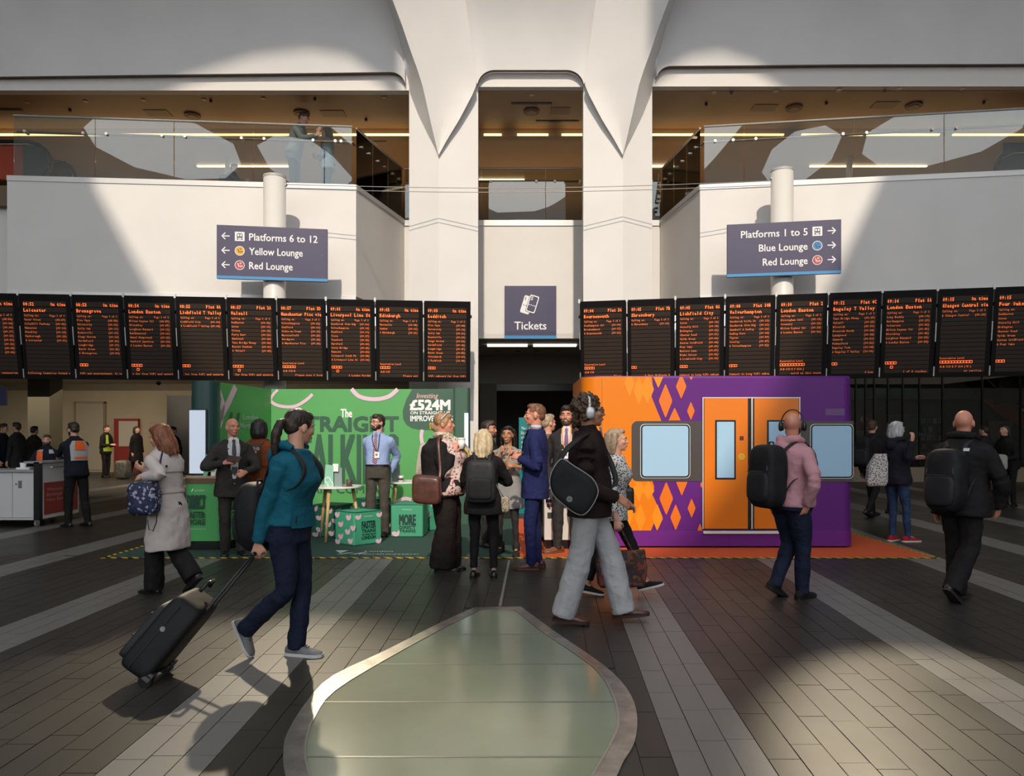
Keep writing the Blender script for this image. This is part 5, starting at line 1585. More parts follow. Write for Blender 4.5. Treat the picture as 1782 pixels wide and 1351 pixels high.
    def hand(s, mb, i, sd, curl):
        k = s.h / 1.75
        d = (s.wr[i] - s.el[i]).normalized()
        ref = s.f if abs(d.z) > .75 else (Z1 * .8 - s.l * (sd * .6))
        w = (ref - d * ref.dot(d)).normalized()
        pn = d.cross(w)
        inn = (s.O + Z1 * s.wr[i].z) - s.wr[i] + s.f * .02
        if pn.dot(inn) < 0:
            pn = -pn
        c = s.wr[i]
        q = lambda a, b, e: c + (d * a + w * b + pn * e) * k
        mb.tube([q(-.01, 0, 0), q(.03, .003, .003), q(.065, .004, .006), q(.09, .002, .008)], [.026 * k, .036 * k, .041 * k, .036 * k], 10, side=w, flat=.5)
        for b, L in ((.030, .072), (.010, .080), (-.011, .075), (-.030, .058)):
            p = q(.082, b, .006)
            a, pts = curl * .55, [q(.06, b * .9, .004), q(.082, b, .006)]
            for sg in (.45, .32, .23):
                p = p + (d * cos(a) + pn * sin(a)) * (L * sg * k)
                pts.append(p)
                a += curl * 1.35
            mb.tube(pts, [.0098 * k, .0102 * k, .0098 * k, .0092 * k, .0082 * k], 7)
        t = [q(.022, .026, .006), q(.045, .052, .014), q(.070, .058, .024 + .02 * curl), q(.092, .052 - .02 * curl, .032 + .025 * curl)]
        mb.tube(t, [.014 * k, .0125 * k, .0115 * k, .0095 * k], 7)
        s.tip = q(.09, 0, .03)
    def face(s, hcol):
        k = s.hs
        for sd in (1, -1):
            e = obj('eye', MB().ball(s.H(sd * .031, .0795, .004), (.0115 * k, .008 * k, .0058 * k), s.R, 10, 6), M_EYE, s.t, smooth=True)
            obj('iris', MB().ball(s.H(sd * .031, .0850, .004), (.0052 * k, .004 * k, .0050 * k), s.R, 8, 5), M_IRIS, e, smooth=True)
            obj('eyebrow', MB().tube([s.H(sd * .014, .094, .024), s.H(sd * .032, .093, .030), s.H(sd * .050, .079, .024)], [.004 * k, .005 * k, .003 * k], 6), HAIR[hcol if hcol != 'bald' else 'sandy'], s.t)
        if s.smile:
            obj('teeth', MB().tube([s.H(-.020, .093, -.056), s.H(-.008, .1015, -.061), s.H(.008, .1015, -.061), s.H(.020, .093, -.056)], [.003 * k, .0048 * k, .0048 * k, .003 * k], 6), M_EYE, s.t, smooth=True)
        obj('lips', MB().tube([s.H(-.023, .087, -.060), s.H(-.01, .0985, -.061), s.H(.01, .0985, -.061), s.H(.023, .087, -.060)], [.003 * k, .0065 * k, .0065 * k, .003 * k], 6), M_LIPS, s.t, smooth=True)
    def hair(s, style, hcol):
        k = s.hs
        mb = MB()
        B = lambda c, r: mb.ball(s.H(*c), tuple(x * k for x in r), s.R, 16, 10)
        it, folds, fs = 3, .012, .03
        cap = lambda g=0: B((0, -.022, .040), (.081 + g, .097 + g, .082 + g))
        if style == 'short':
            cap(); B((0, .02, .082), (.062, .07, .042)); B((0, -.055, -.01), (.07, .058, .06)); B((.07, -.005, .02), (.013, .03, .035)); B((-.07, -.005, .02), (.013, .03, .035))
        elif style == 'cropped':
            B((0, -.020, .036), (.0785, .096, .083)); B((0, .015, .085), (.055, .068, .034)); B((0, -.06, -.015), (.066, .05, .05))
        elif style == 'curly':
            it, folds, fs = 2, .05, .022
            cap(.006)
            for i in range(46):
                a, b = random.uniform(0, 2 * pi), random.uniform(-.2, 1.35)
                v = Vector((cos(a) * cos(b), sin(a) * cos(b), sin(b)))
                if v.y > .45 and v.z < .55:
                    continue
                B((v.x * .080, v.y * .092 - .03, v.z * .088 + .032), (.028, .028, .028))
            for i in range(26):
                a = random.uniform(pi * .95, pi * 2.05)
                B((cos(a) * .080, sin(a) * .088 - .02, random.uniform(-.10, .02)), (.026, .026, .026))
        elif style.startswith('bob') or style.startswith('long'):
            ln = {'bob': .120, 'long': .225, 'longer': .20, 'longest': .27}[style]
            B((0, -.028, .042), (.083, .098, .082)); B((0, .020, .088), (.060, .062, .028))
            for i in range(26):
                a = radians(172 + i * 7.9)
                x, y = cos(a) * .083, sin(a) * .088 - .026
                L = ln * random.uniform(.86, 1.08)
                g = random.uniform(.96, 1.10)
                mb.tube([s.H(x * .88, y * .9 - .004, .07), s.H(x * 1.04 * g, y * g - .002, -.02), s.H(x * 1.07 * g, y * g - .010 * ln / .12, -.02 - L * .5), s.H(x * .98 * g, y * g * .96 - .012 * ln / .12, -.02 - L)], [.026 * k, .024 * k, .021 * k, .009 * k], 7)
            folds, fs = .008, .02
        elif style == 'ponytail':
            cap(.003); B((0, .03, .08), (.064, .058, .034)); B((.066, .0, .02), (.016, .045, .04)); B((-.066, .0, .02), (.016, .045, .04)); B((0, -.06, -.01), (.066, .055, .06))
            mb.tube([s.H(0, -.11, .02), s.H(0, -.15, .0), s.H(.005, -.165, -.08), s.H(.01, -.155, -.18), s.H(.01, -.135, -.26)], [.026 * k, .034 * k, .036 * k, .028 * k, .010 * k], 10)
        elif style == 'tiedback':
            cap(.003); B((0, .03, .08), (.064, .058, .034)); B((0, -.12, -.02), (.04, .035, .05)); B((.066, .0, .015), (.016, .045, .045)); B((-.066, .0, .015), (.016, .045, .045))
            B((0, -.07, -.06), (.055, .05, .05))
        o = organic('hair', mb, HAIR[hcol], s.t, .0075 if s.D < 8.5 else .0095 if s.fine else .016, it, folds, fs)
        return o
    def beard(s, hcol, full=True):
        k = s.hs
        mb = MB()
        B = lambda c, r: mb.ball(s.H(*c), tuple(x * k for x in r), s.R, 12, 8)
        B((0, .058, -.088), (.044, .042, .030)); B((.048, .02, -.055), (.020, .042, .042)); B((-.048, .02, -.055), (.020, .042, .042))
        mb.tube([s.H(-.03, .078, -.062), s.H(-.018, .096, -.046), s.H(.018, .096, -.046), s.H(.03, .078, -.062)], .009 * k, 7)
        organic('beard', mb, HAIR[hcol], s.t, .0075 if s.D < 8 else .0095, 2, .006, .02)
    # --- torso surface
    def prof(s, t, off=0.0):
        P = TORSO
        t = max(P[0][0], min(P[-1][0], t))
        for (a, aw, ad), (b, bw_, bd_) in zip(P, P[1:]):
            if a <= t <= b:
                k = (t - a) / (b - a)
                hw, hd = aw + (bw_ - aw) * k, ad + (bd_ - ad) * k
                break
        g = math.exp(-((t - .07) / .075) ** 2)
        gb = math.exp(-((t - .195) / .045) ** 2)
        gh = math.exp(-((t + .02) / .07) ** 2)
        kk = 1.0 if t > .30 else 0.0
        wid = hw * s.h * (s.bw if t < .29 else 1 + (s.bw - 1) * .4) * (1 + (s.hipk - 1) * gh)
        dep = hd * s.h * (s.bd if t < .29 else 1 + (s.bd - 1) * .4) + (s.belly * .6 * g + s.bust * .45 * gb) + (s.hipk - 1) * gh * .05
        fo = s.belly * .5 * g + s.bust * .5 * gb - .004
        return wid + off, dep + off, fo
    def tring(s, t, off=0.0, n=22, flare=0.0):
        hw, hd, fo = s.prof(t, off)
        hw += flare; hd += flare
        c = (s.pel + s.up * (t * s.h) if t > -.03 else s.pel + s.up * (-.03 * s.h) + Z1 * ((t + .03) * s.h)) + s.ff * fo
        sg = lambda v: math.copysign(abs(v) ** .82, v)
        return [c + s.ll * (sg(cos(2 * pi * j / n)) * hw) + s.ff * (sg(sin(2 * pi * j / n)) * hd) for j in range(n)]
    def on(s, x, t, off=.012, back=False):
        hw, hd, fo = s.prof(t, 0)
        c = (s.pel + s.up * (t * s.h) if t > -.03 else s.pel + s.up * (-.03 * s.h) + Z1 * ((t + .03) * s.h)) + s.ff * fo
        r = max(-1, min(1, x / (hw + off)))
        y = (hd + off) * (max(0.0, 1 - abs(r) ** 2.44) ** .41)
        return c + s.ll * x + s.ff * (-y if back else y)
    def top(s, name, m, hem=-.05, off=.012, sleeve=1.0, flare=0.0, short=False, cuff=None, folds=.026, collar=False, necktop=.318, slw=1.0):
        mb = MB()
        ts = [hem + (necktop - hem) * i / 16 for i in range(17)]
        fl = lambda t: flare * max(0, min(1, (.06 - t) / .25))
        mb.loft([s.tring(t, off, flare=fl(t)) for t in ts])
        for i in (0, 1):
            a, e, w = s.sh[i], s.el[i], s.wr[i]
            inner = a.lerp(s.pel + s.up * (.25 * s.h), .45)
            k = s.h / 1.75 * slw
            if short:
                pts, rr = [inner, a, a.lerp(e, .5), a.lerp(e, .75)], [.07 * k, .068 * k, .064 * k, .062 * k]
            else:
                w2 = e.lerp(w, 1.0 * sleeve)
                pts, rr = [inner, a, a.lerp(e, .5), e, e.lerp(w2, .5), w2], [.066 * k, .064 * k, .060 * k, .056 * k, .050 * k, .041 * k]
            pts, rr = spline(pts, rr, 3)
            mb.tube(pts, rr, 12)
            if not short:
                mb.ball(e.lerp((a + w) / 2, .12), .053 * k, None, 12, 8)
        if collar:
            mb.tube([s.neck - s.up * .03, s.neck + s.up * .035 + s.ff * -.01], [.078, .07], 14)
        o = organic(name, mb, m, s.t, s.vox, 4, folds)
        if cuff:
            for i in (0, 1):
                d = (s.wr[i] - s.el[i]).normalized()
                obj('cuff', MB().tube([s.wr[i] - d * .05, s.wr[i] + d * .004], [.043 * s.h / 1.75, .039 * s.h / 1.75], 12), cuff, s.t, smooth=True)
        return o
    def hood(s, m):
        mb = MB()
        c = s.neck - s.up * .01
        mb.tube([c + s.ll * .10 + s.ff * .04, c + s.ll * .105 - s.ff * .03 + s.up * .02, c + s.ll * .06 - s.ff * .085 + s.up * .01, c - s.ff * .115 - s.up * .02, c - s.ll * .06 - s.ff * .085 + s.up * .01, c - s.ll * .105 - s.ff * .03 + s.up * .02, c - s.ll * .10 + s.ff * .04],
                [.025, .036, .045, .052, .045, .036, .025], 10)
        mb.ball(c - s.ff * .11 - s.up * .07, (.085, .085, .085), None, 12, 8)
        return organic('hood', mb, m, s.t, s.vox, 3, .01)
    def legs(s, name, m, waist=.07, wide=1.0, ankle=1.0, off=.008, seat=1.0, folds=.022, short=0.0, thigh=1.0):
        mb = MB()
        k = s.h / 1.75
        mb.loft([s.tring(t, off) for t in (-.055, -.03, 0, .03, waist)])
        for i in (0, 1):
            a, kn, an = s.hipj[i], s.kn[i], s.an[i]
            end = kn.lerp(an, 1 - short)
            end = end + (an - kn).normalized() * (.035 if not short else 0)
            lp, lr = spline([a + Z1 * .03 * k, a - Z1 * .04 * k, a.lerp(kn, .5), kn, kn.lerp(end, .35), kn.lerp(end, .75), end],
                    [.080 * k * thigh, .094 * k * thigh, .080 * k * thigh * (wide * .4 + .6), .064 * k * wide, .061 * k * wide * (ankle * .4 + .6), .053 * k * wide * ankle, .051 * k * wide * ankle], 3)
            mb.tube(lp, lr, 14)
        mb.ball(s.pel - s.ff * .035 * seat - Z1 * .02, (.13 * k, .11 * k * seat, .10 * k), None, 14, 9)
        return organic(name, mb, m, s.t, s.vox, 4, folds, .10)
    def skirt(s, name, m, t0, t1, flare=.03):
        mb = MB()
        mb.loft([s.tring(t0 + (t1 - t0) * i / 10, .012, flare=flare * i / 10) for i in range(11)])
        return organic(name, mb, m, s.t, s.vox, 4, .016)
    def shoes(s, m, sole=None, kind='shoe', lace=None, boot=False):
        k = s.h / 1.75 * .98
        for i in (0, 1):
            pit, yw = s.footp[i]
            fd = Matrix.Rotation(radians(yw), 3, 'Z') @ s.f
            ld = Vector((-fd.y, fd.x, 0))
            p = radians(pit)
            F_ = fd * cos(p) - Z1 * sin(p)
            U_ = Z1 * cos(p) + fd * sin(p)
            an = s.an[i]
            q = lambda a, b, c: an + (F_ * a + ld * b + U_ * (c - .078 / k)) * k
            prof = [(-.088, .014, .040), (-.080, .030, .068), (-.05, .037, .090), (.0, .039, .095), (.04, .041, .080), (.09, .046, .060), (.14, .047, .048), (.178, .038, .040), (.198, .020, .030)]
            rings, sr = [], []
            for a, w, hh in prof:
                rings.append([q(a, w, .014), q(a, w * 1.03, hh * .45 + .01), q(a, w * .72, hh * .88), q(a, w * .25, hh), q(a, -w * .25, hh), q(a, -w * .72, hh * .88), q(a, -w * 1.03, hh * .45 + .01), q(a, -w, .014)])
            o = obj(kind, MB().loft(rings), m, s.t, smooth=True)
            for a, w, hh in prof:
                sr.append([q(a * 1.03, w * 1.12, 0), q(a * 1.03, w * 1.12, .022), q(a * 1.03, -w * 1.12, .022), q(a * 1.03, -w * 1.12, 0)])
            obj('sole', MB().loft(sr), sole or M_BLACK, o)
            if lace:
                mb = MB()
                for j in range(4):
                    a = .035 + j * .018
                    mb.tube([q(a, .022, .088 - j * .008), q(a + .004, 0, .096 - j * .009), q(a, -.022, .088 - j * .008)], .0035, 5)
                obj('laces', mb, lace, o)
            if boot:
                obj('boot_shaft', MB().tube([q(-.03, 0, .06), q(-.03, 0, .16)], [.045, .043], 12), m, o, smooth=True)
    def patch(s, name, rows, m, off=.022, back=False, parent=None, n=5):
        """rows of (t, x0, x1): a strip of cloth lying on the chest or back"""
        g = [[s.on(a + (b - a) * j / n, t, off, back) for j in range(n + 1)] for t, a, b in rows]
        mb = MB().grid(g)
        nv = len(mb.v)
        d = s.ff * (.006 if back else -.006)
        mb.v += [v + d for v in mb.v]
        mb.f += [tuple(reversed([i + nv for i in f])) for f in mb.f]
        return obj(name, mb, m, parent or s.t, smooth=True)
    def suit_front(s, shirt, lapel, tie=None, v=.07, openw=.055, bottom=.04, lany=None):
        s.patch('shirt_front', [(.318, -.035, .035), (.29, -openw, openw), (.24, -openw * .95, openw * .95), (.16, -openw * .75, openw * .75), (.09, -openw * .5, openw * .5), (bottom, -openw * .12, openw * .12)], shirt, .024)
        for sd in (1, -1):
            s.patch('lapel', [(.312, sd * .045, sd * .065), (.28, sd * openw, sd * (openw + .035)), (.235, sd * openw * .97, sd * (openw + .048)), (.22, sd * openw * .9, sd * (openw + .022)), (.13, sd * openw * .62, sd * (openw * .62 + .02)), (bottom, sd * openw * .1, sd * (openw * .1 + .01))], lapel, .030)
            s.patch('shirt_collar', [(.336, sd * .002, sd * .04), (.318, sd * .006, sd * .055), (.300, sd * .02, sd * .05)], shirt, .030)
        if tie:
            s.tie(tie, .038)
    def tie(s, m, off=.03, bottom=.06):
        o = s.patch('tie', [(.300, -.012, .012), (.27, -.022, .022), (.18, -.030, .030), (bottom + .03, -.036, .036), (bottom, -.004, .004)], m, off)
        s.patch('tie_knot', [(.318, -.020, .020), (.30, -.016, .016), (.292, -.010, .010)], m, off + .008, parent=o)
        return o
    def lanyard(s, m, off=.034, t_end=.13, badge=M_PRINT, x=0.0, bw_=.038):
        mb = MB()
        for sd in (1, -1):
            pts = [s.on(sd * .055, .325, off - .01), s.on(sd * .055, .28, off), s.on(sd * .04 + x * .4, .22, off), s.on(x + sd * .006, t_end + .03, off)]
            mb.tube(pts, .007, 5, side=s.ll, flat=.4)
        o = obj('lanyard', mb, m, s.t)
        c = s.on(x, t_end, off + .006)
        obj('badge', MB().obox(c - s.ll * bw_ - s.up * .045, s.ll * (2 * bw_), s.up * .09, s.ff * .006), badge, o)
        mb = MB(); mb.obox(c - s.ll * (bw_ * .6) - s.up * .012 + s.ff * .006, s.ll * (bw_ * .9), s.up * .03, s.ff * .001)
        obj('badge_photo', mb, mat('badge_photo', (.25, .18, .15), .5), o)
    def glasses(s, m, up=0.0):
        mb = MB()
        for sd in (1, -1):
            c = s.H(sd * .032, .100, .004 + up)
            mb.tube([c + (s.hl * cos(a) * .022 + s.hu * sin(a) * .016) * s.hs for a in [2 * pi * j / 12 for j in range(13)]], .0025, 5)
            mb.tube([s.H(sd * .053, .096, .008 + up), s.H(sd * .080, .0, .010 + up)], .0025, 5)
        mb.tube([s.H(.01, .104, .008 + up), s.H(-.01, .104, .008 + up)], .0025, 5)
        obj('glasses', mb, m, s.t)
    def headphones(s, label, band, cup):
        t = thing('headphones', label, 'headphones', s.H(0, 0, .12))
        k = s.hs
        pts = [s.H(cos(a) * .100, -.012, .0 + sin(a) * .140) for a in [radians(-5 + 190 * j / 16) for j in range(17)]]
        obj('headband', MB().tube(pts, .012 * k, 8, side=s.hf, flat=.5), band, t, smooth=True)
        for sd in (1, -1):
            mb = MB(); sellip(mb, s.H(sd * .103, -.008, -.015), s.hl * (.020 * k), s.hf * (.036 * k), s.hu * (.045 * k), .7)
            c = obj('ear_cup', mb, cup, t, smooth=True)
            mb = MB(); sellip(mb, s.H(sd * .084, -.008, -.015), s.hl * (.010 * k), s.hf * (.032 * k), s.hu * (.040 * k), .7)
            obj('ear_pad', mb, M_BLACK, c, smooth=True)
        return t
    def backpack(s, label, m, m2, w=.15, d=.10, t0=-.02, t1=.29, drop=0.0, e=.45, strap=True, logo=None, tiltd=0.0, side=0.0):
        t = thing('backpack', label, 'backpack', s.pel - s.ff * .2)
        hw, hd, fo = s.prof((t0 + t1) / 2, .02)
        zc = (t0 + t1) / 2
        up = (s.up - s.ff * tiltd).normalized()
        c = s.pel + s.up * (zc * s.h - drop) - s.ff * (hd - fo + d * .95) + s.ll * side
        hh = (t1 - t0) * s.h / 2
        mb = MB(); sellip(mb, c, s.ll * w, s.ff * d, up * hh, e, 24, 16)
        o = organic('bag_body', mb, m, t, s.vox * .9, 2, .010, .15)
        mb = MB(); sellip(mb, c - up * (hh * .32) - s.ff * (d * .80), s.ll * (w * .80), s.ff * (d * .36), up * (hh * .50), e)
        obj('front_pocket', mb, m2, t, smooth=True)
        obj('zip', MB().tube([c + s.ll * (w * .72 * cos(a)) + up * (hh * .10 + hh * .70 * sin(a)) - s.ff * (d * (.97 - .25 * abs(sin(a)))) for a in [radians(8 + 164 * j / 12) for j in range(13)]], .005, 5), M_DARKMETAL, t)
        obj('pocket_zip', MB().tube([c + s.ll * (w * .7 * x) + up * (hh * .14) - s.ff * (d * 1.06) for x in (-1, -.5, 0, .5, 1)], .004, 5), M_DARKMETAL, t)
        obj('haul_loop', MB().tube([c + up * (hh * .93) + s.ll * .035 + s.ff * (d * .3), c + up * (hh * 1.08) + s.ll * .02 + s.ff * (d * .3), c + up * (hh * 1.08) - s.ll * .02 + s.ff * (d * .3), c + up * (hh * .93) - s.ll * .035 + s.ff * (d * .3)], .008, 6), m2, t)
        if strap:
            for sd in (1, -1):
                x = sd * .075 * s.h / 1.75
                pts = [c + up * (hh * .72) + s.ll * x + s.ff * (d * .8), s.on(x * 1.15, .285, .026, True), s.pel + s.up * (.312 * s.h) + s.ll * (x * 1.25) + s.up * .012, s.on(x * 1.4, .272, .028), s.on(x * 1.75, .225, .03), s.on(sd * (s.prof(.17)[0] + .02) * .95, .17, .03), s.on(sd * (s.prof(.12)[0]) * .92, .11, .03, True), c - up * (hh * .6) + s.ll * (sd * w * .8) + s.ff * (d * .6)]
                pts, rr = spline(pts, [.022, .026, .028, .028, .024, .012, .010, .010])
                obj('shoulder_strap', MB().tube(pts, rr, 8, side=s.ll, flat=.35), m2, t, smooth=True)
        if logo:
            mb = MB(); sellip(mb, c + s.ll * (w * logo[0]) + up * (hh * logo[1]) - s.ff * (d * 1.03), s.ll * .028, s.ff * .006, up * .014, .8)
            obj('logo_patch', mb, logo[2], t)
        return t

def strapped_bag(name, label, cat, c, ax, ay, az, m, strap_pts, sm, e=.4, vox=.011, flap=None, sw=.016, extra=None):
    t = thing(name, label, cat, c)
    mb = MB(); sellip(mb, c, ax, ay, az, e, 22, 14)
    organic('bag_body', mb, m, t, vox, 2, .008, .12)
    if flap:
        mb = MB(); sellip(mb, Vector(c) + Vector(az) * .28 + Vector(ay) * .22, Vector(ax) * .98, Vector(ay) * .95, Vector(az) * .78, e)
        obj('flap', mb, flap, t, smooth=True)
    if strap_pts:
        obj('strap', MB().tube(spline([Vector(q) for q in strap_pts]), sw, 8, flat=.35), sm, t, smooth=True)
    return t
# ---------------------------------------------- cast, nearest first
C_BLK = cloth('cloth_black', (.014, .013, .014), .3)
C_BLK2 = cloth('cloth_charcoal', (.028, .027, .029), .25)
C_BAGB = cloth('bag_black', (.016, .016, .018), .3, bump=.12, bscale=60, rough=.6)
C_BAGB2 = cloth('bag_black_trim', (.024, .024, .027), .2, rough=.5, bump=.12)
C_JEAN = cloth('denim_navy', (.012, .017, .038), .35, bscale=30)
C_JEANB = cloth('denim_blue', (.030, .055, .12), .35, bscale=30)
C_LEATH = mat('leather_brown', (.085, .030, .020), .35, noise=.25, nscale=14)
C_LEATHT = mat('leather_tan', (.22, .085, .035), .4, noise=.2, nscale=14)
C_LEATHB = mat('leather_black', (.012, .012, .012), .28, noise=.2, nscale=14)
M_SOLEW = mat('sole_white', (.62, .62, .60), .5)

# 1 teal hoodie with suitcase
C_TEAL = cloth('cloth_teal', srgb(24, 92, 112), .12)
p = Person('woman in a teal hooded top pulling a black suitcase to the right', 503, 5.0, 1.665, 78, lean=5, bust=.05, hip=1.08, bw=.98, bd=1.05, hy=60, hp=-10, hair='ponytail', hcol='dark',
           feet=[(.05, .03, 0, 0), (-.06, -.27, .125, 62)], hands=[(.17, -.02, .78), ('p', 449, 945, 4.86)], poles=(None, (-.3, -.9, -.2)), palms=(.5, 1.0), skin='fair')
p.legs('jeans', C_JEAN, ankle=1.18, wide=1.08, thigh=1.08)
p.top('hooded_top', C_TEAL, hem=.012, off=.020, slw=1.06)
p.hood(C_TEAL)
p.patch('kangaroo_pocket', [(.09, -.13, .13), (.05, -.155, .155), (.01, -.16, .16)], C_TEAL, .034)
obj('zip_pull', MB().obox(p.on(-.15, .03, .045), p.ll * .012, p.up * .05, p.ff * .004), M_DARKMETAL, p.t)
p.shoes(cloth('shoe_grey', (.19, .19, .195), .15), M_SOLEW, 'trainer', lace=mat('lace_grey', (.10, .10, .11), .7))
p.backpack('limp black backpack on the back of the woman in teal', C_BAGB, C_BAGB2, w=.16, d=.115, t0=-.06, t1=.225, drop=.10, tiltd=.14, e=.7)
TEALHAND = p.wr[1]
# suitcase
M_CASE = cloth('case_black', (.012, .012, .013), .3, bump=.06, bscale=90, rough=.55)
hx = p.wr[1] + (p.wr[1] - p.el[1]).normalized() * .075
wheel = ground(272, 1184)
sc_ = thing('suitcase', 'black wheeled suitcase tilted on its wheels behind the woman in teal', 'suitcase', wheel)
ax = (hx - wheel - Z1 * .04)
ax.normalize()
sd = Y1
nrm = ax.cross(sd).normalized()
if nrm.x > 0: nrm = -nrm                      # front of the case looks up and back
base = wheel + Z1 * .05 + ax * .03
L_ = .51
cc_ = base + ax * (L_ / 2 - .055) + nrm * .085
mb = MB(); sellip(mb, cc_, sd * .17, nrm * .108, ax * (L_ / 2), .30, 28, 18)
organic('case_body', mb, M_CASE, sc_, .009, 2, .006, .2)
mb = MB(); sellip(mb, cc_ + nrm * .110 - ax * .04, sd * .145, nrm * .035, ax * (L_ * .36), .3)
obj('front_pocket', mb, C_BAGB2, sc_, smooth=True)
for k in (-.16, .14):
    obj('pocket_zip', MB().tube([cc_ + nrm * .147 + ax * (L_ * k) + sd * x for x in (-.13, 0, .13)], .005, 5), M_STEEL if False else M_DARKMETAL, sc_)
obj('side_zip', MB().tube([cc_ - sd * .170 + nrm * .03 + ax * (L_ * x) for x in (-.42, -.2, 0, .2, .42)], .004, 5), M_DARKMETAL, sc_)
mb = MB(); mb.tube([cc_ - sd * .166 + nrm * .02 + ax * .06, cc_ - sd * .180 + nrm * .02 + ax * .06], .016, 12)
obj('silver_stud', mb, M_STEEL, sc_)
top = base + ax * (L_ + .03)
for s_ in (-.055, .055):
    obj('pull_rod', MB().tube([base + ax * .1 - nrm * .005 + sd * s_, top + sd * s_ - nrm * .005, hx + sd * s_ * .9 - ax * .02], [.011, .011, .008], 8), M_DARKMETAL, sc_, smooth=True)
obj('pull_grip', MB().tube([hx - sd * .065, hx + sd * .065], .014, 10), M_BLACK, sc_, smooth=True)
obj('carry_handle', MB().tube([top + nrm * .10 - sd * .07 - ax * .03, top + nrm * .10 - sd * .05 + ax * .025, top + nrm * .10 + sd * .05 + ax * .025, top + nrm * .10 + sd * .07 - ax * .03], .013, 8), M_BLACK, sc_, smooth=True)
obj('kick_plate', MB().obox(base - sd * .15 - nrm * .012, sd * .30, ax * .10, nrm * .03), M_BLACK, sc_, bevel=.008)
for s_ in (-.13, .13):
    wc = wheel + Z1 * .04 + sd * s_
    obj('wheel', MB().tube([wc - sd * .018, wc + sd * .018], .04, 18), M_BLACK, sc_)
    obj('wheel_housing', MB().obox(wc - sd * .03 + ax * .0 - nrm * .03, sd * .06, ax * .06, nrm * .06), M_DARKMETAL, sc_, bevel=.01)

# 2 man in khaki trousers with headphones
C_BRNJ = cloth('cloth_brownblack', (.022, .014, .012), .3)
C_STONE = cloth('cloth_stone', srgb(172, 172, 176), .1, bscale=14)
p = Person('man with curly hair and silver headphones in pale trousers striding right', 1026, 5.9, 1.80, 80, lean=-1, bw=.98, bd=1.08, belly=.03, hy=12, hp=0, hair='curly', hcol='brown',
           feet=[(.07, .27, 0, -8), (-.07, -.20, 0, 4)], hands=[(.24, -.10, .88), ('p', 1074, 868, 5.68)], poles=(None, (-.5, -.9, -.1)), palms=(.4, .55), skin='tan')
p.legs('trousers', C_STONE, wide=1.42, ankle=1.28, thigh=1.04, folds=.022)
p.top('jacket', C_BRNJ, hem=-.055, off=.028, slw=1.12, collar=True, flare=.02)
p.patch('shirt_collar', [(.338, -.05, .05), (.318, -.045, .045), (.295, -.02, .02)], cloth('shirt_palegrey', (.5, .5, .5)), .034)
p.shoes(C_LEATH, mat('sole_dark', (.03, .015, .012), .6), 'shoe', lace=M_BLACK)
p.glasses(M_DARKMETAL)
p.headphones('silver headphones on the curly haired man', mat('band_silver', (.55, .50, .42), .35, .5), mat('cup_silver', (.55, .55, .56), .3, .6))
c = Wp(1000, 848, 5.52)
pts = [Wp(963, 838, 5.55), Wp(980, 790, 5.62), p.sh[1] + Vector((-.02, -.02, .085)), p.sh[0] + Vector((.05, 0, .07)), p.on(.10, .18, .05), p.on(.02, .08, .05), Wp(1032, 850, 5.66)]
tr_ = Vector((cos(radians(-22)), 0, sin(radians(-22))))
bg_ = thing('messenger_bag', 'black rounded messenger bag with a pale piped edge slung behind the man in pale trousers', 'bag', c)
ol = [(957, 842), (960, 822), (972, 803), (982, 800), (1000, 812), (1030, 832), (1041, 852), (1038, 868), (1026, 888), (1014, 897), (1000, 893), (980, 878), (963, 862)]
ring = smooth_closed([Wp(x, y, 5.50) for x, y in ol], 3)
cen = sum(ring, Vector()) / len(ring)
mb = MB().loft([[cen.lerp(v, s_) + Y1 * d_ for v in ring] for s_, d_ in ((.70, -.012), (.92, -.004), (1.0, .025), (1.0, .10), (.9, .125))])
organic('bag_body', mb, C_BAGB, bg_, .010, 3, .006, .15)
obj('piping', MB().tube([v + Y1 * .018 for v in ring + ring[:1]], .0045, 6), mat('piping_grey', (.30, .30, .30), .5), bg_)
mb = MB(); disc(mb, Wp(991, 869, 5.475), X1, Z1, .022, .010, 20); disc(mb, Wp(991, 869, 5.475), X1, Z1, .007, 0, 12)
obj('round_badge', mb, mat('badge_grey', (.20, .20, .20), .4), bg_)
obj('strap', MB().tube(spline(pts), .022, 8, side=p.f, flat=.3), C_BAGB2, bg_, smooth=True)

# 3 woman in speckled blouse
C_SPECK = mat('cloth_speckle', (.025, .025, .03), .85, col2=[(.66, .64, .62)], pscale=52)
p = Person('older woman in a black and white speckled blouse walking behind the man in pale trousers', 1065, 6.95, 1.55, 80, lean=4, bust=.05, hip=1.1, bd=1.1, hy=0, hair='bob', hcol='greybrown', bare=True,
           feet=[(.06, .30, .03, -16), (-.06, -.24, .0, 8)], hands=[(.16, .14, .85), (-.25, .05, .73)], palms=(.5, .8))
p.legs('trousers', C_BLK, ankle=.95, short=.12)
p.top('blouse', C_SPECK, hem=-.07, off=.018, sleeve=.7, flare=.03)
p.shoes(C_BLK, M_SOLEW, 'slip_on_shoe')
M_FLORAL = mat('tote_floral', (.05, .018, .012), .8, col2=[(.20, .03, .03), (.10, .06, .02), (.03, .03, .06), (.18, .08, .03)], pscale=34)
hnd = p.wr[1] + (p.wr[1] - p.el[1]).normalized() * .09
tb = thing('tote_bag', 'dark floral tote bag hanging from the hand of the older woman in the blouse', 'bag', (hnd.x, hnd.y, .12))
c = Vector((hnd.x + .03, hnd.y, .30))
mb = MB().loft([[Vector((c.x + sx * w * (1 if abs(k) else 1), c.y + sy * d, z)) for sx, sy, k in ((-1, -1, 1), (1, -1, 1), (1, 1, 1), (-1, 1, 1))] for w, d, z in ((.19, .055, .13), (.205, .075, .15), (.225, .065, .32), (.215, .045, .46))])
organic('bag_body', mb, M_FLORAL, tb, .012, 2, .02, .12)
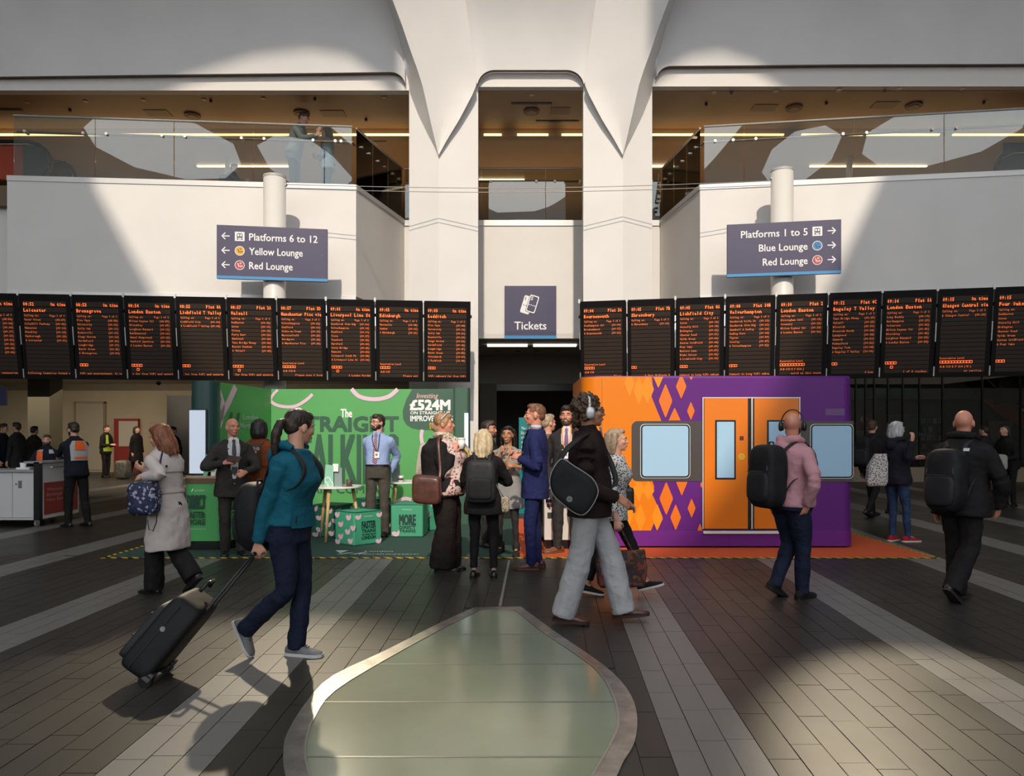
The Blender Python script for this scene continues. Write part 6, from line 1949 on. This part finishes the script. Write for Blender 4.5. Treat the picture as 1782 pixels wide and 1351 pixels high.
for dy in (-.03, .03):
    obj('handle', MB().tube([c + Vector((-.10, dy, .15)), Vector((hnd.x - .03, hnd.y + dy * .5, hnd.z)), Vector((hnd.x + .03, hnd.y + dy * .5, hnd.z)), c + Vector((.10, dy, .15))], .009, 6), M_FLORAL, tb)
c = Wp(1094, 868, 7.1)
strapped_bag('handbag', 'small black handbag on the far side of the older woman', 'bag', c, X1 * .05, Y1 * .04, Z1 * .11, C_LEATHB, [c + Z1 * .1, Wp(1085, 830, 7.1), p.sh[0] + Vector((0, 0, .07))], C_LEATHB)

# 4 pink hoodie man
C_PINK = cloth('cloth_pink', srgb(190, 140, 150), .08)
p = Person('bald man in a pink hooded top with black backpack watching the train stand', 1376, 6.84, 1.70, 114, lean=2, bw=1.12, bd=1.30, belly=.05, hy=40, hp=0, skin='pink',
           feet=[(.06, -.12, .05, 30), (-.08, .06, 0, 0, 12)], hands=[(.28, .03, .84), ('p', 1404, 880, 6.62)], poles=(None, (-1, -.3, .1)), palms=(.5, .8), hcol='sandy')
p.legs('jeans', C_JEAN, wide=1.2, ankle=1.0, thigh=1.25, seat=1.5)
p.top('hooded_top', C_PINK, hem=-.035, off=.022, slw=1.12)
p.hood(C_PINK)
p.beard('brown')
p.shoes(C_BLK, M_BLACK, 'trainer')
p.headphones('black headphones on the bald man in pink', M_BLACK, M_BLACK)
p.backpack('large black backpack on the bald man in pink', C_BAGB, C_BAGB2, w=.165, d=.125, t0=-.045, t1=.295, e=.5)

# 5 bald man in black with backpack
p = Person('bald man in a black jacket and backpack walking away at the right', 1673, 6.75, 1.72, 122, lean=4, bw=1.18, bd=1.2, belly=.04, hy=16, skin='pink', hair=None, hcol='sandy',
           feet=[(.05, .02, .0, 0), (-.06, -.26, .07, 38)], hands=[('p', 1628, 886, 6.95), ('p', 1738, 884, 6.62)], poles=((.5, -.8, 0), (-.9, -.3, .2)), palms=(.5, .6), shl=1.1)
p.legs('trousers', C_BLK, wide=1.3, ankle=1.25, thigh=1.1)
p.top('jacket', C_BLK, hem=-.085, off=.032, slw=1.3, flare=.02, collar=True, folds=.024)
mb = MB().tube([p.neck + p.ll * .10 + p.ff * .06, p.neck + p.ll * .105 - p.ff * .04 + p.up * .02, p.neck - p.ff * .10 + p.up * .025, p.neck - p.ll * .105 - p.ff * .04 + p.up * .02, p.neck - p.ll * .10 + p.ff * .06], [.03, .036, .038, .036, .03], 10)
organic('collar', mb, C_BLK, p.t, .011, 3, .01)
p.shoes(C_LEATHB, mat('sole_black', (.02, .02, .02), .7), 'shoe')
p.patch('chest_emblem', [(.268, -.13, -.085), (.252, -.13, -.085)], mat('emblem_white', (.62, .62, .62), .5), .045, back=True)
p.backpack('black school style backpack on the bald man in black', C_BAGB, C_BAGB2, w=.165, d=.12, t0=-.07, t1=.26, e=.55)

# 7 trench coat woman
C_TRENCH = cloth('cloth_trench', srgb(200, 190, 186), .07, bscale=12)
p = Person('woman with long auburn hair in a pale trench coat reading her phone', 291, 7.0, 1.60, -112, lean=5, bw=.92, bd=.95, hip=1.02, bust=.03, hy=6, hp=-22, hair='long', hcol='auburn',
           feet=[(.06, .10, 0, 0), (-.05, -.26, .10, 40)], hands=[('p', 249, 830, 6.80), ('p', 252, 822, 6.98)], poles=((.5, -.5, -.8), (-.4, -.5, -.8)), palms=(.55, .55), face=True)
p.legs('trousers', C_BLK, wide=1.35, ankle=1.4)
p.top('trench_coat', C_TRENCH, hem=-.27, off=.022, flare=.035, slw=1.08, folds=.024, collar=True)
for t_ in (.075,):
    p.patch('belt', [(t_ + .012, -.17, .17), (t_ - .012, -.17, .17)], C_TRENCH, .030, back=True, n=9)
p.patch('storm_flap', [(.29, -.09, .09), (.25, -.15, .15), (.20, -.155, .155), (.185, -.15, .15)], C_TRENCH, .032, back=True, n=9)
obj('button', MB().ball(p.on(.10, .22, .042, True), .012, None, 8, 6), M_BLACK, p.t)
p.shoes(C_LEATHB, M_BLACK, 'ankle_boot', boot=True)
M_BLUEB = mat('bag_blueprint', (.012, .018, .06), .6, col2=[(.02, .03, .10), (.008, .01, .03), (.35, .35, .45), (.02, .03, .09)], pscale=46)
c = Wp(251, 868, 6.72)
pts = [c + Vector((.08, .0, .10)), Wp(272, 845, 6.78), Wp(279, 805, 6.85), Wp(284, 784, 6.95), Wp(288, 790, 7.12)]
sb = strapped_bag('shoulder_bag', 'dark blue printed shoulder bag of the woman in the trench coat', 'bag', c, Vector((.135, .0, 0)), Vector((.0, .09, 0)), Vector((0, 0, .155)), M_BLUEB, pts, mat('strap_blue', (.02, .025, .085), .6), e=.5, sw=.022)
obj('hanging_strap', MB().tube([Wp(273, 858, 6.75), Wp(274, 890, 6.7)], .026, 8, flat=.3), mat('strap_blue', (.02, .025, .085), .6), sb, smooth=True)
obj('cord', MB().tube([Wp(274, 888, 6.7), Wp(272, 910, 6.7), Wp(266, 925, 6.7), Wp(259, 922, 6.7), Wp(257, 905, 6.72)], .005, 6), M_BLACK, sb)
ph = Wp(229, 826, 6.95)
o = obj('phone', MB().obox(ph - Vector((.05, .035, .01)), (.13, .02, .02), (-.01, .07, .01), (-.004, 0, .012)), M_BLACK, bevel=.003); tag(o, 'black phone in a wallet case held by the woman in the trench coat', 'phone')

# 12 blonde woman from behind
p = Person('blonde woman in black seen from behind wearing a black backpack', 841, 7.8, 1.55, 176, lean=1, bw=.98, hip=1.06, hy=4, hair='longer', hcol='blonde', face=False,
           feet=[(.10, .0, 0, 0, -4), (-.11, 0.0, 0, 0, 10)], hands=[(.02, .24, 1.04), (-.06, .22, 1.06)], poles=((.9, -.2, -.6), (-.9, -.2, -.6)), palms=(.6, .6))
p.legs('trousers', C_BLK, ankle=.9, wide=1.0, short=.05)
p.top('cardigan', C_BLK, hem=-.10, off=.022, flare=.05, slw=1.05)
p.shoes(C_LEATHB, M_BLACK, 'flat_shoe')
mb = MB()
p.backpack('plain black backpack on the blonde woman', C_BAGB2, C_BAGB, w=.155, d=.085, t0=-.015, t1=.27, e=.38)
c = Wp(879, 878, 7.78)
strapped_bag('small_handbag', 'small snakeskin handbag at the hip of the blonde woman', 'bag', c, X1 * .045, Y1 * .03, Z1 * .085, mat('bag_snake', (.12, .08, .06), .6, col2=[(.45, .38, .28)], pscale=60), [c + Vector((-.02, 0, .08)), Wp(862, 840, 7.72), Wp(850, 800, 7.7), Wp(838, 785, 7.7)], mat('strap_grey', (.2, .19, .19), .5), sw=.008)

# 11 lady with coffee
p = Person('fair haired woman in a black jacket and patterned scarf holding a coffee cup', 775, 8.2, 1.73, 84, lean=-2, bw=1.22, bd=1.55, belly=.10, bust=.08, hip=1.2, hy=4, hp=2, hair='tiedback', hcol='sandy', skin='pink',
           feet=[(.08, .02, 0, 0), (-.08, -.02, 0, 0)], hands=[('p', 786, 789, 8.26), ('p', 787, 788, 8.02)], poles=((.5, -.8, -.6), (-.3, -.9, -.7)), palms=(.75, .75), shl=1.1)
p.legs('trousers', cloth('cloth_darkbrown', (.020, .015, .014), .2), wide=1.75, ankle=1.6, thigh=1.35, seat=1.4)
C_PAT = mat('cloth_blouse_pattern', (.62, .50, .46), .85, col2=[(.56, .40, .36), (.30, .07, .07), (.64, .54, .50), (.60, .48, .46)], pscale=58)
p.top('blouse', C_PAT, hem=-.045, off=.010, folds=.012)
mb = MB()
mb.loft([[q + (p.ff * -.055) for q in p.tring(t_, .022)] for t_ in [-.02 + .338 * i / 14 for i in range(15)]])
for i in (0, 1):
    a, e, w = p.sh[i], p.el[i], p.wr[i]
    mb.tube([a.lerp(p.pel + p.up * (.25 * p.h), .45), a, a.lerp(e, .5), e, e.lerp(w, .5), e.lerp(w, .92)], [.09, .088, .082, .074, .064, .052], 12)
organic('jacket', mb, C_BLK, p.t, .0125, 4, .02)
C_SCARF = mat('cloth_scarf', (.60, .55, .45), .85, col2=[(.52, .46, .36), (.30, .20, .12), (.64, .60, .52), (.55, .42, .30)], pscale=64)
mb = MB().tube([p.neck + p.ll * .07 + p.ff * .05, p.neck + p.ll * .085 - p.ff * .03 + p.up * .02, p.neck - p.ff * .09 + p.up * .02, p.neck - p.ll * .085 - p.ff * .03 + p.up * .02, p.neck - p.ll * .06 + p.ff * .07, p.on(-.03, .27, .04), p.on(.0, .22, .04)], [.035, .042, .042, .042, .042, .045, .02], 10)
mb.tube([p.neck + p.ll * .06 + p.ff * .06, p.on(.04, .27, .045), p.on(.05, .20, .04), p.on(.05, .13, .035)], [.035, .042, .034, .02], 10)
organic('scarf', mb, C_SCARF, p.t, .0125, 2, .02, .06)
obj('sunglasses', MB().tube([p.H(-.088, -.02, .05), p.H(-.086, .03, .10), p.H(0, .05, .125), p.H(.086, .03, .10)], .006, 6), mat('glasses_white', (.75, .74, .7), .3), p.t)
p.shoes(C_LEATHB, M_BLACK, 'shoe')
obj('lanyard', MB().tube([p.on(-.05, .31, .05), p.on(-.06, .22, .05), p.on(-.04, .10, .04), p.on(-.03, -.0, .03)], .007, 5), mat('lanyard_yellow', srgb(222, 190, 60), .6), p.t)
c = Wp(743, 853, 7.86)
pts = [c + Vector((.13, .0, .10)), Wp(766, 815, 7.9), Wp(763, 770, 7.95), Wp(768, 757, 8.1), Wp(772, 765, 8.35)]
strapped_bag('satchel', 'brown leather satchel hanging from the woman with the coffee', 'bag', c, Vector((.155, -.02, -.01)), Vector((.01, .06, 0)), Vector((.0, 0, .15)), C_LEATH, pts, C_LEATH, e=.35, flap=C_LEATH, sw=.018, vox=.0125)
cpx = Wp(803, 777, 8.08)
t = thing('coffee_cup', 'white lidded paper coffee cup in the hand of the woman with the scarf', 'cup', cpx)
rg = lambda r, z: [cpx + Vector((r * cos(2 * pi * k / 20), r * sin(2 * pi * k / 20), z)) for k in range(20)]
obj('cup_body', MB().loft([rg(.030, -.03), rg(.042, .075)]), M_PRINT, t, smooth=True)
obj('lid', MB().loft([rg(.045, .072), rg(.045, .082), rg(.038, .095), rg(.036, .095)]), mat('lid_white', (.7, .68, .66), .4), t)
c = Wp(735, 800, 8.45)
strapped_bag('canvas_bag', 'cream canvas bag tucked behind the woman with the coffee', 'bag', c, Vector((.05, .02, 0)), Vector((0, .10, 0)), Vector((.03, 0, .19)), cloth('canvas_cream', (.5, .46, .38)), None, None)

# 15 navy suit man
C_NAVY = cloth('cloth_navy', srgb(34, 40, 84), .1, bscale=24)
p = Person('man in a navy suit seen from the side talking with clasped hands', 931, 8.3, 1.84, -97, lean=-1, bw=.98, bd=1.0, hy=4, hair='cropped', hcol='ginger', skin='pink',
           feet=[(.09, .03, 0, 0, 4), (-.09, -.02, 0, 0, -4)], hands=[('p', 904, 798, 8.18), ('p', 905, 795, 8.40)], poles=((.6, -.8, -.5), (-.4, -.8, -.6)), palms=(.7, .6))
p.legs('trousers', C_NAVY, ankle=1.05, wide=1.05)
p.top('suit_jacket', C_NAVY, hem=-.10, off=.018, flare=.02, slw=1.0)
p.suit_front(cloth('shirt_pale_blue', (.50, .58, .70), .04), C_NAVY, mat('tie_red', (.30, .03, .04), .5))
mb = MB().tube([p.neck + p.up * .0, p.neck + p.up * .035], [.066, .060], 16)
obj('shirt_collar_band', mb, cloth('shirt_pale_blue', (.50, .58, .70), .04), p.t, smooth=True)
p.shoes(C_LEATH, mat('sole_brown', (.10, .04, .02), .5), 'brogue')

# 8 bald suit man at kiosk
C_GREYS = cloth('cloth_greysuit', (.040, .036, .034), .2, bscale=24)
C_SHIRT = cloth('shirt_white', (.72, .70, .70), .03)
p = Person('bald man in a dark suit with a lanyard beside the kiosk counter', 404, 9.25, 1.70, 30, lean=1, bw=1.06, bd=1.1, belly=.03, hy=14, skin='pink', hcol='sandy',
           feet=[(.10, .05, 0, 0, 8), (-.08, -.02, 0, 0, -12)], hands=[('p', 428, 822, 9.02), ('p', 389, 806, 8.98)], poles=((.9, -.4, -.4), (-.8, -.6, -.3)), palms=(.5, .7))
p.legs('trousers', C_GREYS, ankle=1.15, wide=1.1)
p.top('suit_jacket', C_GREYS, hem=-.10, off=.020, flare=.02, slw=1.08)
p.suit_front(C_SHIRT, C_GREYS, mat('tie_darkgrey', (.035, .035, .045), .5), openw=.075, bottom=.0)
p.lanyard(mat('lanyard_white', (.6, .6, .62), .6), .040, .15)
p.shoes(C_LEATHB, M_BLACK, 'shoe')
tc_ = Wp(402, 801, 8.93)
o = obj('tablet', MB().obox(tc_ - Vector((.06, 0, .01)), (.15, .02, -.02), (-.01, .11, .06), (0, -.005, .008)), mat('tablet_brown', (.05, .025, .02), .4), bevel=.003); tag(o, 'dark brown tablet case held by the bald man in the suit', 'tablet')

# 9 brown jacket woman
C_RUST = cloth('cloth_rust', srgb(134, 68, 34), .12)
p = Person('dark haired person in a rust brown jacket facing the bald man at the kiosk', 450, 9.8, 1.70, 172, lean=2, bw=1.22, bd=1.15, shl=1.15, hy=14, hair='bob', hcol='black', face=False, hands=[(.22, .16, .92), (-.24, .14, .92)], skin='olive')
p.legs('trousers', cloth('cloth_olive', (.04, .04, .03), .2), wide=1.2, ankle=1.2)
p.top('jacket', C_RUST, hem=-.055, off=.026, slw=1.15, collar=True)
p.shoes(C_LEATHB, M_BLACK, 'shoe')
C_TAUPE = cloth('bag_taupe', (.11, .065, .04), .15, rough=.6)
t = p.backpack('brown backpack with a round face shaped panel on the rust brown jacket', C_TAUPE, C_TAUPE, w=.13, d=.075, t0=.08, t1=.285, e=.6)
cc2 = Wp(446, 784, 9.44)
mb = MB(); disc(mb, cc2, X1, Z1, .085, .075, 24)
obj('ring_print', mb, mat('bag_print', (.05, .03, .025), .6), t)
mb = MB(); disc(mb, cc2 + Vector((-.03, 0, .02)), X1, Z1, .02, .009, 14); disc(mb, cc2 + Vector((.02, 0, .02)), X1, Z1, .02, .009, 14); disc(mb, cc2 + Vector((-.01, 0, -.02)), X1, Z1, .014, 0, 14)
obj('face_print', mb, mat('bag_print_pale', (.5, .42, .38), .6), t)

# 10 blue shirt man
C_BLUE = cloth('shirt_blue', srgb(150, 170, 214), .05)
def stripes(name, a, b, sc):
    m = bpy.data.materials.new(name)
    m.use_nodes = True
    nt = m.node_tree
    w = nt.nodes.new('ShaderNodeTexWave'); w.inputs['Scale'].default_value = sc; w.bands_direction = 'DIAGONAL'
    tc = nt.nodes.new('ShaderNodeTexCoord'); nt.links.new(tc.outputs['Object'], w.inputs['Vector'])
    rp = nt.nodes.new('ShaderNodeValToRGB'); rp.color_ramp.interpolation = 'CONSTANT'
    rp.color_ramp.elements[0].color = (*a, 1); rp.color_ramp.elements[1].color = (*b, 1); rp.color_ramp.elements[1].position = .6
    nt.links.new(w.outputs['Fac'], rp.inputs[0]); nt.links.new(rp.outputs[0], nt.nodes['Principled BSDF'].inputs['Base Color'])
    nt.nodes['Principled BSDF'].inputs['Roughness'].default_value = .6
    return m
p = Person('bearded man in a pale blue shirt and striped tie standing before the green wall', 658, 11.0, 1.795, -8, lean=-1, bw=1.0, bd=1.05, belly=.02, hy=-34, hair='short', hcol='dark', hands=[(.13, -.16, .93), (-.13, -.16, .93)], poles=((.5, -.9, 0), (-.5, -.9, 0)),
           feet=[(.11, 0, 0, 0, 10), (-.11, 0, 0, 0, -10)])
p.legs('trousers', cloth('cloth_taupe', (.070, .062, .052), .12), ankle=1.1, wide=1.12)
p.top('shirt', C_BLUE, hem=.04, off=.014, folds=.012, slw=1.08)
obj('belt', MB().loft([p.tring(.045, .018), p.tring(.062, .018)]), C_LEATHB, p.t)
for sd_ in (1, -1):
    p.patch('shirt_collar', [(.336, sd_ * .004, sd_ * .045), (.315, sd_ * .008, sd_ * .06), (.298, sd_ * .03, sd_ * .055)], C_BLUE, .024)
p.tie(stripes('tie_striped', (.12, .03, .06), (.45, .30, .36), 18), .024, .055)
p.lanyard(mat('lanyard_navy', (.03, .03, .06), .6), .028, .14, x=.035)
p.beard('dark'); p.glasses(mat('glasses_brown', (.12, .04, .03), .4))
p.shoes(C_LEATHB, M_BLACK, 'shoe')

# 14 dark haired smiling woman
p = Person('smiling woman with long dark hair in a grey dress raising a hand to her neck', 884, 9.35, 1.60, -16, lean=0, bust=.04, bw=.95, hy=4, hair='long', hcol='black', skin='olive', bare=True, smile=True,
           feet=[(.14, .10, 0, 0, 14), (-.10, 0, 0, 0, -8)], hands=[('p', 900, 812, 9.12), ('p', 872, 790, 9.15)], poles=((.8, -.3, -.6), (-.6, -.2, -.9)), palms=(.5, .7))
p.legs('tights', C_BLK2, ankle=.8, wide=.85, off=.004)
C_FLOW = mat('cloth_top_pattern', (.32, .30, .28), .85, col2=[(.22, .20, .19), (.30, .12, .05), (.36, .34, .32), (.10, .20, .10)], pscale=55)
p.top('patterned_top', C_FLOW, hem=.07, off=.014, short=True)
p.skirt('grey_skirt', cloth('cloth_grey', (.30, .30, .30), .06), .09, -.17, .04)
p.shoes(C_BLK2, M_BLACK, 'ankle_boot', boot=True)
p.lanyard(mat('lanyard_orange', srgb(214, 120, 50), .6), .03, .12)

# 17 grey suit man
C_CHK = cloth('cloth_checksuit', (.036, .033, .035), .2, bscale=24)
p = Person('smiling bearded man in a dark check suit with a yellow lanyard', 987, 9.45, 1.86, -8, lean=0, bw=1.02, hy=-6, hair='short', hcol='dark', skin='pink', smile=True, feet=[(.10, 0, 0, 0, 4), (-.12, .06, 0, 0, -50)], hands=[(.26, .06, .88), (-.24, .10, .92)])
p.legs('trousers', C_CHK, ankle=1.05, wide=1.05)
p.top('suit_jacket', C_CHK, hem=-.10, off=.018, flare=.02)
p.suit_front(cloth('shirt_pinkwhite', (.72, .62, .66), .03), C_CHK, mat('tie_purple', (.14, .05, .16), .5), openw=.07)
p.lanyard(mat('lanyard_amber', srgb(222, 160, 40), .6), .042, .14)
p.beard('brown')
p.shoes(C_LEATHT, mat('sole_tan', (.14, .06, .03), .6), 'shoe')

# 16, 13 people mostly hidden behind the group
p = Person('grey haired man in a grey suit half hidden behind the navy suit', 950, 10.4, 1.78, 120, hair='short', hcol='greybrown', face=False, hands=[(.24, .10, .9), (-.24, .1, .9)])
p.legs('trousers', C_GREYS); p.top('suit_jacket', cloth('cloth_midgrey', (.12, .12, .12), .15), hem=-.10, off=.02); p.shoes(C_LEATHB)
p = Person('dark haired bearded man mostly hidden behind the blonde woman', 846, 9.9, 1.68, 70, hair='short', hcol='dark', skin='tan')
p.legs('trousers', C_BLK2); p.top('jacket', C_BLK2, hem=-.08, off=.02, collar=True); p.beard('dark'); p.shoes(C_LEATHB)

# 6 grey haired woman with red shoes
C_NVH = cloth('cloth_navyblack', (.016, .016, .024), .2)
p = Person('grey haired woman with red shoes holding up a phone by the orange mat', 1560, 10.4, 1.68, 118, lean=1, bw=1.06, bd=1.1, hy=-6, hair='bob', hcol='grey', feet=[(.08, .02, 0, 0, 10), (-.10, .10, 0, 0, -22)],
           hands=[('p', 1592, 798, 10.6), ('p', 1587, 768, 10.0)], poles=((.3, 0, -1), (-.1, -.4, -1)), palms=(.5, .8), hip=1.06)
p.legs('jeans', C_JEANB, ankle=.85, wide=.95)
p.top('hooded_top', C_NVH, hem=-.05, off=.022, slw=1.08)
p.hood(C_NVH)
p.shoes(cloth('shoe_red', (.42, .015, .02), .1), M_SOLEW, 'canvas_shoe', lace=M_SOLEW)
ph = Wp(1606, 759, 10.2)
o = obj('phone', MB().obox(ph - Vector((.05, 0, .01)), (.12, .03, 0), (0, .02, .05), (0, -.006, .004)), M_BLACK, bevel=.003); tag(o, 'phone held up by the grey haired woman with red shoes', 'phone')
c = Wp(1527, 815, 10.1)
M_LEOP = mat('tote_leopard', (.06, .055, .05), .8, col2=[(.55, .53, .50)], pscale=48)
tb = thing('tote_bag', 'black and white spotted tote bag on the arm of the grey haired woman', 'bag', (c.x, c.y, .72))
mb = MB().loft([[Vector((c.x + dx + sx * w, c.y + sy * d, z)) for sx, sy in ((-1, -1), (1, -1), (1, 1), (-1, 1))] for w, d, z, dx in ((.12, .04, .80, -.02), (.14, .06, .86, -.02), (.12, .06, 1.08, .0), (.07, .04, 1.24, .04))])
organic('bag_body', mb, M_LEOP, tb, .013, 2, .02, .12)
obj('handle', MB().tube([Vector((c.x + .02, c.y, 1.22)), p.el[0] + Vector((0, 0, -.02)), Vector((c.x + .09, c.y, 1.22))], .010, 6), M_BLACK, tb)

# 18, 19 staff at the welcome desk
C_NAVYJ = cloth('cloth_staff_navy', (.014, .016, .026), .2)
M_HIOR = mat('hivis_orange', srgb(238, 104, 36), .6)
M_HIGR = mat('reflective_grey', (.42, .42, .43), .4)
p = Person('bearded staff man with orange and grey back panel leaning on the welcome desk', 133, 12.1, 1.70, -118, lean=6, hy=-2, hp=-8, hair='short', hcol='dark', hands=[('p', 97, 800, 12.5), ('p', 103, 797, 12.9)], skin='fair', feet=[(.10, .05, 0, 0), (-.12, -.12, 0, 0)])
p.legs('trousers', C_BLK, wide=1.1); p.top('jacket', C_NAVYJ, hem=-.05, off=.02, collar=True); p.beard('dark'); p.glasses(M_DARKMETAL); p.shoes(C_LEATHB)
p.patch('reflective_panel', [(.29, -.10, .10), (.24, -.15, .15), (.12, -.14, .14), (.10, -.14, .14)], M_HIGR, .034, back=True, n=8)
p.patch('orange_panel', [(.288, -.06, .06), (.24, -.085, .085), (.20, -.085, .085)], M_HIOR, .042, back=True, n=6)
p.patch('orange_band', [(.135, -.10, .10), (.115, -.10, .10)], M_HIOR, .042, back=True, n=6)
p = Person('bearded staff man in an orange and navy jacket behind the welcome desk', 82, 13.5, 1.50, 24, hair='cropped', hcol='brown', hands=[(.2, .25, 1.0), (-.18, .28, 1.0)], bw=1.1)
p.top('jacket', C_NAVYJ, hem=-.2, off=.02, collar=True); p.legs('trousers', C_BLK); p.beard('dark'); p.shoes(C_LEATHB)
p.patch('orange_panel', [(.28, -.14, -.05), (.20, -.15, -.05), (.12, -.15, -.05)], M_HIOR, .034)
p.patch('reflective_panel', [(.295, -.10, -.045), (.28, -.14, -.04)], M_HIGR, .036)
p.patch('reflective_panel', [(.295, .045, .10), (.25, .05, .13)], M_HIGR, .036)

# far figures
def far(label, px, D, h, yaw, topm, legm, hair='short', hcol='dark', **k):
    base = k.pop('base', 0.0); extra = k.pop('extra', None); hem = k.pop('hem', -.08); flare = k.pop('flare', 0)
    p = Person(label, px, D, h, yaw, hair=hair, hcol=hcol, face=abs(((yaw + k.get('hy', 0) + 180) % 360) - 180) < 110, base=base, **k)
    p.legs('trousers', legm, folds=0); p.top('jacket', topm, hem=hem, off=.022, folds=.01, collar=True, flare=flare); p.shoes(C_LEATHB)
    return p
p = far('security worker in a yellow green vest looking at a phone far behind the desk', 184, 26.0, 1.83, 75, C_BLK, C_BLK, hands=[(.1, .3, 1.15), (-.1, .3, 1.15)])
M_HIV = mat('hivis_yellow', srgb(170, 190, 50), .6)
p.patch('vest_panel', [(.29, -.13, -.06), (.20, -.15, -.07), (.02, -.15, .0)], M_HIV, .05); p.patch('vest_back', [(.28, -.12, .12), (.02, -.15, .15)], M_HIV, .05, back=True)
p.patch('vest_hem', [(.05, -.2, .2), (-.02, -.2, .2)], M_HIV, .05)
p = far('woman in a dark coat walking past the red notice board', 237, 27.0, 1.80, 70, C_BLK, C_BLK, hair='bob', hem=-.25, flare=.05, feet=[(.07, .2, 0, -5), (-.07, -.2, .03, 20)])
far('person in a dark navy coat standing at the left edge of the picture', 3, 19.0, 1.78, 100, C_NAVYJ, C_JEAN, hem=-.15)
far('person in a black coat standing left of the dark olive block', 31, 18.5, 1.80, -100, C_BLK2, C_BLK, hem=-.2)
far('person in a brown black coat standing against the dark olive block', 58, 19.5, 1.72, 170, cloth('cloth_darkolive', (.03, .025, .018), .2), C_BLK, hem=-.2)
far('man whose face shows above the shoulder of the trench coat woman', 303, 20.5, 1.72, -20, C_BLK, C_BLK)
p = far('man in a black t-shirt with a backpack walking left past the shop front', 1516, 13.6, 1.76, 120, C_BLK, C_BLK, hcol='brown', hy=20, feet=[(.07, .15, 0, 0), (-.07, -.2, .05, 25)])
p.backpack('black backpack on the man walking past the shop front', C_BAGB, C_BAGB2, w=.15, d=.1)
far('man in a dark top behind the grey haired woman', 1549, 14.2, 1.74, 60, cloth('cloth_darkbrowntop', (.03, .022, .018), .2), C_BLK, hcol='brown')
p = far('person in a dark hooded coat bending at the far right of the picture', 1757, 15.5, 1.72, -70, C_BLK, C_BLK, hair='long', hcol='black', lean=14, hands=[(.1, .35, 1.0), (-.1, .35, 1.0)])
c = Wp(1737, 805, 15.2)
strapped_bag('shopping_bag', 'pale plastic bag in front of the bending person at the far right', 'bag', c, X1 * .16, Y1 * .1, Z1 * .17, cloth('plastic_pale', (.42, .40, .36), .1), None, None, vox=.02)
far('person in black partly hidden behind the bald man in the black jacket', 1716, 16.5, 1.70, -150, C_BLK2, C_BLK)
c = Wp(214, 822, 25.0)
strapped_bag('plastic_bag', 'clear bulging shopping bags on the floor beside the security worker', 'bag', Vector((c.x, c.y, .33)), X1 * .22, Y1 * .2, Z1 * .32, mat('plastic_grey', (.09, .085, .07), .3, noise=.5, nscale=14), None, None, vox=.03)

# gallery figures
p = far('young man leaning over the gallery rail beside the left sign pole', 511, 15.62, 1.86, 78, cloth('cloth_greytee', (.18, .19, .20), .1), C_BLK, base=6.45, lean=16, hcol='brown', hp=-25, hands=[('p', 552, 232, 15.5), ('p', 548, 236, 15.4)], hair='short')
p = far('young man in a black jacket standing low behind the left balcony glass', 404, 17.6, 1.48, 80, C_BLK, C_BLK, base=6.45, hp=-12, hands=[('p', 428, 316, 17.5), ('p', 426, 318, 17.3)])
p.backpack('dark backpack on the young man behind the left balcony glass', C_BAGB, C_BAGB2, w=.15, d=.09)
p = far('woman in a pale blue jacket behind the left balcony glass', 571, 16.0, 1.68, -95, cloth('cloth_paleblue', (.22, .30, .38), .1), C_JEANB, base=6.45, hair='bob', hcol='brown', hands=[(.1, .25, 1.05), (-.1, .25, 1.05)])

# ------------------------------------------------------------------ bake the fused shapes
bpy.context.view_layer.update()
dg = bpy.context.evaluated_depsgraph_get()
done = []
for o in BAKE:
    me = bpy.data.meshes.new_from_object(o.evaluated_get(dg))
    done.append((o, me))
for o, me in done:
    o.modifiers.clear()
    o.data = me
    me.polygons.foreach_set('use_smooth', [True] * len(me.polygons))
